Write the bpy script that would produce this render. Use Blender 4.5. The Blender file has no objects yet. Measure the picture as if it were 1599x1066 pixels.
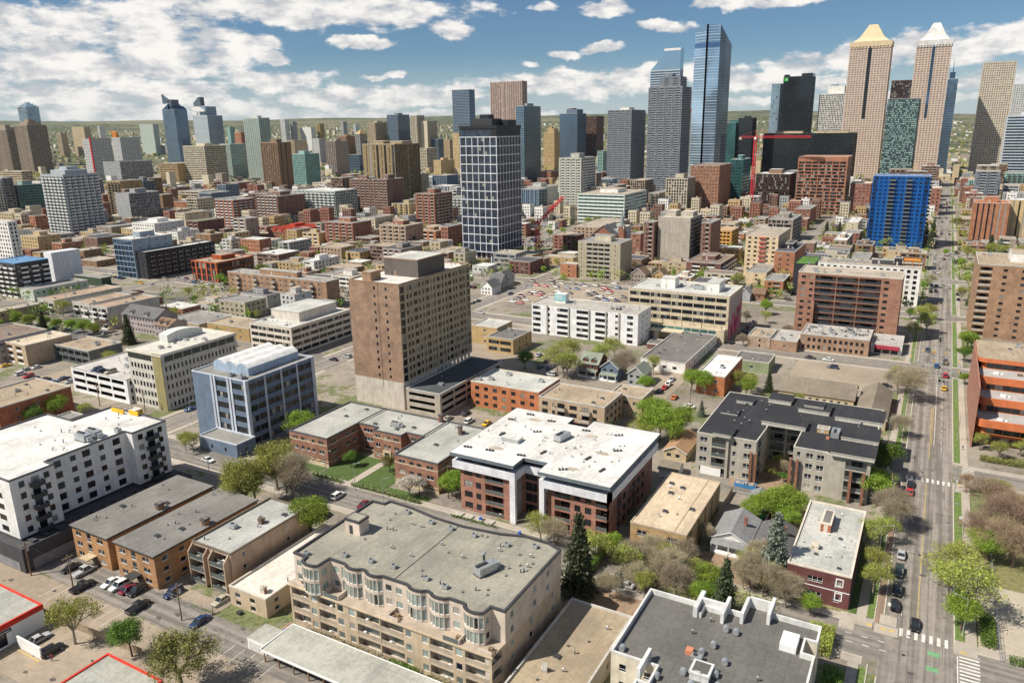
import bpy, math, random
import numpy as np
from mathutils import Matrix, Vector
D=bpy.data; SC=bpy.context.scene; COL=SC.collection
rnd=random.Random(7)
# ------------------------------------------------------------------ camera
cam=D.objects.new('camera',D.cameras.new('camera')); COL.objects.link(cam); SC.camera=cam
cam.data.sensor_width=36; cam.data.lens=26.6857; cam.data.clip_start=1; cam.data.clip_end=60000
cam.matrix_world=Matrix(((0.87432,-0.118531,0.470654,0),(0.485117,0.24345,-0.839877,0),(-0.015029,0.962644,0.270354,100),(0,0,0,1)))
SC.view_settings.view_transform='Standard'; SC.view_settings.look='None'; SC.view_settings.gamma=1
SC.view_settings.use_curve_mapping=False; SC.view_settings.exposure=0.34
SC.render.resolution_x=1024; SC.render.resolution_y=682
SUN_EL=50; SUN_AZ=47    # shadows fall 47 degrees north of east; the sun stands opposite
# ------------------------------------------------------------------ sun
sl=D.lights.new('sun','SUN'); sl.energy=5.0; sl.angle=math.radians(0.5); sl.color=(1,0.93,0.82)
sun=D.objects.new('sun',sl); COL.objects.link(sun)
sdir=Vector((-math.cos(math.radians(SUN_AZ))*math.cos(math.radians(SUN_EL)),-math.sin(math.radians(SUN_AZ))*math.cos(math.radians(SUN_EL)),math.sin(math.radians(SUN_EL))))
sun.rotation_euler=sdir.to_track_quat('Z','Y').to_euler()
SC.cycles.diffuse_bounces=3
# ------------------------------------------------------------------ node helpers
class NT:
    def __init__(s,nt): s.t=nt; s.n=nt.nodes; s.l=nt.links
    def new(s,k,**a):
        x=s.n.new(k)
        for q,v in a.items(): setattr(x,q,v)
        return x
    def put(s,sock,v):
        if isinstance(v,bpy.types.NodeSocket): s.l.new(v,sock)
        elif v is not None: sock.default_value=v
    def math(s,op,a,b=None,c=None,clamp=False):
        x=s.new('ShaderNodeMath',operation=op,use_clamp=clamp)
        for i,v in enumerate((a,b,c)): s.put(x.inputs[i],v)
        return x.outputs[0]
    def vec(s,op,a,b=None,scale=None):
        x=s.new('ShaderNodeVectorMath',operation=op); s.put(x.inputs[0],a)
        if b is not None: s.put(x.inputs[1],b)
        if scale is not None: s.put(x.inputs['Scale'],scale)
        return x.outputs['Value'] if op in('LENGTH','DOT_PRODUCT') else x.outputs[0]
    def noise(s,v,scale,detail=3,rough=.55,dim='3D',out='Fac'):
        x=s.new('ShaderNodeTexNoise',noise_dimensions=dim); s.put(x.inputs['Vector'],v)
        x.inputs['Scale'].default_value=scale; x.inputs['Detail'].default_value=detail; x.inputs['Roughness'].default_value=rough
        return x.outputs[out]
    def mix(s,f,a,b,blend='MIX'):
        x=s.new('ShaderNodeMix',data_type='RGBA',blend_type=blend)
        s.put(x.inputs[0],f); s.put(x.inputs[6],a if isinstance(a,bpy.types.NodeSocket) else (*a,1)); s.put(x.inputs[7],b if isinstance(b,bpy.types.NodeSocket) else (*b,1))
        return x.outputs[2]
    def ramp(s,v,a,b,lo=0,hi=1,smooth=True):
        x=s.new('ShaderNodeMapRange',interpolation_type='SMOOTHSTEP' if smooth else 'LINEAR'); s.put(x.inputs[0],v)
        x.inputs[1].default_value=a; x.inputs[2].default_value=b; x.inputs[3].default_value=lo; x.inputs[4].default_value=hi
        return x.outputs[0]
# ------------------------------------------------------------------ world: physical sky with a broken layer of clouds
W=D.worlds.new('World'); SC.world=W; W.use_nodes=True
t=NT(W.node_tree); t.n.clear()
sky=t.new('ShaderNodeTexSky',sky_type='NISHITA'); sky.sun_disc=False
sky.sun_elevation=math.radians(SUN_EL); sky.sun_rotation=math.atan2(sdir.x,sdir.y)
sky.altitude=1000; sky.air_density=1.0; sky.dust_density=0.6; sky.ozone_density=2.2
co=t.new('ShaderNodeTexCoord').outputs['Generated']
sp=t.new('ShaderNodeSeparateXYZ'); t.put(sp.inputs[0],co)
az=t.math('MULTIPLY',t.math('ARCTAN2',sp.outputs[0],sp.outputs[1]),57.2958)
az=t.math('ADD',az,29.266)                       # degrees right of the view's heading
az=t.math('SUBTRACT',az,t.math('MULTIPLY',t.math('FLOOR',t.math('DIVIDE',t.math('ADD',az,180),360)),360))
el=t.math('MULTIPLY',t.math('ARCSINE',sp.outputs[2]),57.2958)
uv=t.new('ShaderNodeCombineXYZ'); t.put(uv.inputs[0],az); t.put(uv.inputs[1],el); uv=uv.outputs[0]
warp=t.vec('SCALE',t.vec('SUBTRACT',t.noise(uv,.35,4,.6,out='Color'),(.5,.5,.5)),scale=1.6)
uw=t.vec('ADD',uv,warp)
acc=None
for a_,e_,rx,ry in [(-26.79, 5.8, 11.86, 2.61), (-13.64, 8.01, 13.08, 1.49), (-30.94, 3.46, 7.72, 2.22), (-23.29, 4.36, 7.68, 1.56), (-17.39, 5.72, 2.26, 0.8), (-16.23, 4.85, 1.67, 0.49), (-10.06, 5.92, 2.72, 0.62), (-4.04, 6.74, 1.88, 0.82), (-8.75, 3.7, 2.01, 0.3), (-16.17, 3.29, 4.01, 1.08), (-26.16, 2.57, 9.62, 1.25), (-11.07, 2.26, 6.65, 1.03), (-5.21, 2.29, 5.02, 0.87), (-23.68, 1.37, 12.8, 0.81), (2.84, 8.16, 1.34, 0.44), (6.84, 7.73, 1.98, 0.64), (10.59, 6.59, 2.39, 0.45), (4.06, 4.95, 1.45, 0.38), (6.57, 5.31, 1.48, 0.46), (1.61, 4.44, 0.82, 0.34), (16.86, 7.86, 6.13, 0.5), (6.25, 2.98, 10.42, 1.12), (12.9, 3.46, 5.21, 0.92), (21.58, 3.89, 5.12, 0.95), (27.53, 4.33, 6.42, 1.36), (32.21, 4.77, 2.27, 1.07), (18.86, 2.86, 7.38, 0.82), (22.19, 1.53, 10.28, 0.49), (31.54, 2.57, 3.33, 0.82), (-7.09, 1.0, 13.69, 0.53)]:
    q=t.vec('MULTIPLY',t.vec('SUBTRACT',uw,(a_,e_,0)),(1/rx,1/ry,0))
    d=t.math('SUBTRACT',1,t.vec('LENGTH',q))
    acc=d if acc is None else t.math('MAXIMUM',acc,d)
# beyond the picture the same broken layer goes on all round
st=t.vec('MULTIPLY',uv,(.05,.16,1))
gen=t.math('SUBTRACT',t.noise(st,1.0,3,.5),.5)
gen=t.math('MULTIPLY',gen,2.2)
outside=t.math('MAXIMUM',t.ramp(t.math('ABSOLUTE',az),33,42),t.ramp(el,9,13))
gen=t.math('SUBTRACT',t.math('MULTIPLY',outside,t.math('ADD',gen,1)),1)
acc=t.math('MAXIMUM',acc,gen)
st2=t.vec('MULTIPLY',uv,(1,2.3,1))
fn=t.noise(st2,.36,6,.6)
dens=t.math('ADD',t.math('MINIMUM',acc,.44),t.math('MULTIPLY',t.math('SUBTRACT',fn,.5),1.9))
mask=t.ramp(dens,.02,.42)
# undersides greyer: compare with the density a little higher up
up=t.noise(t.vec('ADD',st2,(0.3,-1.1,0)),.42,4,.6)
lit=t.ramp(t.math('ADD',t.math('SUBTRACT',fn,up),t.math('MULTIPLY',dens,-.10)),-.22,.12)
ccol=t.mix(lit,(9.2,9.4,9.8),(16,15.4,14.6))
lowhaze=t.ramp(el,-.5,5.5,.7,0)
skyc=t.mix(1,sky.outputs[0],(.82,1.04,1.2),'MULTIPLY')
base=t.mix(lowhaze,skyc,(9.4,10.6,11.2))
fin=t.mix(t.math('MULTIPLY',mask,t.ramp(el,-.3,3,.55,.96)),base,ccol)
bg=t.new('ShaderNodeBackground'); t.put(bg.inputs[0],fin); bg.inputs[1].default_value=0.05
wo=t.new('ShaderNodeOutputWorld'); t.l.new(bg.outputs[0],wo.inputs[0])
# ------------------------------------------------------------------ materials
MATS={}
def mat(name,rgb,rough=.85,var=.13,scale=.35,kind='stucco',metal=0,spec=.4):
    if name in MATS: return MATS[name]
    m=D.materials.new(name); m.use_nodes=True; t=NT(m.node_tree); b=t.n['Principled BSDF']
    pos=t.new('ShaderNodeNewGeometry').outputs['Position']
    c=tuple(rgb)
    b.inputs['Roughness'].default_value=rough; b.inputs['Metallic'].default_value=metal
    b.inputs['Specular IOR Level'].default_value=spec
    dk=tuple(v*(1-var*1.6) for v in c); lt=tuple(min(1,v*(1+var)) for v in c)
    if kind=='plain':
        b.inputs['Base Color'].default_value=(*c,1)
    elif kind=='stucco':
        f=t.math('ADD',t.math('MULTIPLY',t.noise(pos,scale,4,.6),.6),t.math('MULTIPLY',t.noise(t.vec('MULTIPLY',pos,(1.4,1.4,.12)),.8,3,.6),.4))
        t.put(b.inputs['Base Color'],t.mix(t.ramp(f,.32,.68),dk,lt))
    elif kind=='brick':
        s=t.new('ShaderNodeSeparateXYZ'); t.put(s.inputs[0],pos)
        cv=t.new('ShaderNodeCombineXYZ'); t.put(cv.inputs[0],t.math('ADD',s.outputs[0],s.outputs[1])); t.put(cv.inputs[1],s.outputs[2])
        br=t.new('ShaderNodeTexBrick'); t.put(br.inputs['Vector'],cv.outputs[0]); br.inputs['Scale'].default_value=1
        br.inputs['Brick Width'].default_value=.6; br.inputs['Row Height'].default_value=.2; br.inputs['Mortar Size'].default_value=.018
        br.inputs['Color1'].default_value=(*[v*.78 for v in c],1); br.inputs['Color2'].default_value=(*[min(1,v*1.22) for v in c],1); br.inputs['Mortar'].default_value=(*[min(1,v*.6+.12) for v in c],1)
        f=t.ramp(t.noise(pos,scale,4,.6),.3,.7,.78,1.15)
        t.put(b.inputs['Base Color'],t.mix(1,br.outputs[0],t.new('ShaderNodeCombineXYZ').outputs[0],'MIX') if 0 else t.vec('SCALE',br.outputs[0],scale=f))
    elif kind=='roof':
        s=t.new('ShaderNodeSeparateXYZ'); t.put(s.inputs[0],pos)
        f=t.math('ADD',t.math('MULTIPLY',t.noise(pos,.09,5,.62),.55),t.math('MULTIPLY',t.noise(pos,1.2,4,.7),.45))
        colr=t.mix(t.ramp(f,.35,.65),dk,lt)
        st=t.ramp(t.noise(t.vec('MULTIPLY',pos,(1,.4,1)),.22,5,.65),.50,.68,0,.62)
        colr=t.mix(st,colr,tuple(v*.55+.03 for v in c))
        seam=t.math('LESS_THAN',t.math('FRACT',t.math('DIVIDE',s.outputs[0],1.9)),.06)
        colr=t.mix(t.math('MULTIPLY',seam,t.ramp(t.noise(pos,.4,3,.6),.35,.6,.1,.5)),colr,tuple(v*.45 for v in c))
        seam2=t.math('LESS_THAN',t.math('FRACT',t.math('DIVIDE',s.outputs[1],9.3)),.012)
        colr=t.mix(t.math('MULTIPLY',seam2,.35),colr,tuple(v*.4 for v in c))
        t.put(b.inputs['Base Color'],colr)
    elif kind=='ground':
        f=t.math('ADD',t.math('MULTIPLY',t.noise(pos,.03,5,.65),.6),t.math('MULTIPLY',t.noise(pos,.7,5,.7),.4))
        colr=t.mix(t.ramp(f,.36,.64),dk,lt)
        st=t.ramp(t.noise(t.vec('MULTIPLY',pos,(1,.35,1)),.25,4,.6),.56,.70,0,.35)
        colr=t.mix(st,colr,tuple(v*.6 for v in c))
        cr=t.new('ShaderNodeTexVoronoi',feature='DISTANCE_TO_EDGE'); t.put(cr.inputs['Vector'],t.vec('ADD',pos,t.vec('SCALE',t.noise(pos,.5,3,.6,out='Color'),scale=2.5))); cr.inputs['Scale'].default_value=.16
        colr=t.mix(t.ramp(cr.outputs['Distance'],0,.012,.45,0),colr,tuple(v*.45 for v in c))
        if name=='city_ground':
            gn=t.math('ADD',t.math('MULTIPLY',t.noise(pos,.035,4,.6),.7),t.math('MULTIPLY',t.noise(pos,.3,4,.7),.3))
            colr=t.mix(t.ramp(gn,.52,.56,0,.9),colr,t.mix(t.ramp(t.noise(pos,.8,3,.7),.35,.65),(.07,.10,.03),(.17,.19,.07)))
            colr=t.mix(t.ramp(gn,.40,.44,.6,0),colr,(.17,.155,.14))
        t.put(b.inputs['Base Color'],colr)
    elif kind=='wear':   # asphalt worn along the direction of travel (y) or (x)
        ax=(1.1,.02,1) if scale>0 else (.02,1.1,1)
        f=t.math('ADD',t.math('MULTIPLY',t.noise(t.vec('MULTIPLY',pos,ax),.7,3,.5),.65),t.math('MULTIPLY',t.noise(pos,.35,5,.7),.35))
        colr=t.mix(t.ramp(f,.38,.62),dk,lt)
        pt=t.ramp(t.noise(pos,.11,2,.4),.58,.6,0,.25)
        colr=t.mix(pt,colr,tuple(v*.72 for v in c))
        cr=t.new('ShaderNodeTexVoronoi',feature='DISTANCE_TO_EDGE'); t.put(cr.inputs['Vector'],t.vec('ADD',pos,t.vec('SCALE',t.noise(pos,.4,3,.6,out='Color'),scale=3))); cr.inputs['Scale'].default_value=.13
        colr=t.mix(t.ramp(cr.outputs['Distance'],0,.012,.5,0),colr,tuple(v*.4 for v in c))
        t.put(b.inputs['Base Color'],colr)
    elif kind=='leaf':
        oi=t.new('ShaderNodeObjectInfo')
        f=t.noise(pos,.9,2,.6)
        colr=t.mix(t.ramp(f,.3,.7),dk,lt)
        hs=t.new('ShaderNodeHueSaturation'); t.put(hs.inputs['Hue'],t.math('ADD',.487,t.math('MULTIPLY',oi.outputs['Random'],.026))); t.put(hs.inputs['Value'],t.math('ADD',.82,t.math('MULTIPLY',oi.outputs['Random'],.36))); t.put(hs.inputs['Color'],colr)
        t.put(b.inputs['Base Color'],hs.outputs[0]); b.inputs['Roughness'].default_value=.6
        tr=t.new('ShaderNodeBsdfTranslucent'); t.put(tr.inputs[0],hs.outputs[0]); mx=t.new('ShaderNodeMixShader'); mx.inputs[0].default_value=.25
        t.l.new(b.outputs[0],mx.inputs[1]); t.l.new(tr.outputs[0],mx.inputs[2]); t.l.new(mx.outputs[0],t.n['Material Output'].inputs[0])
    elif kind=='glass':
        f=t.noise(t.vec('MULTIPLY',pos,(1,1,.9)),.22 if not metal else .018,3 if not metal else 1,.6)
        k=.4 if not metal else .22
        t.put(b.inputs['Base Color'],t.mix(t.ramp(f,.4,.6),tuple(v*(1-k) for v in c),tuple(v*(1+k) for v in c)))
        if metal: return MATS.setdefault(name,m)
        # old panes are never quite flat
        bp=t.new('ShaderNodeBump'); bp.inputs['Strength'].default_value=.06; bp.inputs['Distance'].default_value=1
        t.put(bp.inputs['Height'],t.noise(pos,.5,2,.5)); t.l.new(bp.outputs[0],b.inputs['Normal'])
    MATS[name]=m; return m
WALL=dict(
 taupe=(.34,.28,.22),skyblue=(.42,.5,.55),mist=(.55,.56,.55),greyw=(.36,.37,.37),tan=(.47,.35,.2),cream=(.6,.54,.42),navyglass=(.24,.31,.37),whiteblue=(.55,.6,.62),palegreen=(.52,.57,.52),
 greyblue=(.42,.46,.49),ochre=(.42,.3,.16),beige=(.52,.43,.3),white=(.74,.73,.7),charcoal=(.07,.07,.075),yellow=(.55,.43,.26),greybrown=(.33,.28,.24),brown=(.26,.17,.11),
 darkgreen=(.05,.08,.05),bluegrey=(.3,.36,.41),blackm=(.03,.032,.038),redcol=(.33,.09,.04),teal=(.3,.44,.4),steel=(.2,.24,.28),olive=(.3,.235,.14),palemint=(.52,.6,.56),pink=(.55,.42,.36),
 slateblue=(.15,.2,.25),darkbrown=(.12,.07,.05),palestone=(.48,.48,.42),slate=(.2,.22,.25),whitegreen=(.7,.73,.68),concrete=(.46,.42,.36),plywood=(.6,.35,.14),creamy=(.66,.54,.38),stone=(.42,.38,.29),
 whiteh=(.76,.76,.76),creamo=(.57,.5,.38),pinktower=(.6,.49,.41),blackglass=(.035,.04,.045),darkteal=(.07,.11,.11),tanst=(.6,.5,.35),bluerib=(.62,.66,.68),blue=(.015,.1,.31),officew=(.62,.6,.54),
 whitep=(.78,.78,.78),creamw=(.68,.62,.55),bluewall=(.16,.205,.27),tanst2=(.48,.38,.28),brownroof=(.56,.53,.49),dgreyst=(.16,.17,.17),mauve=(.42,.37,.37),grey2=(.3,.3,.28),yellowp=(.75,.45,.03),
 green2=(.28,.32,.2),tealdark=(.06,.17,.17),)
BRICK=dict(orangebrick=(.42,.17,.08),darkbrick=(.17,.07,.05),brick=(.3,.12,.075),brownbrick=(.22,.12,.085),beigebrick=(.42,.3,.21),orangebrown=(.33,.16,.09),orangeo=(.4,.16,.08),brickt=(.33,.205,.13),
 orangeb=(.5,.17,.06),brown2=(.36,.21,.12),redst=(.4,.12,.05),shopbrick=(.36,.22,.14),brick9=(.33,.16,.1),brownapt=(.42,.22,.09),ubrick=(.3,.14,.085),maroon=(.13,.03,.025),tanbr=(.44,.29,.13),panelbrown=(.2,.09,.05),redb2=(.36,.165,.11),accbrown=(.24,.1,.05))
def wm(n):
    if n in BRICK: return mat('brick_'+n,[v*.92 for v in BRICK[n]],.9,.15,.3,'brick')
    c=WALL[n]; g=sum(c)/3; c=[max(0,(g+(v-g)*1.2))*(.9 if g<.7 else 1) for v in c]
    return mat('wall_'+n,c,.3 if 'glass' in n else .8,.12,.3)
ROOF=dict(grey=(.27,.26,.24),dark=(.09,.09,.1),redr=(.45,.05,.03),tanr=(.38,.3,.21),cream=(.56,.5,.4),white=(.62,.61,.58),brownr=(.23,.17,.13),beige=(.4,.345,.27),bluer=(.13,.25,.42),greenr=(.2,.22,.12),teal=(.25,.38,.35),
 gold=(.55,.38,.15),brick=(.3,.12,.075),pink=(.55,.42,.36),tan=(.47,.35,.2),orangebrick=(.42,.17,.08),plywood=(.5,.32,.16),whiteg=(.5,.5,.46),hotelr=(.4,.38,.34),goldp=(.6,.5,.33),tanst=(.52,.42,.27),greyw=(.36,.37,.37),
 blue=(.03,.16,.5),turf=(.09,.2,.03),taupr=(.42,.36,.29),parkroof=(.5,.47,.44),terr=(.26,.25,.23),darkroof=(.07,.08,.085),greyp=(.33,.31,.28),whiter=(.78,.74,.7),dkgrey=(.17,.16,.15),grey2r=(.42,.4,.37),creamr=(.62,.52,.38),brownroofr=(.38,.28,.2),
 membrane=(.66,.645,.61),aptgrey=(.2,.19,.175),balgrey=(.42,.42,.39),terrace=(.3,.285,.23),black=(.03,.03,.034),tan2=(.6,.48,.34),brgrey=(.135,.13,.12),tanflat=(.36,.29,.2),ugrey=(.4,.4,.36),lowwhite=(.72,.66,.58),maroonr=(.47,.47,.43),metalgrey=(.38,.38,.33),blackroof=(.1,.1,.11),redroof=(.5,.06,.03),shingle=(.25,.25,.25),brownshingle=(.2,.13,.08),tanshingle=(.22,.185,.14),slater=(.13,.13,.13))
def rm(n): return mat('roof_'+n,ROOF[n],.85,.16,.3,'roof')
G_DARK=mat('window_glass_dark',(.009,.012,.017),.12,kind='glass',spec=.6)
G_MID=mat('window_glass_grey',(.035,.048,.056),.12,kind='glass',spec=.6)
G_BLIND=mat('window_blind',(.3,.29,.26),.25,kind='plain',spec=.6)
G_BLUE=mat('tower_glass_blue',(.08,.14,.22),.08,kind='glass',metal=.75)
G_TEAL=mat('tower_glass_teal',(.08,.2,.2),.08,kind='glass',metal=.6)
G_SKY=mat('tower_glass_pale',(.32,.42,.5),.1,kind='glass',metal=.75)
G_BLACK=mat('tower_glass_black',(.035,.045,.05),.08,kind='glass',metal=.55)
G_BGLASS=mat('cobalt_glass',(.01,.06,.2),.1,kind='glass',metal=.4)
M_DOOR=mat('dark_interior',(.03,.028,.026),.7,kind='plain')
M_WHITE=mat('white_paint',(.78,.78,.76),.5,.05,.5)
M_FRAME=mat('dark_frame',(.035,.036,.04),.4,kind='plain')
M_METAL=mat('galvanised_metal',(.45,.47,.48),.4,.12,1.2,metal=.5)
M_RAIL=mat('glass_railing',(.09,.11,.11),.15,kind='plain',spec=.7)
M_CONC=mat('concrete_grey',(.42,.39,.34),.85,.12,.5)
M_DARKM=mat('dark_metal',(.045,.047,.05),.5,kind='plain')
# ------------------------------------------------------------------ mesh builder
class MB:
    def __init__(s): s.v=[]; s.f=[]; s.m=[]
    def quad(s,a,b,c,d,m=0):
        i=len(s.v); s.v+=[a,b,c,d]; s.f.append((i,i+1,i+2,i+3)); s.m.append(m)
    def poly(s,pts,m=0):
        i=len(s.v); s.v+=pts; s.f.append(tuple(range(i,i+len(pts)))); s.m.append(m)
    def box(s,x0,y0,z0,x1,y1,z1,m=0,top=None,bottom=True):
        i=len(s.v); s.v+=[(x0,y0,z0),(x1,y0,z0),(x1,y1,z0),(x0,y1,z0),(x0,y0,z1),(x1,y0,z1),(x1,y1,z1),(x0,y1,z1)]
        F=[(0,1,5,4),(1,2,6,5),(2,3,7,6),(3,0,4,7),(4,5,6,7)]+([(3,2,1,0)] if bottom else [])
        s.f+=[tuple(i+q for q in f) for f in F]; s.m+=[m]*4+[m if top is None else top]+([m] if bottom else [])
    def obox(s,c,u,n,hu,hn,z0,z1,m=0):   # box centred at c (x,y), half sizes along unit u and n
        P=[(c[0]+a*hu*u[0]+b*hn*n[0],c[1]+a*hu*u[1]+b*hn*n[1]) for a,b in((-1,-1),(1,-1),(1,1),(-1,1))]
        i=len(s.v); s.v+=[(*p,z0) for p in P]+[(*p,z1) for p in P]
        s.f+=[tuple(i+q for q in f) for f in((0,1,5,4),(1,2,6,5),(2,3,7,6),(3,0,4,7),(4,5,6,7),(3,2,1,0))]; s.m+=[m]*6
    def tube(s,p,q,r0,r1,k=6,m=0,cap=True):
        p=Vector(p);q=Vector(q);d=(q-p); 
        if d.length<1e-6: return
        d.normalize(); a=d.orthogonal().normalized(); b=d.cross(a); i=len(s.v)
        for c,r in((p,r0),(q,r1)):
            for j in range(k):
                w=6.28318*j/k; s.v.append(tuple(c+a*(r*math.cos(w))+b*(r*math.sin(w))))
        for j in range(k):
            l=(j+1)%k; s.f.append((i+j,i+l,i+k+l,i+k+j)); s.m.append(m)
        if cap: s.f.append(tuple(i+k+j for j in range(k))); s.m.append(m); s.f.append(tuple(i+k-1-j for j in range(k))); s.m.append(m)
    def mesh(s,name,mats,off=(0,0,0)):
        me=D.meshes.new(name); v=s.v
        if off!=(0,0,0): v=[(a-off[0],b-off[1],c-off[2]) for a,b,c in v]
        me.from_pydata(v,[],s.f)
        for m in mats: me.materials.append(m)
        if len(mats)>1: me.polygons.foreach_set('material_index',s.m)
        me.update(); return me
def link(name,me,parent=None,loc=(0,0,0),rz=0,**tags):
    o=D.objects.new(name,me); COL.objects.link(o); o.location=loc
    if rz: o.rotation_euler=(0,0,rz)
    if parent: o.parent=parent
    for k,v in tags.items(): o[k]=v
    return o
THINGS=[]
def thing(name,label,cat,loc,rz=0,group=None,me=None):
    o=D.objects.new(name,me); COL.objects.link(o); o.location=loc; o.rotation_euler=(0,0,rz)
    o['label']=label; o['category']=cat
    if group: o['group']=group
    THINGS.append(o); return o
def struct(name,mb,mats,kind='structure',label=None,off=(0,0,0)):
    o=link(name,mb.mesh(name,mats,off)); o['kind']=kind
    if label: o['label']=label
    return o
# ------------------------------------------------------------------ facades
PAT=dict(
 blank='p5', few='p3|p3 w1.2x1.3 p3.4|p2', win='p.8|p1 w1.7x1.45 p1|p.8', win2='p.8|p.9 w2.4x1.6 p.9|p.8', smallwin='p1|p1 w1.2x1.9 p.3 w1.2x1.9 p1|p1',slS='p.6|p.8 w1.3x1.5 p.8 w1.3x1.5 p.5 b3 p.2 b3 p.5|p.8 w1.3x1.5 p1',slE='p.5|p.5 g2.2 p.4 B1.4 p.7|p.5',bandw='p.3|h4 p.3|p.3', winw='p1.4|p1.3 w1.2x1.6 p1.6|p1.2',
 winv='p1|p1.4 v1.3 p1.4|p1', rib='p.8|r5 p.35|p.8', ribd='p.5|r8 p.3|p.5', ribs='p.2|p6|p.2', bal='p1.2|p1 w1.5x1.4 p.8 b3.4 p.6|p1', balw='p1|b4 p2.4|p.6', balB='p.6|p.6 w1.6x1.6 p.5 B2.6 p.8|p.6',
 strip='p.6|p1.1 v1.4 p.8 g1.5 p.6|p.6', stripe1='p6|v2.2 p9|p3', glz='p.25|g1.5 p.14|p.25', grid='p.4|p.35 t2.1 p.45|p.4', dgrid='p.4|p.3 t1.3 p.3|p.4', bandg='p.3|g4 p.25|p.3', ribg='p.5|r6 p.12|p.5', ribb='p.2|h9|p1.5',
 ribo='p1|h6.4 p.9|p.6', ribc='p.6|h5 p.8|p.6', slab='p1.5|p4 g1.2 p3 v3.2|p1',vertw='q1.4|p.25 w1.7x1.8 p.25 q1.5|p.3', vert='p.8|h2.2 q1.3|p.4', open='p.8|o2.2 p.9|p.8', navywin='p.8|p.7 w1.9x1.9 p1|p.7', column='p.4|g3.6 q1.2|p.4', check='p.6|w1.5x1.6 p.9 w1.5x1.6 p.7|p.5',
 gridw='p.4|g1.5 p.2|p.4', bluewin='p.5 g2.2 p1 w1.4x1.6 p1 w1.4x1.6 p1.2 B2.6 p1.2 w1.3x1.6 p.9 w1.3x1.6 p1.2 B2.6 p1.2 w1.4x1.6 p1 w1.4x1.6 p1 g2.2 p.5',
 cbal='p2 w.5x1.3 p3.2 b3.4 p.4 b3.4 p.4 b3.4 p.4 b3.4 p3.2 w.5x1.3 p3', slits='p4|w.5x1 p7|p3', cbalw='p3 b4 p.5 w2.6x1.6 p.5 b4 p3', hotel='p.8 r4.6 p4 w1.6x1.3 p4.2 r7 p4.3 r7 p3.6 r7 p4 w1.8x1.3 p4.6 r3.2 p2.6',
 nine='p1.6 w1.8x1.3 p1.9 w1.5x1.2 p.8 b9 p.35 b9 p.35 b9 p1.3 w1.9x1.3 p2.2 w.001x1 p3', offS='p.5|p.8 s.8 p.5 s.8 p.5 s.8 p.5 s.8 p.5 s.8 p.5 s.8 p.5 s.8 p.5|q5', offE='p.6|p.5 s.8 p.45|p.6',
 blueS='p9|q1 p.6 q1 r6|q1', blueE='q.8|r3.2 p.3 r3.2 q.7|q.8', bt_s='p11.5 w.9x1.2 p4.4 w.9x1.2 p5.5', bt_e='p.5 t2.4 p1.2|w1.1x1.7 p1 w1.2x1.7 p1.1 w2.2x1.7 p1 |w1.2x1.7 p1.2 t2.2 p.5', park='p1.2|k7.6 p.8|p1.2', winbal='p1.5 w2.4x1.5 p1.8 w1.2x1.5 p1 B3 p2 w3x1.6 p2 B3 p1.4 w1.6x1.4 p3',
 flatS='p1.2 B3.6 p1 w1.6x1.3 p.8 B3.6 p1', brickwin='p3|w1.5x1.3 p3.4 B2.4 p3.4 w1.5x1.3 p3.2|p2', dorm='p.6|b4.4 p.4|p.6', shop2='p1|w1.2x1.7 p1|p1', awn='p1.5|t2.6 p.5|p1', shopw='p1|w2x1.2 p3|p1', tanbr='p1 b5 p1.2|p3 w1.6x1.3 p2.4|p1',
)
def parse(pat,W):
    def tk(s):
        o=[]
        for w in s.split():
            k=w[0]; a=w[1:].split('x'); o.append((k,float(a[0]),float(a[1]) if len(a)>1 else 1.45))
        return o
    P=pat.split('|')
    if len(P)==1:
        T=tk(P[0]); s=W/sum(q[1] for q in T); return [(k,w*s,h) for k,w,h in T]
    L,Mi,R=tk(P[0]),tk(P[1]),tk(P[2]); wl=sum(q[1] for q in L); wr=sum(q[1] for q in R); wm_=sum(q[1] for q in Mi)
    if W<wl+wr+wm_*.55: return [('p',W,1)] if W<2.2 else [(k,w*W/wm_,h) for k,w,h in Mi]
    n=max(1,round((W-wl-wr)/wm_)); s=(W-wl-wr)/(n*wm_)
    return L+[(k,w*s,h) for _ in range(n) for k,w,h in Mi]+R
class Bd: pass
_wm={}
def win_meshes(w,h,fm,gl,style):
    key=(round(w,1),round(h,1),fm.name,gl.name,style)
    if key in _wm: return _wm[key]
    w=key[0];h=key[1]
    a=MB(); f=.07; y0,y1=-.03,.06
    a.box(-w/2,y0,0,w/2,y1,f); a.box(-w/2,y0,h-f,w/2,y1,h); a.box(-w/2,y0,f,-w/2+f,y1,h-f); a.box(w/2-f,y0,f,w/2,y1,h-f)
    if style=='sill': a.box(-w/2-.1,-.12,-.1,w/2+.1,-.031,0)
    n=max(1,round(w/1.1)) if style!='none' else 1
    for i in range(1,n): x=-w/2+w*i/n; a.box(x-.035,y0+.004,f,x+.035,y1-.004,h-f)
    if style in('sash','sill') and h>1.2 and n>=1: a.box(-w/2+f,y0+.006,h*.32,w/2-f,y1-.006,h*.32+.06)
    b=MB(); b.box(-w/2+f,0.012,f,w/2-f,.03,h-f)
    _wm[key]=(a.mesh('window',[fm]),b.mesh('pane',[gl])); return _wm[key]
def pick_glass(g=None,gp=.85):
    r=rnd.random()
    if g is not None: return g if r<gp else (G_DARK if r<.93 else G_BLIND)
    return G_DARK if r<.74 else (G_MID if r<.89 else G_BLIND)
GI={0:0}
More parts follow.
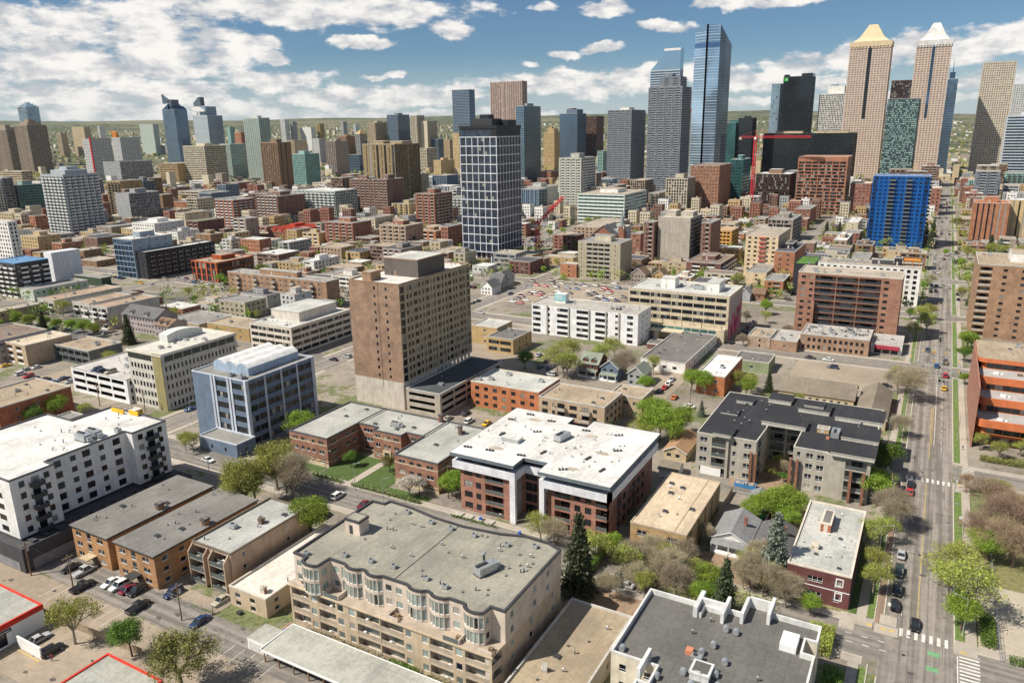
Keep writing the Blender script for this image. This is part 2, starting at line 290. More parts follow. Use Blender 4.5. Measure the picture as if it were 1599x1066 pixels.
class Builder:
    """collects the pieces of one building; all coordinates are world metres"""
    def __init__(s,name,label,cat,x,y,wall,near=False,accent=None,frame=None,glass=None,rail=None,winstyle='sash',group=None):
        s.root=thing(name,label,cat,(x,y,0),group=group); s.off=(x,y,0)
        s.near=near; s.wall=wall; s.acc=accent or M_CONC; s.frame=frame or M_FRAME; s.glass=glass; s.rail=rail or M_RAIL; s.ws=winstyle
        s.w=MB(); s.g=MB(); s.b=MB(); s.r=MB(); s.fr=MB(); s.nwin=0; s.slabm=M_CONC
        s.extra=[]
    def face(s,p0,p1,z0,z1,pat,fh=3.1,top=.7,first=None,wm=0,shift=0):
        dx,dy=p1[0]-p0[0],p1[1]-p0[1]; W=math.hypot(dx,dy)
        if W<.05: return
        u=(dx/W,dy/W); n=(u[1],-u[0])
        def P(a,z,d=0): return (p0[0]+u[0]*a+n[0]*d,p0[1]+u[1]*a+n[1]*d,z)
        def Q(a0,a1,b0,b1,m=0,d=0): s.w.quad(P(a0,b0,d),P(a1,b0,d),P(a1,b1,d),P(a0,b1,d),m)
        toks=parse(PAT.get(pat,pat),W) if pat and pat!='blank' else [('p',W,1)]
        nf=max(1,round((z1-z0-top)/fh)); f=(z1-z0-top)/nf
        a=0
        for ti,(k,w,h) in enumerate(toks):
            a1=a+w
            if k=='p' or w<.2: Q(a,a1,z0,z1,wm)
            elif k=='q':
                Q(a,a1,z0,z1,1,.25); s.w.quad(P(a,z0,0),P(a,z0,.25),P(a,z1,.25),P(a,z1,0),1); s.w.quad(P(a1,z0,.25),P(a1,z0,0),P(a1,z1,0),P(a1,z1,.25),1); s.w.quad(P(a,z1,.25),P(a1,z1,.25),P(a1,z1,0),P(a,z1,0),1)
            elif k=='v':
                zb,zt=z0+.6,z1-top; Q(a,a1,z0,zb,wm); Q(a,a1,zt,z1,wm); s.hole(P,a,a1,zb,zt,.25,wm); s.pane(P,a,a1,zb,zt,.25)
            else:
                zp=z0
                for i in range(nf):
                    zf=z0+i*f
                    if k=='w': lo=zf+max(.5,(f-h)*.55); hi=min(lo+h,zf+f-.15)
                    elif k=='r' or k=='s': lo=zf+f*.3; hi=zf+f*.84
                    elif k=='h': lo=zf+f*.22; hi=zf+f*.9
                    elif k=='t': lo=zf+.35; hi=zf+f-.35
                    elif k=='g': lo=zf+f*.12; hi=zf+f*.97
                    elif k=='o': lo=zf+.9; hi=zf+f-.5
                    elif k=='b': lo=zf+.12; hi=zf+f-.3
                    elif k=='B': lo=zf+.12; hi=zf+2.35
                    elif k=='k': lo=zf+1.15; hi=zf+f-.25
                    Q(a,a1,zp,lo,wm); zp=hi
                    if k=='b': s.balc_in(P,u,n,a,a1,lo,hi)
                    elif k in'ok':
                        s.hole(P,a,a1,lo,hi,.3,wm); s.g.quad(P(a,lo,-2.5),P(a1,lo,-2.5),P(a1,hi,-2.5),P(a,hi,-2.5),3); s.g.quad(P(a,lo,-2.5),P(a,lo,-.3),P(a1,lo,-.3),P(a1,lo,-2.5),3)
                        s.g.quad(P(a,hi,-.3),P(a,hi,-2.5),P(a1,hi,-2.5),P(a1,hi,-.3),3)
                    else:
                        # a run wider than one pane is split into panes
                        np_=max(1,round(w/(1.5 if k in'rsh' else 2.0))) if k in 'rhg' else 1
                        s.hole(P,a,a1,lo,hi,.15 if s.near else .22,wm)
                        for j in range(np_):
                            b0=a+w*j/np_; b1=a+w*(j+1)/np_
                            s.window(P,u,n,b0,b1,lo,hi)
                    if k=='B': s.balc_out(P,u,n,a-.6,a1+.6,zf+.1)
                Q(a,a1,zp,z1,wm)
            a=a1
    def hole(s,P,a0,a1,lo,hi,d,m):
        q=s.w.quad
        q(P(a0,lo),P(a0,lo,-d),P(a0,hi,-d),P(a0,hi),m); q(P(a1,lo,-d),P(a1,lo),P(a1,hi),P(a1,hi,-d),m)
        q(P(a0,lo),P(a1,lo),P(a1,lo,-d),P(a0,lo,-d),m); q(P(a0,hi,-d),P(a1,hi,-d),P(a1,hi),P(a0,hi),m)
    def pane(s,P,a0,a1,lo,hi,d):
        r=rnd.random()
        if s.glass is not None: m=4 if r<getattr(s,'gp',.92) else (0 if r<.97 else 1)
        else: m=0 if r<.55 else (1 if r<.82 else 2)
        s.g.quad(P(a0,lo,-d),P(a1,lo,-d),P(a1,hi,-d),P(a0,hi,-d),m)
        if not s.near and a1-a0>1.3:   # a slim mullion
            am=(a0+a1)/2; s.g.quad(P(am-.05,lo,-d+.05),P(am+.05,lo,-d+.05),P(am+.05,hi,-d+.05),P(am-.05,hi,-d+.05),5)
    def window(s,P,u,n,a0,a1,lo,hi):
        if s.near and s.nwin<300 and u:
            s.nwin+=1
            fm,gm=win_meshes(a1-a0,hi-lo,s.frame,pick_glass(s.glass,getattr(s,'gp',.85)),s.ws)
            c=P((a0+a1)/2,lo,-.11); rz=math.atan2(u[1],u[0])
            o=link('window',fm,s.root,(c[0]-s.off[0],c[1]-s.off[1],c[2]),rz); link('pane',gm,o)
        else: s.pane(P,a0,a1,lo,hi,.15 if s.near else .22)
    def balc_in(s,P,u,n,a0,a1,lo,hi):
        d=1.5; g=s.g
        s.hole(P,a0,a1,lo,hi,d,0)
        w=a1-a0; g0=a0+w*.25; g1=a0+w*.78
        s.w.quad(P(a0,lo,-d),P(g0,lo,-d),P(g0,hi,-d),P(a0,hi,-d),0); s.w.quad(P(g1,lo,-d),P(a1,lo,-d),P(a1,hi,-d),P(g1,hi,-d),0); s.w.quad(P(g0,hi-.3,-d),P(g1,hi-.3,-d),P(g1,hi,-d),P(g0,hi,-d),0)
        s.pane(P,g0,g1,lo,hi-.3,d+.03)
        t=MB() if (s.near and s.nwin<300) else s.b
        def Rq(b0,b1,z0,z1,dd):
            t.quad(P(b0,z0,dd),P(b1,z0,dd),P(b1,z1,dd),P(b0,z1,dd),0); t.quad(P(b1,z0,dd-.05),P(b0,z0,dd-.05),P(b0,z1,dd-.05),P(b1,z1,dd-.05),0); t.quad(P(b0,z1,dd),P(b1,z1,dd),P(b1,z1,dd-.05),P(b0,z1,dd-.05),1)
        Rq(a0,a1,lo+.08,lo+1.0,-.05)
        if rnd.random()<.5:  # things people keep on a balcony
            c=P(a0+w*rnd.uniform(.2,.8),lo,-.7); t.obox((c[0],c[1]),u,n,.3,.25,lo,lo+rnd.uniform(.4,.8),2)
        if t is not s.b: s.emit_b(t,'balcony')
    def balc_out(s,P,u,n,a0,a1,z):
        t=MB() if (s.near and s.nwin<300) else s.b
        c=P((a0+a1)/2,0,.75); t.obox((c[0],c[1]),u,n,(a1-a0)/2,.74,z-.12,z+.06,1)
        r=MB() if t is not s.b else t
        c=P((a0+a1)/2,0,1.46); r.obox((c[0],c[1]),u,n,(a1-a0)/2,.025,z+.12,z+1.08,0)
        for e in(a0+.03,a1-.03): c=P(e,0,.72); r.obox((c[0],c[1]),u,n,.025,.70,z+.12,z+1.08,0)
        if rnd.random()<.5: c=P(a0+(a1-a0)*rnd.uniform(.2,.8),0,.7); t.obox((c[0],c[1]),u,n,.3,.25,z+.06,z+rnd.uniform(.4,.8),2)
        if t is not s.b:
            o=s.emit_b(t,'balcony'); q=link('railing',r.mesh('railing',[s.rail,s.slabm,M_WHITE],s.off),o)
    def emit_b(s,t,nm): return link(nm,t.mesh(nm,[s.rail,s.slabm,M_WHITE],s.off),s.root)
    def roof(s,poly,z,mat_,inset=.3,coping=None,ph=.42,up=0):
        """flat roof with a parapet; poly runs counter-clockwise"""
        def offs(poly,d):
            o=[];N=len(poly)
            for i in range(N):
                a,b,c=poly[i-1],poly[i],poly[(i+1)%N]
                e1=Vector((b[0]-a[0],b[1]-a[1])).normalized(); e2=Vector((c[0]-b[0],c[1]-b[1])).normalized()
                n1=Vector((e1.y,-e1.x)); n2=Vector((e2.y,-e2.x)); k=(n1+n2); L=k.length
                k=k/L; m=d/max(.35,k.dot(n1)); o.append((b[0]+k.x*m,b[1]+k.y*m))
            return o
        out=offs(poly,.07); inn=offs(poly,-inset); r=MB(); r.poly([(*p,z-ph) for p in inn])
        link('roof',r.mesh('roof',[mat_],s.off),s.root)
        c=MB(); N=len(poly)
        for i in range(N):
            j=(i+1)%N; a,b,a2,b2=out[i],out[j],inn[i],inn[j]
            c.quad((*a,z-.35),(*b,z-.35),(*b,z+.04+up),(*a,z+.04+up)); c.quad((*a,z+.04+up),(*b,z+.04+up),(*b2,z+.04+up),(*a2,z+.04+up)); c.quad((*b2,z-ph-.02),(*a2,z-ph-.02),(*a2,z+.04+up),(*b2,z+.04+up))
            pa,pb=poly[i],poly[j]; c.quad((*b,z-.35),(*a,z-.35),(*pa,z-.35),(*pb,z-.35))
        link('parapet',c.mesh('parapet',[coping or s.acc],s.off),s.root)
    def part(s,name,mb,mats,parent=None,label=None):
        o=link(name,mb.mesh(name,mats,s.off),parent or s.root)
        if label: o['label']=label
        return o
    def done(s):
        if s.w.f: link('wall',s.w.mesh('wall',[s.wall,s.acc]+s.extra,s.off),s.root)
        if s.g.f:
            o=link('window_band' if s.near else 'window',s.g.mesh('window',[G_DARK,G_MID,G_BLIND,M_DOOR,s.glass or G_DARK,s.frame],s.off),s.root)
            o['kind']='stuff'
        if s.b.f: o=link('balcony',s.b.mesh('balcony',[s.rail,s.slabm,M_WHITE],s.off),s.root); o['kind']='stuff'
_rm={}
def roof_unit_mesh(k):
    if k in _rm: return _rm[k]
    m=MB()
    if k=='ac':
        m.box(-.9,-.6,.1,.9,.6,1.1); m.tube((-.3,0,1.1),(-.3,0,1.22),.42,.42,10,1); m.box(-.95,-.65,0,.95,.65,.1,1)
    elif k=='big':
        m.box(-2.2,-1.1,.2,2.2,1.1,1.9); m.box(2.2,-.7,.3,3.2,.7,1.4); m.box(-2.2,-.2,1.9,.4,.5,2.2,1); m.box(-2.3,-1.2,0,2.3,1.2,.2,1)
    elif k=='vent':
        m.tube((0,0,0),(0,0,.8),.12,.12,6,1); m.tube((0,0,.8),(0,0,1.0),.26,.16,8,0)
    elif k=='pipe': m.tube((0,0,0),(0,0,.7),.07,.07,6,0); m.box(-.25,-.25,0,.25,.25,.06,1)
    elif k=='hatch': m.box(-.55,-.55,0,.55,.55,.35); m.box(-.6,-.6,.35,.6,.6,.45,1)
    elif k=='drum': m.tube((0,-.45,.62),(0,.45,.62),.55,.55,16,0); m.box(-.3,-.4,0,.3,.4,.2,1)
    elif k=='goose': m.tube((0,0,0),(0,0,.7),.14,.14,6,0); m.tube((0,0,.7),(.35,0,.8),.14,.14,6,0); m.tube((.35,0,.8),(.4,0,.5),.14,.17,6,0)
    elif k=='dark':
        for i in range(3): m.box(-1.1+i*.85,-.35+.12*i,.0,-.55+i*.85,.2+.12*i,.42,1)
        m.tube((0,.1,0),(0,.1,.9),.05,.05,5,1)
    _rm[k]=m.mesh('rooftop_unit',[M_METAL,M_DARKM]); return _rm[k]
NMU=dict(ac='rooftop_unit',big='rooftop_unit',vent='vent_pipe',pipe='vent_pipe',hatch='roof_hatch',drum='duct_drum',goose='vent_pipe',dark='condenser_row')
def unit(s,k,x,y,z,rz=0,label=None):
    o=link(NMU[k],roof_unit_mesh(k),s.root,(x-s.off[0],y-s.off[1],z),rz)
    if label: o['label']=label
    return o
def clutter(s,x0,y0,x1,y1,z,n,kinds=('pipe','vent','ac','hatch','goose','pipe')):
    for i in range(n):
        unit(s,rnd.choice(kinds),rnd.uniform(x0+1.5,x1-1.5) if x1-x0>3.2 else (x0+x1)/2,rnd.uniform(y0+1.5,y1-1.5) if y1-y0>3.2 else (y0+y1)/2,z,rnd.choice((0,1.57)))
def hutbox(s,x0,y0,x1,y1,z0,z1,wallm,roofm,name='penthouse'):
    m=MB(); m.box(x0,y0,z0,x1,y1,z1,0,bottom=False); m.box(x0-.12,y0-.12,z1-.3,x1+.12,y1+.12,z1+.12,1); m.box(x0+.3,y0+.3,z1+.12,x1-.3,y1-.3,z1+.15,2)
    m.box(x0+(x1-x0)*.3,y0-.04,z0+.05,x0+(x1-x0)*.3+.9,y0-.002,z0+2.1,1)
    return s.part(name,m,[wallm,s.acc,roofm])
CASES={}
def B(name,label,x0,y0,x1,y1,h,wall,S,E,roof,near=0,fh=3.1,side='E',ph=0,phm=None,stepx=0,crown=0,fin=None,sail=0,slant=0,pyr=None,wrap=0,spire=0,tdsign=0,gables=None,vault=0,bt=0,manyac=0,awning=0,chimney=0,deck=0,redbal=0,panel=0,topband=0,band=None):
    cat='tower' if h>60 else ('car park' if 'parking' in name else ('shop' if 'shop' in name else 'building'))
    glassmap=dict(skyblue=G_SKY,navyglass=G_BLUE,whiteblue=G_BLUE,bluegrey=G_BLUE,slateblue=G_BLUE,tealdark=G_TEAL,blackglass=G_BLACK,blackm=G_BLACK,blue=G_BGLASS,bluerib=G_BLUE,teal=G_TEAL,whitegreen=G_TEAL,palegreen=G_TEAL,steel=G_BLUE)
    W=wm(wall)
    bright=('white','mist','palegreen','whiteblue','palemint','greyblue','cream','palestone','bluerib','whiteg')
    acc={'slab':wm('brown'),'redcol':mat('red_column',(.5,.12,.05)),'bluewall':mat('pale_pilaster',(.5,.54,.6)),'officew':mat('olive_panel',(.3,.26,.12))}.get(wall,None)
    if acc is None: acc=wm(wall) if S in('vert','column') and wall!='redcol' else mat('coping_pale',(.5,.48,.44)) if wall not in('blackm','charcoal','blackglass','darkbrown') else M_DARKM
    if wall=='yellowp': acc=mat('orange_trim',(.75,.25,.02))
    s=Builder(name,label,cat,(x0+x1)/2,(y0+y1)/2,W,near=bool(near),accent=acc,frame=M_WHITE if S in('nine','win','winw','brickwin','few') and wall not in('whiteh',) and rnd.random()<.6 else M_FRAME,glass=glassmap.get(wall),rail=(M_WHITE if wall in bright or S in('balw','flatS','cbalw') or wall in('charcoal','slate') else (mat('rail_beige',(.45,.4,.33)) if wall in BRICK or wall in('stone','tanst2','tan') else M_RAIL)))
    if wall=='slate': s.rail=mat('rail_slate',(.42,.44,.46)); s.slabm=mat('slab_slate',(.3,.31,.32))
    if S in('cbal','ribc'): s.rail=mat('rail_concrete',(.42,.4,.36))
    if S=='nine': s.rail=mat('rail_dark_glass',(.05,.06,.07),.2,kind='plain')
    if wall=='pinktower': s.glass=mat('rose_glass',(.1,.085,.08),.15,kind='glass',spec=.7)
    if wall=='darkteal': s.glass=mat('mint_blind_glass',(.42,.6,.54),.25,kind='glass',spec=.7); s.gp=.66
    if wall=='blue': s.gp=.72
    front=E if side=='E' else 'win'
    top=.9 if h<60 else 1.6
    if topband: top=5
    if bt: return brick_tower(s,x0,y0,x1,y1,h)
    S_=S
    s.face((x0,y0),(x1,y0),0,h,S_,fh,top)
    s.face((x1,y0),(x1,y1),0,h,E if side=='E' else 'blank',fh,top)
    s.face((x1,y1),(x0,y1),0,h,'blank')
    s.face((x0,y1),(x0,y0),0,h,'blank' if side=='E' else (E if E!='blank' else 'win'),fh,top)
    poly=[(x0,y0),(x1,y0),(x1,y1),(x0,y1)]
    w,d=x1-x0,y1-y0; R_=rm(roof) if roof in ROOF else rm('grey')
    cop=None
    if roof=='redr': cop=mat('red_coping',(.55,.04,.03))
    if roof=='bluer': cop=mat('blue_coping',(.12,.3,.55))
    if roof in('taupr','whiteg','hotelr','cream') : cop=mat('coping_light',(.58,.53,.45))
    s.roof(poly,h,R_,coping=cop)
    zr=h-.42
    pm=wm(phm) if phm else (W if wall not in('navyglass','blackglass','slateblue','skyblue') else wm('greyw'))
    if ph==1: hutbox(s,x0+w*.3,y0+d*.35,x0+w*.68,y0+d*.72,zr,h+min(4.5,1.8+h*.06),pm,R_)
    if ph==2: hutbox(s,x0+w*.12,y0+d*.3,x0+w*.42,y0+d*.7,zr,h+3.4,pm,R_); hutbox(s,x0+w*.55,y0+d*.4,x0+w*.92,y0+d*.8,zr,h+2.8,pm,R_)
    if ph==3:
        q=(x0+w*.28,y0+d*.2,x0+w*.88,y0+d*.85); s.w.box(*q[:2],h-.4,*q[2:],h+h*.09); hutbox(s,x0+w*.35,y0+d*.3,x0+w*.6,y0+d*.7,h+h*.09,h+h*.09+3.5,pm,R_)
        s.face((q[0],q[1]-.05),(q[2],q[1]-.05),h,h+h*.09,S,fh,.5); s.face((q[2]+.05,q[1]),(q[2]+.05,q[3]),h,h+h*.09,E,fh,.5)
    if ph==4: hutbox(s,x0+w*.1,y0+d*.28,x0+w*.78,y0+d*.9,zr,h+4,pm,R_)
    if stepx:
        for i,(a,b_,c) in enumerate(((.18,.82,.06),(.34,.66,.11))):
            m=MB(); m.box(x0+w*a,y0+d*a,h-.4 if i==0 else h+h*.06-.01,x0+w*b_,y0+d*b_,h+h*c); s.part('penthouse',m,[W])
    if crown: 
        for i,a in enumerate((.1,.22,.36)): m=MB(); m.box(x0+w*a,y0+d*a,h-.4+i*4.5,x1-w*a,y1-d*a,h+4.5+i*4.5); s.part('crown_tier',m,[G_SKY])
    if fin: m=MB(); m.box(x1-2.2,y0-.9,0,x1+.4,y0+1.2,h+3); s.part('fin',m,[mat('red_fin',(.55,.03,.04))],label='bright red vertical fin')
    if sail: m=MB(); m.v+=[(x0+2,y0+2,h),(x0+18,y0+2,h),(x0+20,y0+2,h+14),(x0-2,y0+2,h+16),(x0+2,y0+9,h),(x0+18,y0+9,h),(x0+20,y0+6,h+14),(x0-2,y0+6,h+16)]; m.f+=[(0,1,2,3),(5,4,7,6),(1,5,6,2),(4,0,3,7),(3,2,6,7)]; m.m+=[0]*5; s.part('roof_sail',m,[mat('orange_cladding',(.5,.17,.03))],label='orange curved roof sail')
    if slant in(1,2):
        k=w/56 if slant==1 else w/64; X=lambda a:x0+w*a
        def prism(m,pts,ya,yb,mi=0):
            A=[(X(a),ya,h+z*k) for a,z in pts]; C=[(X(a),yb,h+z*k) for a,z in pts]; m.poly(A,mi); m.poly(C[::-1],mi); N=len(pts)
            for q in range(N): m.quad(A[(q+1)%N],A[q],C[q],C[(q+1)%N],mi)
        dk=mat('crown_dark',(.1,.13,.16),.4); lt=mat('crown_white',(.7,.7,.68))
        if slant==1:
            m=MB(); prism(m,[(.0,-.4),(.52,-.4),(.52,17),(.0,1)],y0,y1); prism(m,[(.7,-.4),(1,-.4),(1,1),(.7,12)],y0,y1); s.part('sloped_crown',m,[G_BLUE])
            m=MB(); m.box(X(.5),y0+d*.1,h-.4,X(.72),y0+d*.7,h+30*k); s.part('crown_core',m,[dk])
            m=MB(); prism(m,[(.06,18),(.5,18.5),(.5,22),(.1,31)],y0+3,y0+8); prism(m,[(.1,32.5),(.5,24),(.56,29),(.02,46)],y0+3,y0+8); prism(m,[(.02,46),(.06,18),(.1,18),(.1,46)],y0+3.1,y0+7.9); s.part('crown_blade',m,[dk])
        else:
            m=MB(); m.box(X(.42),y0+d*.1,h-.4,X(.84),y0+d*.8,h+26*k); s.part('crown_core',m,[wm('navyglass')])
            m=MB(); prism(m,[(-.04,23),(.42,25),(.82,13),(.82,10),(.1,14)],y0-1,y1*.6+y0*.4); prism(m,[(0,4),(.3,2),(.3,8),(0,12)],y0+1,y0+5); s.part('crown_slab',m,[lt])
            m=MB(); prism(m,[(.07,27),(.57,28),(.55,53),(.42,53),(.06,36)],y0+5,y0+20); s.part('crown_blade',m,[dk])
    if slant==3:
        m=MB(); H2=h*1.18; m.v+=[(x0,y0,h),(x1,y0,h),(x1,y1,h),(x0,y1,h),(x0+w*.5,y0,H2*.97),(x1,y0,H2),(x1,y1,H2),(x0+w*.5,y1,H2*.97)]; m.f+=[(0,1,5,4),(1,2,6,5),(2,3,7,6),(3,0,4,7),(4,5,6,7)]; m.m+=[0]*5; s.part('crown',m,[G_SKY]); c=MB(); c.box(x0+w*.45,y0-.2,H2-4,x1+.2,y0,H2-.4); s.part('crown_band',c,[wm('white')])
    if pyr:
        pm=rm(pyr); m=MB(); 
        if h>150:
            def fr(a,z0,b_,z1):
                P0=[(x0+w*a,y0+d*a,z0),(x1-w*a,y0+d*a,z0),(x1-w*a,y1-d*a,z0),(x0+w*a,y1-d*a,z0)]; P1=[(x0+w*b_,y0+d*b_,z1),(x1-w*b_,y0+d*b_,z1),(x1-w*b_,y1-d*b_,z1),(x0+w*b_,y1-d*b_,z1)]
                for i in range(4): m.quad(P0[i],P0[(i+1)%4],P1[(i+1)%4],P1[i])
                m.poly(P1)
            m.box(x0-1,y0-1,h-7,x1+1,y1+1,h+1.5); fr(.06,h+1.5,.2,h+9); fr(.2,h+9,.4,h+31)
            for i in range(12): a=x0-1+(w+2)*(i+.5)/12; m.box(a-1.3,y0-1.25,h-10,a+1.3,y0-1.02,h-7.2)
            fr2=MB()
            # the long slot of glass down the middle of the south face
            fr2.box(x0+w*.46,y0-.35,h*.45,x0+w*.54,y0-.02,h-8); s.part('centre_slot',fr2,[G_BLUE if pyr=='white' else G_DARK])
        else:
            c=((x0+x1)/2,(y0+y1)/2,h+h*.14); P0=[(x0,y0,h),(x1,y0,h),(x1,y1,h),(x0,y1,h)]
            for i in range(4): m.poly([P0[i],P0[(i+1)%4],c])
        s.part('pyramid_roof',m,[pm if pyr!='goldp' else mat('gold_stone',(.62,.5,.32))])
    if spire: m=MB(); m.box(x0+2,y0+2,h-.4,x1-6,y1-2,h+12); m.tube((x0+w*.4,y0+8,h+12),(x0+w*.4,y0+8,h+34),.9,.15,5); s.part('spire',m,[G_BLUE])
    if tdsign: m=MB(); m.box(x0+2,y0-.6,h-9,x0+9,y0-.02,h-2); s.part('corner_sign',m,[mat('sign_green',(.02,.4,.06),.5,kind='plain')]); m=MB(); m.box(x0+w*.62,y0+2,h-.4,x1,y1-8,h+5); m.box(x0,y0+6,h-.4,x0+9,y0+22,h+4); s.part('penthouse',m,[G_BLACK]); ltr(s,'TD',x0+3,y0-.65,h-7.4,4.2,M_WHITE)
    if gables:
        n_=max(2,int(w/7)); m=MB(); rmat=rm('redroof')
        for i in range(n_):
            a=x0+w*i/n_; b_=x0+w*(i+1)/n_; c=(a+b_)/2
            m.quad((a,y0-.5,h-.1),(c,y0-.5,h+3),(c,y1,h+3),(a,y1,h-.1)); m.quad((c,y0-.5,h+3),(b_,y0-.5,h-.1),(b_,y1,h-.1),(c,y1,h+3)); m.poly([(a,y0-.1,h),(b_,y0-.1,h),(c,y0-.1,h+2.9)],1)
        m.box(x0+w*.5,y0+d*.4,h,x0+w*.75,y0+d*.75,h+5,0)
        s.part('gable_roof',m,[rmat,W])
    if vault:
        zb=h; vm=mat('vault_white',(.78,.78,.75),.6)
        for i in range(3):
            a0=x0+3+i*(w-9)/3+2; a1=x0+3+(i+1)*(w-9)/3+2; ya,yb=y0+5,y1-3; m=MB(); K=12; pts=[]
            for k in range(K+1):
                f=k/K; pts.append((a0+(a1-a0)*f,zb+2.2+1.5*math.sin(math.pi*f)))
            for k in range(K): (p,zp),(q,zq)=pts[k],pts[k+1]; m.quad((p,ya,zp),(q,ya,zq),(q,yb,zq),(p,yb,zp),0)
            m.poly([(a0,ya,zr),(a1,ya,zr)]+[(p,ya,z) for p,z in reversed(pts)],1); m.poly([(a1,yb,zr),(a0,yb,zr)]+[(p,yb,z) for p,z in pts],1)
            m.quad((a1,ya,zr),(a1,yb,zr),(a1,yb,zb+2.2),(a1,ya,zb+2.2),1); m.quad((a0,yb,zr),(a0,ya,zr),(a0,ya,zb+2.2),(a0,yb,zb+2.2),1)
            s.part('vaulted_roof',m,[vm,mat('vault_wall',(.33,.42,.52))])
        clutter(s,x0+12,y0+.5,x1-1,y0+4.5,zr,7,('ac','dark','hatch','vent'))
    if wrap: m=MB(); m.box(x0-.4,y0-.4,0,x1+.4,y1+.4,h+1); s.part('white_sheeting',m,[mat('sheeting',(.72,.73,.76),.5,.15,.8)])
    if chimney: m=MB(); m.box(x0+7.2,y0-2.4,0,x0+8.6,y0-1,17.5); s.part('chimney',m,[W])
    if awning:
        m=MB(); m.quad((x0+1.5,y0-1.5,h-1.9),(x1-1,y0-1.5,h-1.9),(x1-1,y0-.03,h-.7),(x0+1.5,y0-.03,h-.7)); m.quad((x0+1.5,y0-1.5,h-2.3),(x1-1,y0-1.5,h-2.3),(x1-1,y0-1.5,h-1.9),(x0+1.5,y0-1.5,h-1.9)); s.part('awning',m,[mat('maroon_cloth',(.25,.02,.04))])
    if deck:
        m=MB(); m.box(x1-9.5,y0+8,h+2.6,x1-1,y0+14,h+2.9); 
        for a in(x1-9.3,x1-5,x1-1.3):
            for b_ in(y0+8.2,y0+13.8): m.box(a-.12,b_-.12,zr,a+.12,b_+.12,h+2.6)
        s.part('roof_pergola',m,[mat('orange_timber',(.6,.22,.02))],label='orange timber rooftop pergola')
        hutbox(s,x0+28,y0+7,x0+39,y0+11,zr,h+2.4,wm('charcoal'),rm('grey')); hutbox(s,x0+39.6,y0+7,x0+43.5,y0+12,zr,h+4,wm('blackm'),rm('dark'))
        for i in range(14): unit(s,'ac' if i%3 else 'hatch',x0+5+i*1.6,y0+6+(i%3)*3,zr)
    if redbal:
        m=MB()
        for i in range(int(h/3.1)): m.box(x0+w*.42,y0-1.1,i*3.1+.9,x0+w*.62,y0-.02,i*3.1+1.9)
        s.part('balcony_stack',m,[mat('red_balcony',(.4,.1,.08))])
    if panel:
        m=MB(); 
        for i in range(1,int(h/2.8)): m.box(x0+.2,y0-.03,i*2.8-.04,x1-.2,y0-.004,i*2.8+.04)
        for i in range(1,9): a=x0+w*i/9; m.box(a-.04,y0-.033,.3,a+.04,y0-.006,h-.6)
        s.part('panel_joint',m,[mat('joint_dark',(.3,.27,.23))])
    if band: m=MB(); m.box(x0-.3,y0-.3,h-9,x1+.3,y1+.3,h-1.5); s.part('top_band',m,[wm(band)])
    if wall=='creamo': mural(s,x0,y0,x1,y1,h)
    if wall=='whiteh': hotel_bits(s,x0,y0,x1,y1,h,zr)
    if wall=='officew': office_bits(s,x0,y0,x1,y1,h,zr)
    dist=math.hypot(x0,y0)
    if wall not in('bluewall','blackglass') and not gables and not pyr and w>4 and d>4:
        n=int(min(14,w*d/ (55 if near else 110)))
        if h>60 : n=min(n,4)
        clutter(s,x0,y0,x1,y1,zr,max(1,n)) if dist<1100 else None
    if manyac: clutter(s,x0,y0,x1,y1,zr,34,('ac','ac','hatch','vent','dark'))
    if near and S=='park': pass
    s.done(); return s
def ltr(s,txt,x,y,z,size,m,rz=0,name='lettering',parent=None,ext=.05):
    c=D.curves.new('lettering','FONT'); c.body=txt; c.size=size; c.extrude=ext; c.materials.append(m)
    o=D.objects.new('lettering',c); dg=None
    COL.objects.link(o); bpy.context.view_layer.update(); me=D.meshes.new_from_object(o.evaluated_get(bpy.context.evaluated_depsgraph_get()))
    D.objects.remove(o); D.curves.remove(c)
    q=link(name,me,parent or s.root,(x-s.off[0],y-s.off[1],z)); q.rotation_euler=(math.pi/2,0,rz); return q
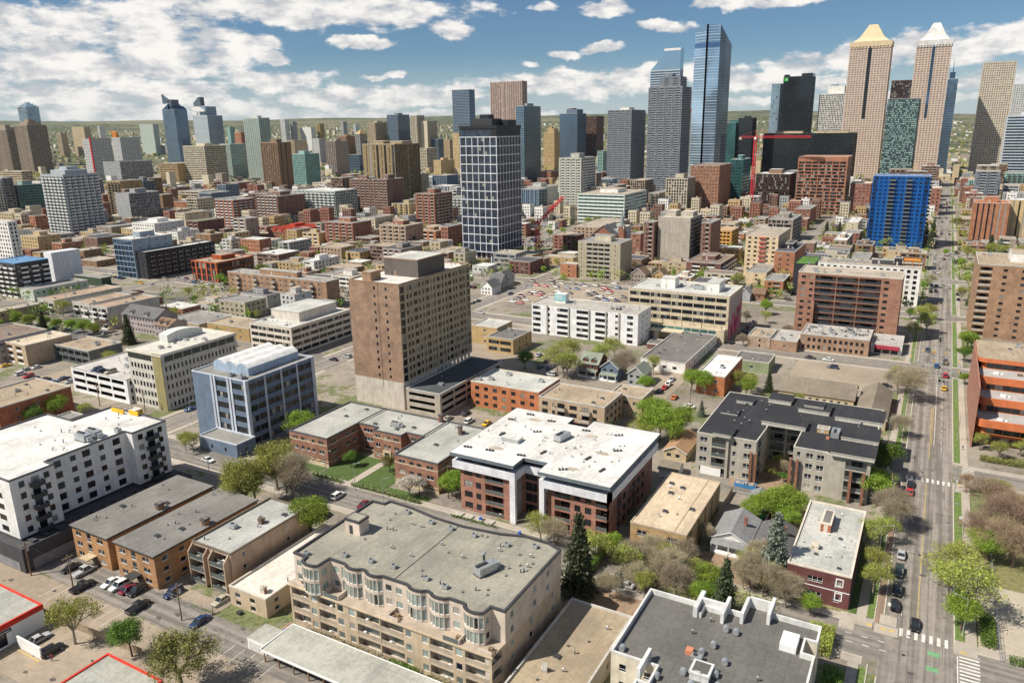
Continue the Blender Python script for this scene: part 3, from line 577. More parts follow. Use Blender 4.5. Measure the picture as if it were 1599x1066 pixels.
def brick_tower(s,x0,y0,x1,y1,h):
    zb=10.5; conc=mat('wall_tower_side',(.42,.34,.235),.85,.1,.3); pod=mat('podium_concrete',(.55,.5,.43))
    s.extra=[conc,pod]; s.acc=mat('coping_brown',(.3,.2,.14))
    s.face((x0,y0),(x1,y0),zb,h,'bt_s',3.1,.9)
    s.face((x1,y0),(x1,y1),zb,h,'bt_e',3.1,.9,wm=2)
    s.face((x1,y1),(x0,y1),zb,h,'blank'); s.face((x0,y1),(x0,y0),zb,h,'blank')
    s.w.box(x0,y0,0,x1-.3,y0+22,zb,3)
    s.w.box(x0,y0+22,0,x0+12,y1,zb,3)
    m=MB()
    for i in range(9): yy=y0+24+i*2.75; m.box(x1-1.2,yy-.35,0,x1-.5,yy+.35,zb) if yy<y1-.5 else None
    s.part('column',m,[M_WHITE]); m=MB(); m.box(x0,y0+.02,zb-.5,x1,y1,zb-.01); s.part('soffit',m,[pod])
    m=MB()
    for i in range(1,17): yy=y0+(y1-y0)*i/17; m.box(x1+.01,yy-.12,zb+.5,x1+.16,yy+.12,h-.5)
    s.part('rib',m,[conc])
    m=MB(); xx=x0+11.5/22.3*(x1-x0)+1.6; m.box(xx-.06,y0-.05,zb-3,xx+.06,y0-.004,h-.4); s.part('wall_joint',m,[M_DARKM])
    s.roof([(x0,y0),(x1,y0),(x1,y1),(x0,y1)],h,mat('roof_tower_white',(.62,.6,.55),.85,.1,.3,'roof'),coping=s.acc)
    hutbox(s,x0+5.5,y0+14.5,x1-1.9,y0+32,h-.4,h+6.2,mat('plant_brown_grey',(.13,.11,.1)),rm('whiteg')); hutbox(s,x0+5.2,y0+1.8,x0+9.3,y0+7.5,h-.4,h+2.8,wm('brown2'),rm('beige'))
    clutter(s,x0+2,y0+32,x1,y1,h-.4,16,('ac','vent','dark','hatch')); clutter(s,x0,y0,x0+5,y1,h-.4,8)
    unit(s,'big',x0+9,y1-9,h-.4)
    s.done()
def mural(s,x0,y0,x1,y1,h):
    # painted pink flowers on the side wall: flat paint, a few centimetres of panel
    m=MB(); r=random.Random(4); X=x1+.03
    m.quad((X,y0+1,1),(X,y1-1,1),(X,y1-1,h-2),(X,y0+1,h-2),0)
    for i in range(60):
        cy=y0+2+(y1-y0-4)*r.random(); cz=2+(h-7)*r.random()**1.3*(.35+.65*(cy-y0)/(y1-y0)); R1=r.uniform(.8,2.6); k=r.randrange(1,4); X=x1+.04+i*.002
        pts=[]
        for j in range(10): a=j*.628; rr=R1*r.uniform(.6,1.2); pts.append((X,cy+rr*math.cos(a)*.8,max(.8,cz+rr*math.sin(a)*1.3)))
        m.poly(pts,k)
    s.part('mural',m,[mat('mural_ground',(.4,.36,.33)),mat('mural_pink',(.55,.1,.2)),mat('mural_magenta',(.35,.03,.12)),mat('mural_rose',(.6,.25,.3))],label='pink flower mural on the side wall')
    # entrance canopies, terrace frame and rooftop plant
    hutbox(s,x0+14,y0+9,x0+21,y0+16,h-.4,h+4.5,wm('white'),rm('whiteg')); hutbox(s,x1-13,y0+8,x1-7,y0+19,h-.4,h+4.3,wm('white'),rm('whiteg')); unit(s,'big',x1-18,y0+12,h-.4); unit(s,'ac',x0+12,y0+10,h-.4)
    m=MB(); m.box(x0+8,y0-4.5,0,x1-.5,y0-.02,6.5,0); s.part('podium',m,[wm('creamo')]); 
    m=MB()
    for i in range(9): a=x0+10+i*(x1-x0-14)/9; m.box(a,y0-4.56,3.4,a+3.6,y0-4.51,6); 
    s.part('shop_window',m,[G_TEAL])
    m=MB()
    for i in range(5):
        a=x0+10+i*9.6; m.box(a-.12,y0-4.3,6.5,a+.12,y0-4.1,9.4); m.tube((a,y0-4.2,9.4),(a+2,y0-1,11.5),.1,.1,4); m.tube((a+2,y0-1,11.5),(a+4,y0-4.2,9.4),.1,.1,4)
    m.box(x0+10,y0-4.3,9.3,x1-2,y0-4.1,9.45); s.part('terrace_frame',m,[M_DARKM])
    m=MB(); m.box(x0+17,y0-9.5,0,x0+19,y0-4.6,4.2); m.box(x0+29,y0-9.5,0,x0+30.5,y0-4.6,4.2); m.box(x0+15,y0-10,4.2,x0+31,y0-4.6,4.8); s.part('entrance_canopy',m,[wm('cream')])
def hotel_bits(s,x0,y0,x1,y1,h,zr):
    m=MB(); m.box(x0+9.6,y0+7,zr,x0+15.5,y0+11,h+4.2); o=s.part('penthouse',m,[wm('white')])
    m=MB(); m.box(x0+9.4,y0+6.9,h+.6,x0+15.7,y0+6.98,h+4.0); q=s.part('sign_panel',m,[mat('turquoise_sign',(.25,.5,.52),.5)],label='turquoise rooftop hotel sign'); s_m=MB(); [s_m.box(x0+10+i*.2,y0+6.84,h+3.2-i*.75,x0+14.2-i*.3,y0+6.89,h+3.45-i*.75) for i in range(3)]; s.part('sign_lines',s_m,[M_WHITE])
    unit(s,'ac',x1-14,y0+7,zr); hutbox(s,x1-15,y0+5,x1-11.5,y0+8,zr,h+.9,wm('charcoal'),rm('grey'))
    m=MB()
    for a in(8.8,20.6,31.4,40.2,46.8): m.box(x0+a-.35,y0-.5,.1,x0+a+.35,y0-.01,h-.5)
    s.part('fin',m,[mat('rail_concrete',(.42,.4,.36)),])
def office_bits(s,x0,y0,x1,y1,h,zr):
    m=MB(); K=10; ya,yb=y0+13,y1-5; xa,xb=x0+2,x0+6.8
    pts=[(ya+(yb-ya)*k/K,h+1.8+1.8*math.sin(math.pi*(.15+.85*k/K))) for k in range(K+1)]
    for k in range(K): (p,zp),(q,zq)=pts[k],pts[k+1]; m.quad((xa,p,zp),(xb,p,zp),(xb,q,zq),(xa,q,zq),0); m.quad((xb,p,zr),(xb,q,zr),(xb,q,zq),(xb,p,zp),0)
    m.quad((xa,ya,zr),(xb,ya,zr),(xb,ya,pts[0][1]),(xa,ya,pts[0][1])); m.quad((xb,yb,zr),(xa,yb,zr),(xa,yb,pts[-1][1]),(xb,yb,pts[-1][1]))
    s.part('plant_box',m,[mat('plant_white',(.6,.62,.58))],label='curved white rooftop plant box')
    for i in range(7): unit(s,rnd.choice(('ac','hatch','vent')),x0+9+rnd.uniform(0,4),y0+9+i*2.4,zr)
    unit(s,'ac',x1-3,y0+22,zr)
    m=MB(); m.box(x0-.45,y0-.45,h-.9,x1+.45,y1+.45,h-.35); s.part('cornice',m,[wm('officew')])
    m=MB(); m.box(x0+.6,y0-.06,h-3.2,x1-5.8,y0-.01,h-.95); m.box(x1+.01,y0+1,h-3.2,x1+.06,y1-1,h-.95)
    s.part('dark_band',m,[G_BLACK])
    for i in range(8): 
        m=MB(); a=y0+1+i*(y1-y0-2)/8; m.box(x1+.06,a-.1,h-3.2,x1+.2,a+.1,h-.95); s.part('mullion',m,[wm('officew')])
TREES=[('bud', 11, -143.6, 71.9), ('bud', 13, -155.6, 127.7), ('bud', 12, -159.1, 142.2), ('bud', 7, -206.4, 148.4), ('bud', 7, -202.8, 148.5), ('bud', 6, -264.6, 151.6), ('bud', 9, -77.0, 150.7), ('bud', 8, -62.6, 163.8), ('bud', 10, -76.3, 221.2), ('bud', 10, -63.6, 223.1), ('bud', 9, -6.7, 177.1), ('bud', 8, -2.9, 172.5), ('bud', 8, -61.1, 289.1), ('bud', 8, -55.4, 287.7), ('bud', 14, -125.8, 270.2), ('bud', 12, -123.6, 282.7), ('bud', 15, -106.7, 279.6), ('bud', 12, -98.4, 276.6), ('bud', 11, -119.5, 292.7), ('bud', 9, -6.1, 319.1), ('bud', 15, 14.2, 165.9), ('bud', 12, 11.8, 172.4), ('bud', 6, 20.4, 264.9), ('bud', 6, 25.3, 259.8), ('bud', 6, 31.0, 264.8), ('bud', 9, 17.4, 499.6), ('bud', 10, 21.9, 537.5), ('bud', 10, 25.7, 585.2), ('bud', 11, 23.2, 659.6), ('bud', 11, 30.1, 641.3), ('bud', 12, 53.7, 695.8), ('bud', 12, 60.6, 676.2), ('bud', 12, 1.9, 410.5), ('bud', 10, -1.5, 432.6), ('bud', 9, -54.8, 641.4), ('bud', 9, -70.0, 651.8), ('bud', 9, -64.8, 691.1), ('bud', 10, -164.0, 525.4), ('bud', 7, -71.9, 398.8), ('bud', 8, -351.5, 729.1), ('bud', 8, -350.0, 792.5), ('bud', 8, -382.2, 760.0), ('bud', 8, -318.3, 754.5), ('bud', 8, -57.0, 464.6), ('bud', 12, 39.4, 676.3), ('bud', 11, 46.3, 673.0), ('bud', 8, -85.3, 566.5), ('bud', 8, -73.4, 545.1), ('bud', 17, -155.0, 126.8), ('bud', 14, -156.0, 131.6), ('bud', 16, -157.9, 141.5), ('bud', 14, -154.1, 141.2), ('bud', 9, -62.0, 148.1), ('bud', 8, -53.2, 159.1), ('bud', 8, -27.7, 158.5), ('bud', 9, -5.9, 183.8), ('bud', 8, -2.7, 164.8), ('bud', 8, -2.3, 189.0), ('bud', 7, -36.2, 275.6), ('bud', 14, -130.8, 284.1), ('bud', 13, -131.9, 273.7), ('bud', 7, -47.8, 469.0), ('bud', 9, -3.5, 397.5), ('bud', 9, 2.3, 442.0), ('bud', 6, 21.7, 272.4), ('bud', 11, 30.7, 568.2), ('bud', 11, 38.1, 622.2), ('bud', 9, 14.3, 182.1), ('bud', 11, 57.5, 630.9), ('bud', 6, -141.5, 183.3), ('bud', 11, -118.8, 305.8), ('bud', 9, -96.0, 291.5), ('bud', 9, -74.0, 217.7), ('bud', 6, -322.3, 286.4), ('bare', 14, -148.7, 138.8), ('bare', 8, -53.0, 149.7), ('bare', 8, -49.1, 154.2), ('bare', 8, -40.7, 144.8), ('bare', 9, -26.6, 156.3), ('bare', 8, -20.6, 154.0), ('bare', 8, -26.6, 163.5), ('bare', 13, -127.7, 271.1), ('bare', 12, -105.2, 282.2), ('bare', 11, -1.5, 200.0), ('bare', 7, -27.8, 373.3), ('bare', 7, -39.1, 373.9), ('bare', 6, -51.1, 368.0), ('bare', 11, -5.7, 310.2), ('bare', 4, -109.5, 100.7), ('bright', 12, -73.9, 223.6), ('bright', 12, -66.7, 221.5), ('bright', 11, -67.1, 233.1), ('bright', 10, -75.5, 238.4), ('bright', 9, -28.4, 187.9), ('bright', 10, -26.5, 190.8), ('bright', 9, -23.7, 190.3), ('bright', 6, -33.3, 185.4), ('bright', 10, -5.3, 209.7), ('bright', 12, -129.6, 125.4), ('bright', 11, -128.5, 123.1), ('bright', 8, -110.7, 161.5), ('bright', 10, -275.6, 140.4), ('bright', 9, -276.6, 136.4), ('bright', 10, -272.4, 145.5), ('bright', 8, -55.6, 281.1), ('bright', 10, -71.8, 277.1), ('bright', 9, 18.9, 390.2), ('bright', 5, 17.1, 334.2), ('bright', 9, 26.1, 203.9), ('bright', 8, 19.6, 190.8), ('bud', 9, -52.9, 145.3), ('bud', 8, -45.3, 152.3), ('bud', 8, -23.5, 155.2), ('bud', 7, -46.5, 140.4), ('bud', 6, -38.0, 153.1), ('bud', 8, 23.0, 224.3), ('bud', 8, 17.1, 192.6), ('bud', 6, -44.4, 167.0), ('bright', 7, -34.8, 149.2), ('bright', 6, -34.7, 143.9), ('bright', 5, -13.6, 151.3), ('bright', 7, -59.0, 152.8), ('olive', 12, -112.6, 73.2), ('olive', 6, -37.4, 149.8), ('green', 9, -129.8, 75.0), ('green', 11, -130.5, 126.3), ('green', 9, -147.3, 273.9), ('green', 12, -5.4, 229.5), ('green', 9, -266.0, 137.1), ('green', 9, -271.6, 136.9), ('green', 8, -264.3, 140.6), ('green', 6, -38.4, 149.3), ('green', 5, -32.9, 145.7), ('green', 9, -385.3, 513.9), ('green', 8, -349.7, 518.6), ('green', 7, 17.3, 367.5), ('green', 6, -6.6, 440.8), ('bright', 12, -175.4, 169.5), ('bright', 7, -111.0, 160.0), ('bright', 13, -71.1, 225.1), ('bright', 10, -79.7, 238.3), ('bright', 9, -61.9, 228.6), ('bright', 10, -75.7, 277.6), ('bright', 8, -27.8, 193.2), ('bright', 7, -24.0, 183.9), ('bright', 6, -32.7, 191.4), ('bright', 9, -5.7, 215.7), ('bright', 9, 19.3, 415.0), ('bright', 8, 21.3, 451.1), ('bright', 7, -28.1, 646.5), ('bright', 7, -21.5, 656.0), ('bright', 9, -75.6, 417.3), ('bright', 11, -799.1, 511.2), ('bright', 11, -721.4, 468.0), ('bright', 10, -690.4, 452.5), ('bright', 8, -421.9, 347.9), ('bright', 10, -818.5, 427.0), ('bright', 9, -379.4, 527.8), ('bright', 9, -370.7, 527.7), ('bright', 9, -365.1, 534.0), ('bright', 6, -371.9, 286.5), ('bright', 7, -372.2, 293.5), ('bright', 7, -375.4, 303.2), ('bright', 8, 20.4, 391.0), ('bright', 7, -88.9, 465.2), ('bright', 8, -434.6, 221.4), ('bright', 8, -420.7, 220.4), ('bright', 8, -410.7, 222.2), ('bright', 8, -398.9, 222.1), ('bright', 8, -390.0, 223.5), ('bright', 8, -380.2, 224.0), ('bright', 8, -370.3, 223.2), ('bright', 8, 14.1, 159.9), ('bright', 6, 8.4, 669.2), ('bright', 8, 18.5, 613.3), ('bright', 8, 24.3, 493.7), ('bright', 8, -68.7, 489.0), ('bright', 8, -427.8, 1154.4), ('bright', 8, -90.4, 267.7), ('bare', 12, -150.4, 139.6), ('bare', 8, -73.5, 151.2), ('bare', 10, -62.8, 160.2), ('bare', 8, -52.5, 146.4), ('bare', 8, -48.8, 149.0), ('bare', 9, -43.9, 148.0), ('bare', 7, -53.1, 136.9), ('bare', 7, -48.6, 142.0), ('bare', 8, -42.4, 155.3), ('bare', 9, -23.8, 153.1), ('bare', 8, -18.7, 151.6), ('bare', 8, -28.2, 154.1), ('bare', 10, -0.3, 196.3), ('bare', 14, -1.4, 302.1), ('bare', 8, -2.5, 264.8), ('bare', 7, -88.8, 335.2), ('bare', 7, -80.8, 394.5), ('bare', 8, -362.4, 767.9), ('bare', 4, -91.6, 98.3), ('bare', 3, -84.6, 97.7), ('bare', 4, -78.0, 97.1), ('bare', 3.5, -97.5, 97.4), ('bare', 6, -33.7, 389.2), ('bare', 7, -26.5, 388.8), ('bare', 6, -57.7, 377.6), ('bare', 9, 0.4, 531.8), ('bare', 8, -315.6, 699.0), ('bare', 6, -72.7, 351.4), ('bare', 6, -40.9, 168.9), ('brown', 12, 23.1, 203.9), ('brown', 11, 21.3, 217.5), ('brown', 12, 24.8, 192.0), ('brown', 10, 18.5, 196.6), ('brown', 11, 27.3, 211.4), ('brown', 6, 16.0, 229.2), ('spruce', 15, -342.2, 223.6), ('spruce', 14, -53.3, 684.6), ('spruce', 13, -87.9, 753.7), ('spruce', 16, -2.4, 706.6), ('spruce', 15, -6.9, 756.6), ('spruce', 15, 38.8, 692.6), ('spruce', 9, -49.3, 290.8), ('spruce', 12, -430.7, 590.7), ('spruce', 11, -396.2, 536.0), ('spruce', 12, -78.5, 767.1), ('spruce', 14, -1.8, 780.6), ('spruce', 8, -85.1, 217.9), ('bluespruce', 13, 45.1, 692.0), ('bluespruce', 6, -65.3, 253.8), ('blossom', 8, -120.6, 155.0), ('blossom', 6, -120.1, 158.8), ('blossom', 6, -72.3, 457.4)]
CARS=[('sedan', 'black', -171.1, 88.1, 0, 'n'), ('sedan', 'white', -156.8, 88.7, 0, 'n'), ('sedan', 'maroon', -150.8, 89.1, 0, 'n'), ('sedan', 'beige', -128.5, 95.9, 0, 'n'), ('sedan', 'navy', -126.5, 88.5, 0, 'n'), ('sedan', 'maroon', -129.3, 145.4, 0, 'n'), ('sedan', 'black', -134.5, 135.4, 0, 'n'), ('sedan', 'black', -141.4, 217.4, 0, 'n'), ('sedan', 'yellow', -129.7, 212.3, 0, 'n'), ('sedan', 'black', -78.3, 353.5, 0, 'n'), ('sedan', 'orange', -79.4, 267.6, 0, 'n'), ('sedan', 'silver', -151.2, 69.0, 0, 'n'), ('sedan', 'black', 1.9, 162.7, 0, 'n'), ('sedan', 'black', 5.9, 157.2, 0, 'n'), ('sedan', 'red', 2.3, 222.0, 0, 'n'), ('sedan', 'black', 2.4, 227.4, 0, 'n'), ('sedan', 'yellow', 10.1, 323.9, 0, 'n'), ('sedan', 'navy', 3.2, 379.1, 0, 'n'), ('sedan', 'silver', 2.0, 185.4, 0, 'n'), ('sedan', 'black', 15.9, 516.2, 0, 'n'), ('sedan', 'black', 16.2, 500.9, 0, 'n'), ('sedan', 'white', 5.0, 588.5, 0, 'n'), ('sedan', 'white', 5.9, 661.5, 0, 'n'), ('sedan', 'black', -235.5, 373.0, 0, 'n'), ('sedan', 'navy', -235.1, 378.9, 0, 'n'), ('sedan', 'black', -241.0, 422.2, 0, 'n'), ('suv', 'white', -153.9, 88.8, 0, 'n'), ('suv', 'black', -148.4, 89.5, 0, 'n'), ('suv', 'navy', -140.5, 92.8, 0, 'n'), ('suv', 'white', -139.3, 146.2, 0, 'n'), ('suv', 'white', -136.4, 211.6, 0, 'n'), ('suv', 'black', 1.9, 168.8, 0, 'n'), ('suv', 'darkgreen', 1.9, 177.0, 0, 'n'), ('suv', 'blue', 7.1, 354.3, 0, 'n'), ('suv', 'red', 10.5, 341.6, 0, 'n'), ('suv', 'navy', 10.4, 361.0, 0, 'n'), ('suv', 'silver', 13.1, 661.5, 0, 'n'), ('suv', 'black', 4.5, 538.1, 0, 'n'), ('suv', 'black', 4.4, 521.0, 0, 'n'), ('suv', 'black', 18.5, 704.7, 0, 'n'), ('suv', 'black', -145.2, 68.2, 0, 'n'), ('suv', 'navy', -227.0, 404.8, 0, 'n'), ('pickup', 'silver', -166.9, 88.8, 0, 'n'), ('pickup', 'black', -161.2, 84.7, 0, 'n'), ('pickup', 'black', -142.7, 85.7, 0, 'n'), ('sedan', 'white', -192.7, 145.9, 0, 'e'), ('sedan', 'black', -231.2, 247.2, 0, 'e'), ('sedan', 'white', -34.4, 344.1, 0, 'e'), ('sedan', 'black', -9.9, 317.3, 0, 'e'), ('sedan', 'black', -41.8, 343.7, 0, 'e'), ('sedan', 'black', -233.9, 446.6, 0, 'e'), ('sedan', 'navy', -228.1, 428.2, 0, 'e'), ('sedan', 'black', -255.2, 451.8, 0, 'e'), ('sedan', 'silver', -241.6, 424.2, 0, 'e'), ('sedan', 'black', -205.3, 450.2, 0, 'e'), ('sedan', 'navy', -199.1, 450.8, 0, 'e'), ('sedan', 'white', -267.3, 124.4, 0, 'e'), ('sedan', 'black', -44.0, 293.4, 0, 'e'), ('sedan', 'white', -54.3, 144.6, 0, 'e'), ('sedan', 'white', -71.9, 260.6, 0, 'e'), ('sedan', 'silver', -52.0, 143.0, 0, 'e'), ('sedan', 'yellow', -477.7, 327.1, 0, 'e'), ('sedan', 'white', -276.2, 408.2, 0, 'e'), ('sedan', 'navy', -159.2, 70.7, 0, 'e'), ('sedan', 'black', -33.0, 396.2, 0, 'e'), ('sedan', 'silver', -58.7, 385.2, 0, 'e'), ('sedan', 'navy', -76.2, 375.3, 0, 'e'), ('suv', 'silver', -229.0, 253.8, 0, 'e'), ('suv', 'silver', -133.9, 271.8, 0, 'e'), ('suv', 'navy', -31.3, 333.4, 0, 'e'), ('sedan', 'silver', -227.3, 428.5, 0, 'e'), ('sedan', 'red', -218.4, 434.9, 0, 'e'), ('sedan', 'white', -216.9, 415.8, 0, 'e'), ('suv', 'maroon', -217.3, 401.1, 0, 'e'), ('sedan', 'navy', -217.2, 395.1, 0, 'e'), ('sedan', 'white', -203.2, 403.7, 0, 'e'), ('sedan', 'white', -203.9, 424.0, 0, 'e'), ('sedan', 'blue', -202.6, 435.5, 0, 'e'), ('sedan', 'blue', -196.6, 436.1, 0, 'e'), ('sedan', 'black', -194.9, 421.8, 0, 'e'), ('suv', 'black', -181.5, 421.9, 0, 'e'), ('suv', 'black', -179.8, 426.8, 0, 'e'), ('suv', 'white', -174.1, 421.3, 0, 'e'), ('sedan', 'red', -181.1, 445.5, 0, 'e'), ('suv', 'red', -174.4, 437.7, 0, 'e'), ('suv', 'blue', -173.7, 448.9, 0, 'e'), ('sedan', 'black', -181.7, 406.0, 0, 'e'), ('sedan', 'black', -173.4, 407.9, 0, 'e'), ('sedan', 'navy', -160.4, 414.1, 0, 'e'), ('sedan', 'black', -160.8, 425.6, 0, 'e'), ('suv', 'black', -159.6, 406.9, 0, 'e'), ('sedan', 'black', -195.0, 413.6, 0, 'e'), ('sedan', 'red', -209.4, 408.9, 0, 'e'), ('sedan', 'white', -209.8, 392.8, 0, 'e'), ('sedan', 'black', -173.1, 413.9, 0, 'e'), ('suv', 'blue', -166.9, 412.9, 0, 'e'), ('suv', 'silver', -211.1, 436.0, 0, 'e'), ('suv', 'red', -225.3, 436.3, 0, 'e'), ('suv', 'black', -218.0, 444.4, 0, 'e'), ('suv', 'beige', -211.8, 447.2, 0, 'e'), ('sedan', 'beige', -194.3, 446.1, 0, 'e'), ('suv', 'beige', -189.4, 450.6, 0, 'e'), ('suv', 'white', -180.5, 461.7, 0, 'e'), ('suv', 'beige', -190.1, 394.4, 0, 'e'), ('suv', 'silver', -195.0, 395.9, 0, 'e'), ('suv', 'beige', -176.8, 397.0, 0, 'e'), ('sedan', 'red', -172.1, 395.5, 0, 'e'), ('sedan', 'silver', -162.1, 400.3, 0, 'e'), ('suv', 'beige', -172.6, 432.2, 0, 'e'), ('suv', 'maroon', -216.8, 409.5, 0, 'e'), ('suv', 'maroon', -210.8, 414.4, 0, 'e'), ('sedan', 'beige', -203.8, 415.6, 0, 'e'), ('suv', 'white', -215.7, 386.1, 0, 'e'), ('sedan', 'red', -209.9, 385.1, 0, 'e'), ('sedan', 'navy', -186.6, 407.5, 0, 'e'), ('sedan', 'white', -166.4, 420.9, 0, 'e'), ('sedan', 'maroon', -180.3, 439.3, 0, 'e'), ('sedan', 'white', -186.4, 434.3, 0, 'e'), ('sedan', 'silver', -151.2, 294.3, 0, 'n'), ('sedan', 'maroon', -143.8, 288.1, 0, 'n'), ('sedan', 'navy', -142.6, 279.3, 0, 'n'), ('sedan', 'blue', -138.7, 280.2, 0, 'n'), ('suv', 'white', -86.2, 280.9, 0, 'n'), ('sedan', 'red', -86.2, 276.6, 0, 'n'), ('sedan', 'navy', -86.8, 272.0, 0, 'n'), ('sedan', 'silver', -86.8, 287.7, 0, 'n'), ('sedan', 'silver', -344.7, 175.1, 0, 'n'), ('sedan', 'white', -343.7, 178.7, 0, 'n'), ('suv', 'red', -333.6, 169.6, 0, 'n'), ('sedan', 'black', -328.8, 169.1, 0, 'n'), ('sedan', 'black', -322.5, 170.3, 0, 'n'), ('sedan', 'blue', -315.8, 169.9, 0, 'n'), ('sedan', 'navy', -316.7, 175.1, 0, 'n'), ('sedan', 'yellow', -359.3, 174.2, 0, 'n'), ('suv', 'white', -340.4, 170.2, 0, 'n'), ('sedan', 'silver', -310.2, 173.6, 0, 'n'), ('suv', 'maroon', -318.1, 167.0, 0, 'n'), ('sedan', 'beige', -78.0, 361.3, 0, 'n'), ('suv', 'maroon', -78.0, 369.1, 0, 'n'), ('sedan', 'black', -77.9, 375.9, 0, 'n'), ('suv', 'maroon', -77.6, 383.0, 0, 'n'), ('sedan', 'silver', -77.6, 390.2, 0, 'n'), ('sedan', 'beige', -77.5, 397.6, 0, 'n'), ('suv', 'silver', -47.6, 422.7, 0, 'n'), ('sedan', 'silver', -45.0, 422.4, 0, 'n'), ('sedan', 'beige', -144.5, 210.3, 0, 'n'), ('suv', 'navy', -284.5, 170.4, 9.72, 'n'), ('suv', 'navy', -280.8, 170.4, 9.72, 'n'), ('suv', 'beige', -277.2, 171.3, 9.72, 'n')]
POLES=[('lamp', -5.5, 259.7), ('lamp', 14.4, 158.5), ('lamp', -181.5, 137.3), ('lamp', -2.7, 182.3), ('lamp', 14.9, 201.4), ('lamp', 13.2, 227.7), ('lamp', -93.3, 318.3), ('lamp', -23.4, 369.6), ('lamp', -112.7, 162.6), ('lamp', -151.1, 154.5), ('lamp', -137.8, 151.9), ('lamp', 2.6, 326.9), ('lamp', 18.3, 465.3), ('lamp', 18.0, 562.4), ('lamp', -219.3, 369.6), ('lamp', -238.2, 483.5), ('lamp', -170.3, 464.1), ('lamp', -89.5, 459.0), ('lamp', -124.3, 148.0), ('lamp', -32.9, 563.5), ('lamp', -225.1, 166.0), ('lamp', -207.4, 236.2), ('utility', -177.2, 82.1), ('utility', -162.7, 83.4), ('utility', -130.8, 87.4), ('utility', -271.7, 161.5), ('utility', -250.2, 165.4), ('utility', -70.8, 258.2), ('utility', -54.9, 227.5), ('utility', -251.3, 152.7), ('utility', -184.9, 233.4), ('utility', -2.2, 211.3)]
HORIZON=[(-2874, 1817, 76, 25, 129, 'beige', 'pale long college block on the horizon left of the red finned condo'), (-2836, 1875, 12, 25, 131, 'white', 'slim white tower on the horizon above the red finned condo'), (-2741, 2011, 80, 25, 136, 'palegreen', 'pale green hospital like block on the horizon left of the blue twin tower'), (-2407, 2401, 24, 25, 148, 'white', 'small white tower on the horizon right of the pale green condo tower'), (-2383, 2426, 12, 25, 139, 'greyw', 'small grey tower on the horizon beside the white one'), (-2304, 2500, 16, 25, 130, 'ochre', 'ochre block on the horizon near the tan slabs'), (-2232, 2565, 12, 25, 137, 'greyw', 'grey tower on the horizon left of the steel office tower'), (-2194, 2597, 12, 25, 126, 'white', 'tiny white tower on the horizon left of the steel office tower'), (-2553, 2246, 18, 25, 122, 'teal', 'pale teal block on the horizon between the twin crown tower and the pale condo'), (-2723, 2036, 120, 25, 55, 'mist', 'row of pale blocks half way up the hillside'), (-775, 3311, 52, 25, 119, 'tealdark', 'dark low glass block right of the curved glass tower'), (-2909, 1761, 28, 25, 107, 'beige', 'tan block among far trees at left'), (-2343, 2464, 60, 25, 116, 'white', 'long low white block on the horizon'), (-2618, 2170, 40, 25, 94, 'cream', 'cream block on the hillside left of the pale green tower')]
# ------------------------------------------------------------------ the blocks and towers, in metres
B('condo_tower','tall taupe condo tower cut by the left edge of the photo, striped vertically',-2348.7,1221.2,-2272.5,1262,116.7,'taupe','strip','strip','grey',stepx=1)
B('condo_tower','tall taupe condo tower with stepped top standing in front of the pale blue glass tower',-2150,1177.6,-2091.3,1229.5,126.8,'taupe','strip','strip','grey',stepx=1)
B('glass_tower','pale blue glass tower with stepped crown rising behind the taupe condo towers',-2607.5,1449.4,-2560.2,1489.6,188.9,'skyblue','glz','glz','grey',crown=1,fh=4)
B('condo_tower','white condo tower with a bright red vertical fin and red roof edge',-1596.6,1008.6,-1570.1,1055.6,92.2,'mist','bal','bal','redr',fin='red')
B('condo_tower','grey balconied condo tower with an orange curved sail on its roof',-1945.6,1310.6,-1911.8,1369.6,91.9,'mist','bal','bal','grey',sail=1,fin=None)
B('office_block','wide low grey office block in front of the red finned condo tower',-1446.4,948,-1394,1018,48.7,'greyw','win','ribd','dark',fh=3.6)
B('office_block','tan stepped office block with dark ribbon windows left of the cream banded office',-1423.6,1055.5,-1367.6,1103.7,41,'tan','rib','few','tanr',fh=3.6)
B('office_block','cream banded office block with rooftop sign box below the twin slanted crown towers',-1367.3,1074.4,-1303.9,1128.5,75.2,'cream','rib','rib','cream',fh=3.6,ph=1)
B('glass_tower','dark blue glass tower with an open slanted crown, left of the twin pair',-2133.1,1618.4,-2077.2,1664.7,169.7,'navyglass','bandw','bandw','dark',slant=1,fh=3.3)
B('glass_tower','white and blue tower with a dark slanted blade crown, right of the twin pair',-2026.5,1641.8,-1962.2,1698.8,151,'whiteblue','navywin','bandw','white',slant=2,fh=3.3)
B('condo_tower','pale glassy condo block with flat white cap beside the twin crown tower',-1378.1,1177.1,-1346.3,1219.5,76.6,'palegreen','grid','grid','white')
B('apartment_tower','slim orange brick tower with stepped top partly hidden behind the pale green tower',-1462,1295.2,-1440.7,1316.8,100.5,'orangebrick','win','win','brownr')
B('condo_tower','tall pale green and white condo tower with a small rooftop box, left of the brown slab tower',-1320.3,1197.6,-1275,1228.9,129.1,'palegreen','strip','strip','white',ph=1)
B('condo_tower','large grey and white condo tower with stepped top and stacked balconies',-790.7,449.9,-752.9,486.5,62.8,'greyblue','balB','balB','grey',stepx=1,ph=1)
B('apartment_tower','ochre apartment tower with a column of rounded balconies',-907.7,594.8,-880.3,625.5,44.8,'ochre','balB','few','brownr')
B('office_block','grey metal clad office block with a dark ribbed long face',-824.9,549.3,-800.5,588.5,35.5,'greyw','ribs','dgrid','grey',fh=3.4,ph=1)
B('office_block','plain brown walled block right of the grey metal clad office',-844.1,614.3,-830.6,629.1,28.2,'brown','few','few','beige')
B('office_block','beige office block with dark square openings near the left edge',-1472.2,769.6,-1409.3,788.9,40,'beige','rib','rib','tanr',fh=3.6)
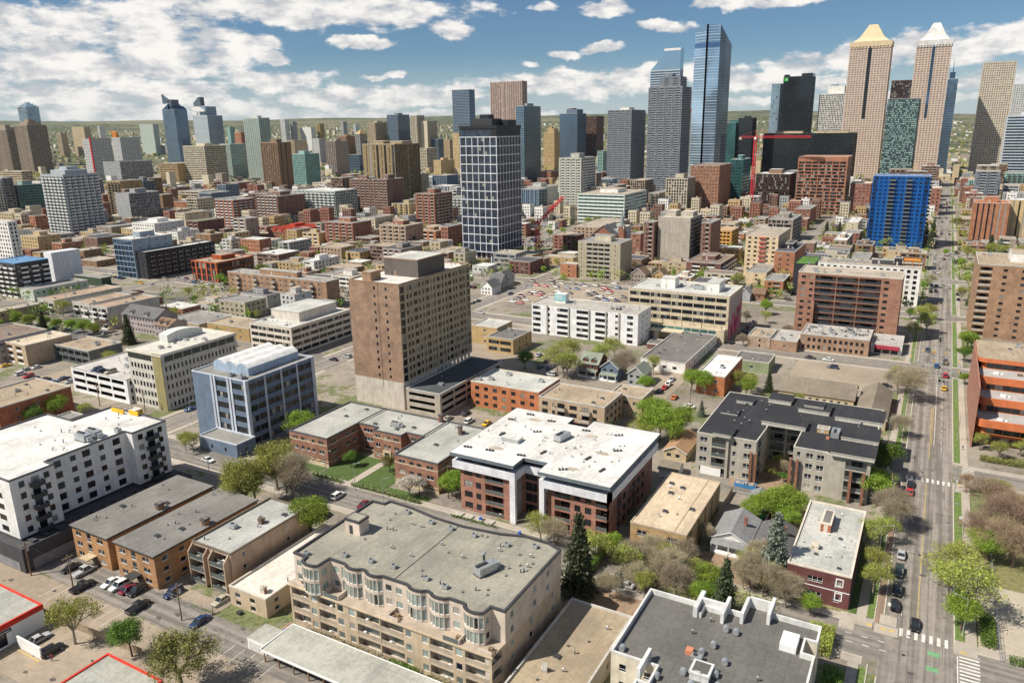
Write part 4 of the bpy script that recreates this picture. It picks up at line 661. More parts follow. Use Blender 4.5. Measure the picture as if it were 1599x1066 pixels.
B('apartment_block','low dark red brick block left of the large grey condo tower',-1093.2,580.3,-1070.5,606.3,20.2,'darkbrick','win','win','brownr')
B('apartment_block','beige apartment block with white penthouse near the left edge',-902.4,459.4,-872.8,481.6,19.9,'beige','win','win','beige',ph=1)
B('apartment_block','small orange brick block squeezed against the large grey condo tower',-838.4,457.4,-827.6,470,18.8,'orangebrick','win','win','brownr')
B('condo_tower','grey balconied tower cut by the left edge above the white and navy tower',-1019.5,515.9,-988,528.5,51.7,'greyw','balB','balB','grey')
B('condo_tower','slim white and navy checkered tower cut by the left edge',-638.7,319.4,-615.6,326.4,37.5,'white','navywin','navywin','white')
B('condo_block','dark charcoal condo block with blue roof trim at the left edge',-534.9,262.7,-507.2,284,22.3,'charcoal','balB','balB','bluer')
B('apartment_block','yellow stucco apartment block with plain tan side wall',-704,373.8,-678.4,393.7,15.9,'yellow','win','few','tanr',ph=1)
B('office_block','low white block with bright rooftop boxes behind the cream office',-1183.2,839.2,-1156.2,873.4,15.9,'white','win','few','white',ph=1)
B('office_block','small cream office with two dark ribbon rows',-976,749.4,-926.1,783.5,19.3,'cream','rib','few','grey',fh=3.6)
B('apartment_block','orange and red brick apartment block with plain side wall below the small cream office',-860.7,652.3,-831,677,16.1,'orangebrick','win','few','grey')
B('apartment_block','dark red brick block with a round planted roof room',-647.1,501.5,-630.8,533.6,17.2,'darkbrick','bal','few','greenr')
B('apartment_block','red brick apartment block with two columns of white balconies',-685.4,569.9,-657,599.8,30.6,'brick','balw','balw','grey')
B('apartment_block','grey brown apartment block with plain dark side, right of the round roof room',-576,497.3,-559.1,512.8,23,'greybrown','balw','few','grey')
B('townhouse_row','white stucco terrace block with stepped roof boxes',-685.2,469.1,-651.7,502.4,17.6,'white','win','few','white',ph=1)
B('apartment_block','cream apartment block between the brick block and the white stucco terrace',-712.1,539.2,-696.8,570.2,18.6,'cream','win','few','tanr')
B('apartment_block','small grey brown block beside bright green trees at left',-690.3,425.5,-675.7,439.8,11.1,'greybrown','win','few','grey')
B('office_block','low red brick block at the foot of the pale green tower',-1039.6,889.4,-1009.4,930.5,20.7,'brick','rib','few','grey')
B('office_block','low brown block below the cream banded office',-1075.2,810.1,-1059.8,835.7,17.5,'brown','win','few','dark')
B('office_block','low white roofed block in front of the cream banded office',-1215.1,959.7,-1167.6,999.6,15.8,'white','rib','few','white')
B('apartment_block','plain red brick block left of the ochre tower',-979.6,622.5,-960.8,636.1,24,'brick','few','few','brownr')
B('apartment_block','pale block between the beige office and the large grey condo tower',-1309.7,730.2,-1287,751.3,28.4,'white','win','win','grey')
B('wrapped_building','building wrapped in white construction sheeting',-549,305.3,-540.4,325.1,19.7,'white','blank','blank','white',wrap=1)
B('warehouse','long pale roofed block with light green wall right of the charcoal condo',-503.9,261,-488.9,297,7.2,'palegreen','few','win','grey')
B('shop_block','low flat block with dark green wall beside the busy square',-523.5,308.7,-492.8,315.7,6.1,'darkgreen','blank','few','grey')
B('shop_block','low brown shop block left of the slanted blue grey office',-637,377.9,-621.4,395,6.8,'brown','few','few','beige')
B('shop_block','low shop behind the small parking area with tan roof',-592.5,355.3,-569.8,371.6,5.1,'brown','few','few','beige')
B('office_block','blue grey office with slanted end wall and brown flank facing the busy square',-518.7,338.2,-496.9,371.2,28.2,'bluegrey','bandg','few','white',ph=1,fh=3.8)
B('condo_block','long black apartment block with white balconies facing the busy square',-496.6,339.8,-486.2,399.6,19.6,'blackm','win','balB','white',fh=3.3)
B('retail_building','two storey building with tall orange red columns and glass walls',-455.9,353,-429.7,385.9,14,'redcol','column','glz','tanr',fh=5,ph=1)
B('townhouse_row','row of small white townhouses behind the long black apartment block',-651.4,480.3,-647.4,550.3,4.9,'white','win','win','grey')
B('apartment_tower','tall brown slab tower with one dark stripe on its tan side',-1005.6,943.3,-966.9,974.1,83.4,'brown','strip','stripe1','dark',ph=1)
B('condo_tower','green glass condo tower right of the tall brown slab tower',-1050.1,1049.2,-1010.8,1087.2,61.1,'teal','grid','grid','teal',ph=1)
B('apartment_tower','grey brown slab tower with light vertical ribs and box on roof',-1216.9,1332.4,-1189.6,1376.2,78.4,'greybrown','strip','blank','beige',ph=1)
B('apartment_tower','beige and grey slab tower behind the green glass condo tower',-1871.3,1866.7,-1838.3,1924.6,73.2,'beige','strip','few','grey')
B('apartment_tower','slim white tower with faint red panels behind the grey brown slab',-1795.8,1906,-1768.4,1937.3,77,'mist','win','win','white')
B('apartment_tower','brown tower with gold stepped roof left of the two orange pyramid roofs',-1728.6,1949.2,-1691.6,2000.1,83.2,'brown','win','blank','gold',ph=1)
B('office_tower','grey tower with a small orange pyramid roof',-1672.8,1970.8,-1653,2006.6,89.9,'greyw','rib','rib','gold',pyr='gold',fh=3.6)
B('glass_block','low dark blue glass block left of the twin olive brown tower',-1257,1448.3,-1221.5,1466,44.8,'navyglass','glz','glz','dark',fh=3.6)
B('office_tower','dark steel glass office tower with gridded face behind the twin olive tower',-1587.2,2030.9,-1544.2,2094.9,147.3,'steel','grid','grid','dark',ph=1,fh=3.8)
B('apartment_tower','beige tower with dark vertical balcony strips left of the steel office tower',-1639.4,1995.2,-1608,2062.8,123.8,'beige','strip','strip','beige',ph=1)
B('apartment_tower','pale tower with scalloped white balconies right of the steel office tower',-1516.3,2061.2,-1491,2103.3,143.9,'cream','strip','strip','cream')
B('apartment_tower','cream and charcoal slab tower with one blank light wall',-1490.7,2077.4,-1463,2134.3,126.2,'cream','blank','strip','grey')
B('apartment_tower','massive olive brown twin slab tower with dark vertical recesses',-665.6,797,-613.5,851.7,83,'olive','slab','strip','cream',ph=2)
B('office_block','cream banded office tower right of the olive brown twin tower',-1119.1,1547.3,-1094.6,1592.2,56.6,'cream','rib','rib','cream',fh=3.4)
B('office_tower','dark blue grey office tower behind the cream banded office',-1462.7,2094.8,-1434.4,2136.3,69.7,'navyglass','glz','glz','dark')
B('office_tower','yellow and dark banded tower left of the white gridded tower',-1394.7,2066.2,-1372.2,2098.5,68.9,'yellow','rib','rib','gold')
B('office_tower','yellow beige tower half hidden by the white gridded tower',-942.8,1432.1,-926.8,1456.6,91.7,'yellow','win','win','tanr')
B('apartment_block','pale yellow block with green trim and gold roof box',-923.8,1328.6,-905.9,1379.6,38.7,'yellow','win','few','gold',ph=1)
B('office_block','white and blue stepped block left of the gridded tower',-723.8,999.3,-688.6,1063.8,28.3,'whiteblue','rib','grid','white')
B('apartment_tower','left half of the brown brick twin tower with stacked balconies',-642.1,740.1,-604.3,749.4,42.5,'brownbrick','bal','few','brownr',ph=1)
B('apartment_tower','right half of the brown brick twin tower with plain dark side',-582,711.3,-561.5,744.4,45.1,'brownbrick','bal','few','brownr',ph=1)
B('apartment_tower','red brick tower with balconies on both sides and white roof box',-483.1,658.4,-458.6,692.1,35.6,'brick','bal','balB','brownr',ph=1)
B('condo_block','wide pale mint condo block with square balconies',-656.3,663.2,-597.7,701.2,34.7,'palemint','balB','grid','white',fh=3.2)
B('apartment_block','brown brick block with white balcony columns left of the mint condo block',-670.2,615,-638.2,656.9,31.6,'brownbrick','balw','few','grey',ph=1)
B('apartment_block','red brick block with bright red gabled roof',-556.4,520.8,-530.4,559.9,9.8,'brick','win','win','redr',gables='redroof')
B('apartment_block','wide red brick block with dark window column and orange brick roof box',-485.4,521.8,-452.6,547.9,21.1,'brick','bal','few','grey',ph=1,phm='orangebrick')
B('apartment_block','narrow grey balcony block attached left of the wide red brick block',-521.1,550.1,-516,557.9,15.1,'greybrown','balw','blank','grey')
B('apartment_block','beige brick block with balcony columns and pink roof box',-426.1,525.6,-397.5,551.5,20.7,'beigebrick','bal','few','tanr',ph=1,phm='brick')
B('apartment_block','red brick block tucked against the foot of the white gridded tower',-371.1,540.3,-363.7,567,19.9,'brick','win','win','grey')
B('apartment_block','small cream block behind the wide red brick block',-522.7,618.1,-505.8,650.8,13.2,'cream','win','few','grey')
B('condo_block','white balconied block directly left of the gridded tower',-518.7,777.3,-508.4,791.6,32.5,'mist','balB','balB','white')
B('apartment_block','cream stepped block above the mint condo block',-893.3,939.8,-862.5,997.9,20.3,'cream','win','few','beige',ph=1)
B('apartment_block','low red brick block left of the brown twin tower',-937.7,1060.4,-915.5,1090.8,25.1,'brick','win','few','tanr')
B('office_tower','tall grey banded office tower left of the pink chamfered tower',-1188.8,1810.4,-1135.1,1840.5,201.5,'steel','rib','rib','grey',ph=0,fh=4)
B('office_tower','tall pink beige ribbed tower with chamfered corners',-870.4,1474.4,-792.7,1497.2,195.1,'pink','strip','strip','pink',fh=4)
B('condo_tower','dark blue glass condo tower directly right of the gridded tower',-698.8,1275.2,-682.8,1343.4,139,'navyglass','bandw','balB','dark',ph=1)
B('office_tower','tan office tower with narrow upper storeys right of the dark blue condo tower',-831.7,1651.6,-803.7,1680.1,89.5,'tan','win','few','tan',ph=3,fh=3.4)
B('condo_tower','dark blue condo tower topped with brick coloured frame',-1070.2,2236.9,-1010,2306.9,140.8,'slateblue','bandw','glz','brick',ph=3,phm='darkbrick')
B('office_tower','dark brown office tower right of the brick topped condo tower',-1028.8,2345.1,-991.5,2408,132.9,'darkbrown','vert','win','brownr',fh=3.6)
B('condo_tower','pale grey condo tower with full height stacks of balconies',-398.5,831,-369.7,872.7,65.6,'palestone','bal','balB','grey',ph=1)
B('office_block','narrow light teal office with dark bands',-681.4,1619.2,-667.9,1644.5,48.1,'teal','rib','rib','teal')
B('office_block','small red brick block beneath the narrow teal office',-532.1,1262.3,-521.5,1291.9,23.4,'brick','win','win','brownr')
B('condo_tower','slate grey condo tower with white slab roof box',-519,1276.6,-475.2,1346.6,127.1,'slate','slS','slE','grey',ph=1,phm='white')
B('condo_tower','tallest slate grey condo tower with stepped roofline',-373.8,1068.3,-325.3,1111.1,151.7,'slate','slS','slE','grey',ph=3)
B('apartment_block','low grey and brown block right of the white and green banded office',-295.3,855.7,-282.8,919.4,25.6,'greybrown','balB','win','grey')
B('office_block','wide white office block with green glass bands and white rooftop plant',-346.3,769.9,-292.2,839.9,30.4,'whitegreen','ribg','ribg','beige',fh=3.9,ph=1,phm='white')
B('office_tower','white banded blue glass tower with slanting top behind the tallest slate tower',-469,1348,-416.3,1366.6,193.1,'whiteblue','bandw','bandw','white',fh=4,slant=3)
B('condo_tower','pale tower with orange top band between the slate tower and the curved glass tower',-569.5,1935.5,-521.6,1991.3,141.1,'palestone','strip','vert','orangebrick',band='orangebrick')
B('office_block','brown brick office block with rows of narrow windows beside the tower crane',-261.6,904.4,-227.5,961.9,54.9,'orangebrown','win','win','brownr',fh=3.8,ph=0)
B('office_block','teal glass office block left of the red crane mast',-239.2,1007.4,-224,1052.4,57.4,'tealdark','glz','ribg','teal',fh=3.9,ph=1)
B('glass_tower','plain teal glass block behind the teal office block',-487.6,1948.8,-456.5,1990.8,104.9,'tealdark','glz','glz','teal',fh=3.9)
B('office_tower','black office tower behind the red crane jib',-453.2,1956.5,-418.7,2001.5,115.5,'blackm','glz','glz','dark',fh=3.9,ph=1)
B('apartment_block','white and pale blue framed block right of the gridded tower',-450.3,830.5,-419.6,872.8,30.6,'mist','column','few','grey',fh=3.6,ph=1)
B('office_block','low brick block behind the red lattice crane',-666.2,1308.7,-644.2,1350.5,20.7,'brick','win','win','grey')
B('apartment_tower','blank concrete slab tower with panel joints and rooftop boxes',-176.4,534.5,-152.8,565.2,36.8,'concrete','blank','balB','cream',ph=2,panel=1)
B('apartment_block','brown brick balcony wing attached left of the blank concrete tower',-185.9,530.3,-178.1,541,33.3,'brownbrick','bal','blank','grey')
B('apartment_block','brown brick balcony block right of the blank concrete tower',-146.5,540.4,-139.6,568.2,33.3,'brownbrick','bal','blank','grey')
B('building_frame','unfinished orange sheathed building frame with open window holes',-160.3,634.7,-146.5,660.2,16.2,'plywood','open','open','plywood')
B('apartment_block','cream apartment block with red balcony column in its middle',-112.6,529.3,-91.2,574.3,28.2,'creamy','win','win','beige',redbal=1)
B('apartment_block','pale grey block with blue side behind the central grey balcony block',-250.5,623,-241.5,654.5,14,'greyblue','win','win','white',ph=1)
B('school_building','low red brick school building with small twin roof peaks left of the church',-285.2,583.9,-263.5,600.5,12.2,'brick','win','few','tanr')
B('shop','small two storey orange brick shop left of the central grey balcony block',-224.8,471.5,-212.6,478.5,9.5,'orangebrick','few','few','beige')
B('shop_block','two storey dark brick block at the foot of the gridded tower',-264,468.8,-247.2,489.4,9.2,'darkbrick','win','few','dark')
B('shop_block','long low tan retail block behind the central crossroads',-259.1,513.6,-234.3,522.4,6.1,'tan','few','few','beige')
B('apartment_block','low beige block just behind the central grey balcony block',-291.5,636.9,-262.3,706.9,13,'beigebrick','win','few','beige')
B('apartment_block','small red brick block left of the brown balcony wing',-213.4,579,-205.3,590.4,17.4,'brick','win','few','grey')
B('apartment_block','central grey concrete block with a wide bank of long balconies',-212.3,473.3,-181.6,495.3,25.4,'stone','cbal','slits','grey',ph=1,phm='cream')
B('apartment_block','dark brick and white banded block with stepped glass penthouses',-144.7,500.8,-121.5,540.1,11.8,'darkbrick','cbalw','balB','brownr',ph=1)
B('apartment_block','small pink white block beside the cream apartment block',-104.2,496.1,-91.1,529,8.8,'creamy','few','win','grey')
B('hotel','white five storey hotel with a turquoise sign box on its roof',-173,329.4,-116.8,347.7,15.6,'whiteh','hotel','few','hotelr',near=1,fh=3)
B('office_block','long cream office block with pink mural on its side wall',-131.2,354.6,-81,382.5,22.3,'creamo','rib','blank','whiteg',near=1,fh=3.7)
B('office_tower','left of the twin stone towers, capped by a golden stepped pyramid',-174.5,1578.3,-106.8,1623.3,237.9,'pinktower','smallwin','smallwin','goldp',fh=3.9,pyr='goldp')
B('office_tower','right of the twin stone towers, capped by a white stepped pyramid',-68.3,1604.4,-13,1649.4,236.2,'pinktower','smallwin','smallwin','white',fh=3.9,pyr='white')
B('office_tower','black glass office tower with a small green sign at its top corner',-301.2,1662.6,-246.9,1707.6,190.2,'blackglass','glz','glz','dark',fh=4,tdsign=1)
B('office_tower','slim blue glass tower edge left of the black glass tower',-330.6,1702.6,-313.8,1732.8,180.1,'skyblue','glz','glz','dark',fh=4)
B('office_tower','white gridded office tower with dark blue glass upper block behind',-233.4,1679.1,-182.9,1724.1,156.2,'white','grid','grid','white',fh=3.9,ph=3,phm='navyglass')
B('office_tower','dark brown office tower between the twin stone towers',-117.5,1851.5,-73.7,1896.5,183.5,'darkbrown','glz','glz','dark',fh=4)
B('condo_tower','dark condo tower with checkered pale green window squares',-88.3,1355,-44.4,1400,134.5,'darkteal','check','balB','grey')
B('glass_tower','dark blue glass tower with a thin spire right of the twin stone towers',-13.7,1781.6,3.9,1826.6,179.6,'navyglass','glz','glz','dark',spire=1)
B('office_tower','tall tan ribbed office tower near the right edge',40.4,1709.2,92.6,1739.2,202.8,'tanst','vertw','vertw','tanst',side='E',fh=4)
B('office_tower','pale office tower behind the tall tan ribbed tower',92.9,1706.9,119,1731.9,163.2,'mist','win','win','brick',side='E')
B('office_block','wide blue banded office block with white flank at the right edge',69.4,1298.7,121.4,1328.7,106.6,'bluerib','ribb','ribg','greyw',side='W',fh=3.9,ph=1)
B('office_block','very long low black glass block behind the orange brick office',-279.3,1398.3,-134.1,1443.3,84.3,'blackglass','glz','glz','beige',fh=4,ph=2,phm='beige')
B('office_block','orange brick office block with deep horizontal window bands',-145.6,930.8,-93.6,975.8,64,'orangeo','ribo','ribo','orangebrick',fh=3.7,topband=1)
B('office_block','brown and green glass gridded office block left of the orange brick office',-198.6,967.8,-159.2,1012.8,42.3,'darkbrown','gridw','glz','white',fh=3.4,ph=1,phm='brown')
B('condo_tower','bright cobalt blue condo tower with two columns of balconies',-50.1,703,-8.3,725,58.1,'blue','bluewin','bluewin','blue',fh=3.1)
B('office_block','low brick office between the orange office and the cobalt blue tower',-89.5,940.6,-68.6,970.6,35.2,'brick','win','few','creamr',fh=3.6)
B('warehouse','brick warehouse block right of the cobalt blue tower',-9.3,967.3,0.3,997.3,29.6,'brick','win','few','creamr',fh=4)
B('apartment_block','grey brown block with cream slab edges left of the small red brick block',-128.8,691.4,-108.1,736.4,20.5,'greybrown','ribc','balB','grey',ph=1)
B('apartment_block','small bright red brick block below the orange office',-128.9,828.5,-113.9,873.5,16.2,'brick','win','few','grey')
B('apartment_block','small beige block left of the cobalt blue tower',-70.7,654.9,-60.6,699.9,10.3,'beigebrick','win','few','white',ph=1)
B('apartment_block','low cream block behind the trees left of the cobalt blue tower',-72,754.2,-62,799.2,13.1,'cream','few','few','white')
B('apartment_block','beige brick block at the left of the orange brick rooftop terrace block',-110.8,594.6,-103.2,604.2,15.2,'beigebrick','win','few','grey')
B('apartment_block','orange brick block with white framed window columns and a black roof terrace',-90.8,517.3,-78.2,562.3,19.9,'orangebrick','winw','few','dark',fh=3.2,ph=1,phm='blackm')
B('apartment_block','black walled block with artificial green turf on its roof',-72,476.6,-60.6,506.6,19.5,'blackm','blank','few','turf')
B('condo_block','long white condo block with navy windows, orange roof pergola and dark roof boxes',-58.1,472.8,-4.3,490.8,21.9,'white','navywin','navywin','beige',fh=3.2,deck=1)
B('apartment_block','nine storey red brick block with a wide bank of dark glazed balconies',-55.6,384.1,-10.4,404.1,31.2,'brick9','nine','few','taupr',near=1,fh=3,chimney=1)
B('apartment_tower','orange brick tower with stepped roof box on the right beyond the trees',25.5,741.7,50.6,771.7,35.1,'orangebrick','winv','win','orangebrick',side='W',ph=1)
B('apartment_block','yellow and red trimmed block at the right edge beside the orange brick tower',50.9,752.6,80.9,772.6,37,'yellow','winv','win','white',side='W')
B('office_block','white office block with olive corner panels and a curved roof plant box',-262.7,169.9,-242.9,204.4,22,'officew','offS','offE','whiteg',near=1,fh=3.3)
B('parking_garage','white multi storey car park with three cars on its open roof deck',-298.3,168.1,-263,194.1,10.1,'whitep','park','park','parkroof',near=1,fh=2.9)
B('office_block','pale pink white office block with set back upper storey behind the blue grey office',-279.7,244.3,-252.9,285.8,13.5,'creamw','rib','rib','whiteg',near=1,fh=3.5,ph=4,phm='creamw')
B('office_block','blue grey office block with three white barrel vaulted roofs',-213.2,159.7,-187.6,190.5,23.3,'bluewall','blueS','blueE','terr',near=1,fh=3.5,vault=1)
B('apartment_tower','eleven storey brown brick tower with concrete side wall, largest in the middle',-187.1,211.1,-164,258.3,47.4,'brickt','bt_s','bt_e','whiteg',near=1,fh=3.1,bt=1)
B('parking_garage','grey concrete car park deck at the foot of the brown brick tower',-162.8,210.6,-147.9,255.3,9,'concrete','park','park','darkroof',near=1,fh=2.9)
B('apartment_block','three storey orange brick apartment block beside the concrete car park',-144.8,226.5,-116.4,243.9,9.7,'orangeb','win','bal','whiteg',near=1)
B('apartment_block','tan stucco apartment block with curved parapets and a fenced roof well',-115.1,223.9,-90.2,240.5,9.3,'tanst2','winbal','win','tanr',near=1)
B('apartment_block','short rear wing of the tan stucco block beside the parked cars',-95.6,241.3,-83.1,253.3,7.9,'tanst2','win','win','tanr',near=1)
B('apartment_block','first of the three brown topped walk up blocks, furthest left',-456.5,245.3,-440,288,8.4,'brownroof','flatS','blank','brownroofr',near=1)
B('apartment_block','middle one of the three brown topped walk up blocks',-429.6,249.5,-413.3,276.2,8.2,'brownroof','flatS','blank','brownroofr',near=1)
B('apartment_block','right one of the three brown topped walk up blocks with white balconies',-391.6,236.9,-377.3,268.1,12.2,'brownroof','flatS','blank','brownroofr',near=1)
B('apartment_block','wide brown brick apartment block with stacked balconies behind the white office',-387,325.3,-305.1,336.3,16,'brown2','brickwin','few','greyp',near=1,ph=1,phm='brown2')
B('shop_block','low long grey roofed block behind the white office with curved plant box',-357.6,255.1,-329.7,278.2,4.1,'tanst2','few','few','grey',near=1)
B('shop_block','low ochre walled block with brown gravel roof left of the pale pink white office',-320.2,252.7,-290.2,268.5,7,'ochre','few','few','tanr',near=1)
B('apartment_block','dark grey three storey block with dormers and tan flat roof',-349.6,191.1,-323.1,207.2,7.5,'dgreyst','dorm','few','tanr',near=1)
B('apartment_block','beige block with white balconies and cream roof near the left edge',-366,178.8,-349.9,200.5,9.8,'tanst2','balw','blank','creamr',near=1)
B('apartment_block','mauve stucco block with shingled roof cut by the left edge',-394.6,175,-366.3,198.5,10.9,'mauve','win','win','brownr',near=1)
B('apartment_block','red brick block cut by the left edge behind the bright green tree',-295.9,126.9,-273.3,152.8,10.6,'redst','win','few','tanr',near=1)
B('shop','small grey single storey building behind the white condo block',-265.8,134.4,-258.6,147.2,4,'grey2','few','few','grey',near=1)
B('rooftop_pavilion','small bright yellow and orange trimmed shop roof behind the white condo block',-251.7,152.3,-246.6,162,3.2,'yellowp','blank','blank','whiteg',near=1)
B('office_annex','single storey blue grey annex at the foot of the blue grey office',-203.3,151.7,-185.7,159.4,4.8,'bluewall','few','few','grey',near=1)
B('shop_row','two storey brown brick shop row with many roof units on the avenue',-48.6,357.6,-19.7,377.6,7.6,'shopbrick','shop2','few','grey2r',near=1,fh=3.8,manyac=1)
B('shop_row','low shop row with white parapet left of the brown brick shop row',-60.2,350.9,-48.9,370.9,5.1,'shopbrick','few','few','grey2r',near=1)
B('shop','low white shop with a long maroon awning on the corner',-19.4,365.6,-6.8,383.8,4.7,'white','awn','few','grey2r',near=1,fh=4,awning=1)
B('shop','long low white walled shop with dark sloping roof',-104,298,-84.5,348.9,4.7,'white','shopw','few','dkgrey',near=1)
B('house_block','two storey orange brick block with a bright white roof among trees',-74.1,277.8,-63.3,306.9,7.9,'orangeb','winw','few','whiter',near=1)
B('kiosk','small dark brick kiosk with slatted roof beside the hotel',-111.7,328.3,-104.3,337.3,2.5,'darkbrick','few','few','dkgrey',near=1)
B('shop','low beige brick shop right of the mural parking lane',-70.6,350.9,-60.5,366.9,5.8,'beigebrick','few','few','tanr',near=1)
B('shop','low green walled shop with flat grey roof and gable front',-68.2,313.2,-53.8,327.2,4.9,'green2','few','few','dkgrey',near=1)
B('shop','low tan building with white roof just right of the brick tower',-190.9,300.7,-176.6,315.7,8.9,'tan','few','few','whiteg',near=1)
B('shop','low tan two storey building with black and grey roof left of the hotel',-176.3,291,-162.5,309.2,7.3,'tan','rib','few','dkgrey',near=1,fh=3.2)
B('apartment_tower','tan and red brown brick apartment block at the right edge with terraces',19.5,415.1,64.5,455.1,35.3,'brown2','tanbr','win','tanr',side='W',near=1,fh=3,ph=1,phm='white')
# ------------------------------------------------------------------ foreground buildings, each modelled on its own
def polyb(s,poly,z0,z1,pats,fh=3.1,top=.7,wmi=None):
    N=len(poly)
    for i in range(N):
        a,b=poly[i],poly[(i+1)%N]; p=pats if isinstance(pats,str) else pats.get(i,'blank')
        s.face(a,b,z0,z1,p,fh,top,wm=(wmi(i) if wmi else 0))
def new(name,label,x,y,wall,**k): return Builder(name,label,'building',x,y,wall,near=True,**k)
def white_condo():
    s=new('condo_building','white stucco condo block with black balconies and a white membrane roof at the left edge',-197,106,wm('white'),accent=mat('coping_dark',(.09,.09,.1)),frame=M_FRAME,rail=M_DARKM,winstyle='sash'); s.slabm=M_DARKM
    poly=[(-222,85),(-184.8,85),(-184.8,95.8),(-188.4,95.8),(-188.4,117.6),(-185.4,117.6),(-185.4,128.2),(-192.8,128.2),(-210,128.2),(-210,116),(-222,116)]
    P={0:'p2 w1.4x1.6 p3 w1.4x1.6 p6 w1.4x1.6 p2',1:'p1.9 w1.3x1.6 p1.5 B1.8 p1.1 w1.3x1.6 p1.4',3:'p1.3 w1.6x1.8 p1.9 w1.2x1.5 p1.4 w1.7x1.8 p1.9 w1.2x1.5 p2 w1.7x1.8 p1.4',5:'p1.3 w1.3x1.6 p1 B1.9 p1 w1.2x1.6 p1.2',2:'p1 w.7x1.6 p1.6'}
    polyb(s,poly,6,21.5,P,3.0,.6); s.roof(poly,21.5,rm('membrane'),coping=s.acc)
    m=MB(); m.box(-222,82,0,-179,129.5,5.4,0); m.box(-179.3,82,5.4,-179,118,6.4,0); m.box(-222,82,5.4,-179.3,82.3,6.4,0); m.box(-184.7,118,5.4,-179,118.3,6.1,0)
    s.part('podium',m,[wm('charcoal')])
    m=MB(); m.box(-178.96,84,.2,-178.9,117,2.9); m.box(-221,81.9,.2,-181,81.96,2.4); s.part('podium_panel',m,[mat('podium_panel',(.24,.24,.26))])
    m=MB()
    for i in range(10): m.box(-184,86+i*3.2,5.41,-181.5,87.2+i*3.2,5.9)
    s.part('terrace_planter',m,[wm('charcoal')])
    unit(s,'big',-193.5,112,21.1); unit(s,'big',-193.5,109,21.1); unit(s,'ac',-190.5,117,21.1,label='large silver unit'); clutter(s,-218,86,-187,127,21.1,18,('pipe','vent','pipe','goose'))
    m=MB(); m.box(-200,127,21.2,-196,127.4,22.4); m.box(-207,126.2,21.2,-201.5,126.6,22.3); m.box(-219,86.2,21.15,-213,86.8,21.9); s.part('yellow_guard',m,[mat('safety_yellow',(.75,.42,.02))])
    s.done()
def brown_apts():
    for k,(x0,lab) in enumerate(((-175.7,'ochre brick walk up with flat grey roof, nearest the white condo podium'),(-158.9,'ochre brick walk up with flat grey roof and a dark entrance canopy'))):
        x1=x0+13.9; y0=92.4;y1=122.6;h=8.6
        s=new('walk_up_apartment',lab,(x0+x1)/2,(y0+y1)/2,wm('brownapt'),accent=mat('coping_dark',(.09,.09,.1)),frame=M_WHITE,winstyle='sill')
        S='p1 w1.7x1.2 p1.7 t1.3 p1.9 w1.8x1.2 p1.6'; E_='p2|w1.6x1.2 p3.2|p1'
        polyb(s,[(x0,y0),(x1,y0),(x1,y1),(x0,y1)],0,h,{0:S,1:E_,2:'blank',3:E_},2.7,.45)
        m=MB(); m.box(x0-.35,y0-.35,h,x1+.35,y1+.35,h+.22,0); s.part('roof',m,[rm('aptgrey')]); m=MB(); m.box(x0-.4,y0-.4,h-.2,x1+.4,y1+.4,h-.01); s.part('fascia',m,[M_DARKM])
        hutbox(s,x1-2,y0+14.5,x1-.6,y0+16.2,h+.2,h+1.7,wm('brownapt'),rm('brownr'),'chimney')
        m=MB(); m.box(x0+5.6,y0-2.6,2.4,x0+8.6,y0-.02,2.6); s.part('entrance_canopy',m,[M_DARKM if k else wm('beige')])
        m=MB(); m.box(x0+6.5,y0-.08,.2,x0+7.8,y0-.02,2.3); s.part('door',m,[G_MID])
        for i in range(9): unit(s,('pipe','goose','vent','hatch','pipe')[i%5],x0+rnd.uniform(1.5,12),y0+rnd.uniform(2,28),h+.22)
        s.done()
def balcony_apt():
    x0,x1,y0,y1,h=-141.3,-128.6,99.8,123.8,9.9; tan=wm('tan')
    s=new('walk_up_apartment','brown walk up with a pale flat roof and six deep boxed balconies',(x0+x1)/2,112,mat('wall_fawn',(.42,.31,.22)),accent=mat('coping_dark2',(.16,.13,.1)),frame=M_WHITE)
    polyb(s,[(x0,y0),(x1,y0),(x1,y1),(x0,y1)],0,h,{0:'p.8 b4.6 p1.6 b4.6 p.8',1:'p3 w1x1.3 p12 w1x1.3 p6',3:'few'},3.0,.6)
    s.roof([(x0,y0),(x1,y0),(x1,y1),(x0,y1)],h,rm('balgrey'))
    for a in(x0+.2,x0+6.9):
        for xx in(a,a+5.0):
            m=MB()
            m.poly([(xx,y0,h-.3),(xx,y0,.4),(xx,y0-1.6,.4),(xx,y0-1.6,h-1.9)]); m.poly([(xx+.3,y0,.4),(xx+.3,y0,h-.3),(xx+.3,y0-1.6,h-1.9),(xx+.3,y0-1.6,.4)]); m.quad((xx,y0-1.6,.4),(xx+.3,y0-1.6,.4),(xx+.3,y0-1.6,h-1.9),(xx,y0-1.6,h-1.9)); m.quad((xx,y0-1.6,h-1.9),(xx+.3,y0-1.6,h-1.9),(xx+.3,y0,h-.3),(xx,y0,h-.3))
            s.part('balcony_fin',m,[s.wall])
        for f in range(3):
            m=MB(); m.box(a+.3,y0-1.5,.4+f*3,a+5,y0-.02,.62+f*3); o=s.part('balcony',m,[M_CONC]); m=MB(); m.box(a+.3,y0-1.5,.62+f*3,a+5,y0-1.45,1.6+f*3); m.box(a+1.2+f,y0-1.1,.62+f*3,a+1.9+f,y0-.6,1.3+f*3); q=s.part('railing',m,[M_RAIL],parent=o); q.location=(0,0,0)
    hutbox(s,-134,113,-133,114.2,h-.4,h+.8,wm('brick'),rm('brick'),'chimney')
    for i in range(6): unit(s,('vent','ac','pipe','pipe','goose','hatch')[i],x0+2+i*1.6,y0+2+(i*7%18),h-.4)
    s.done()
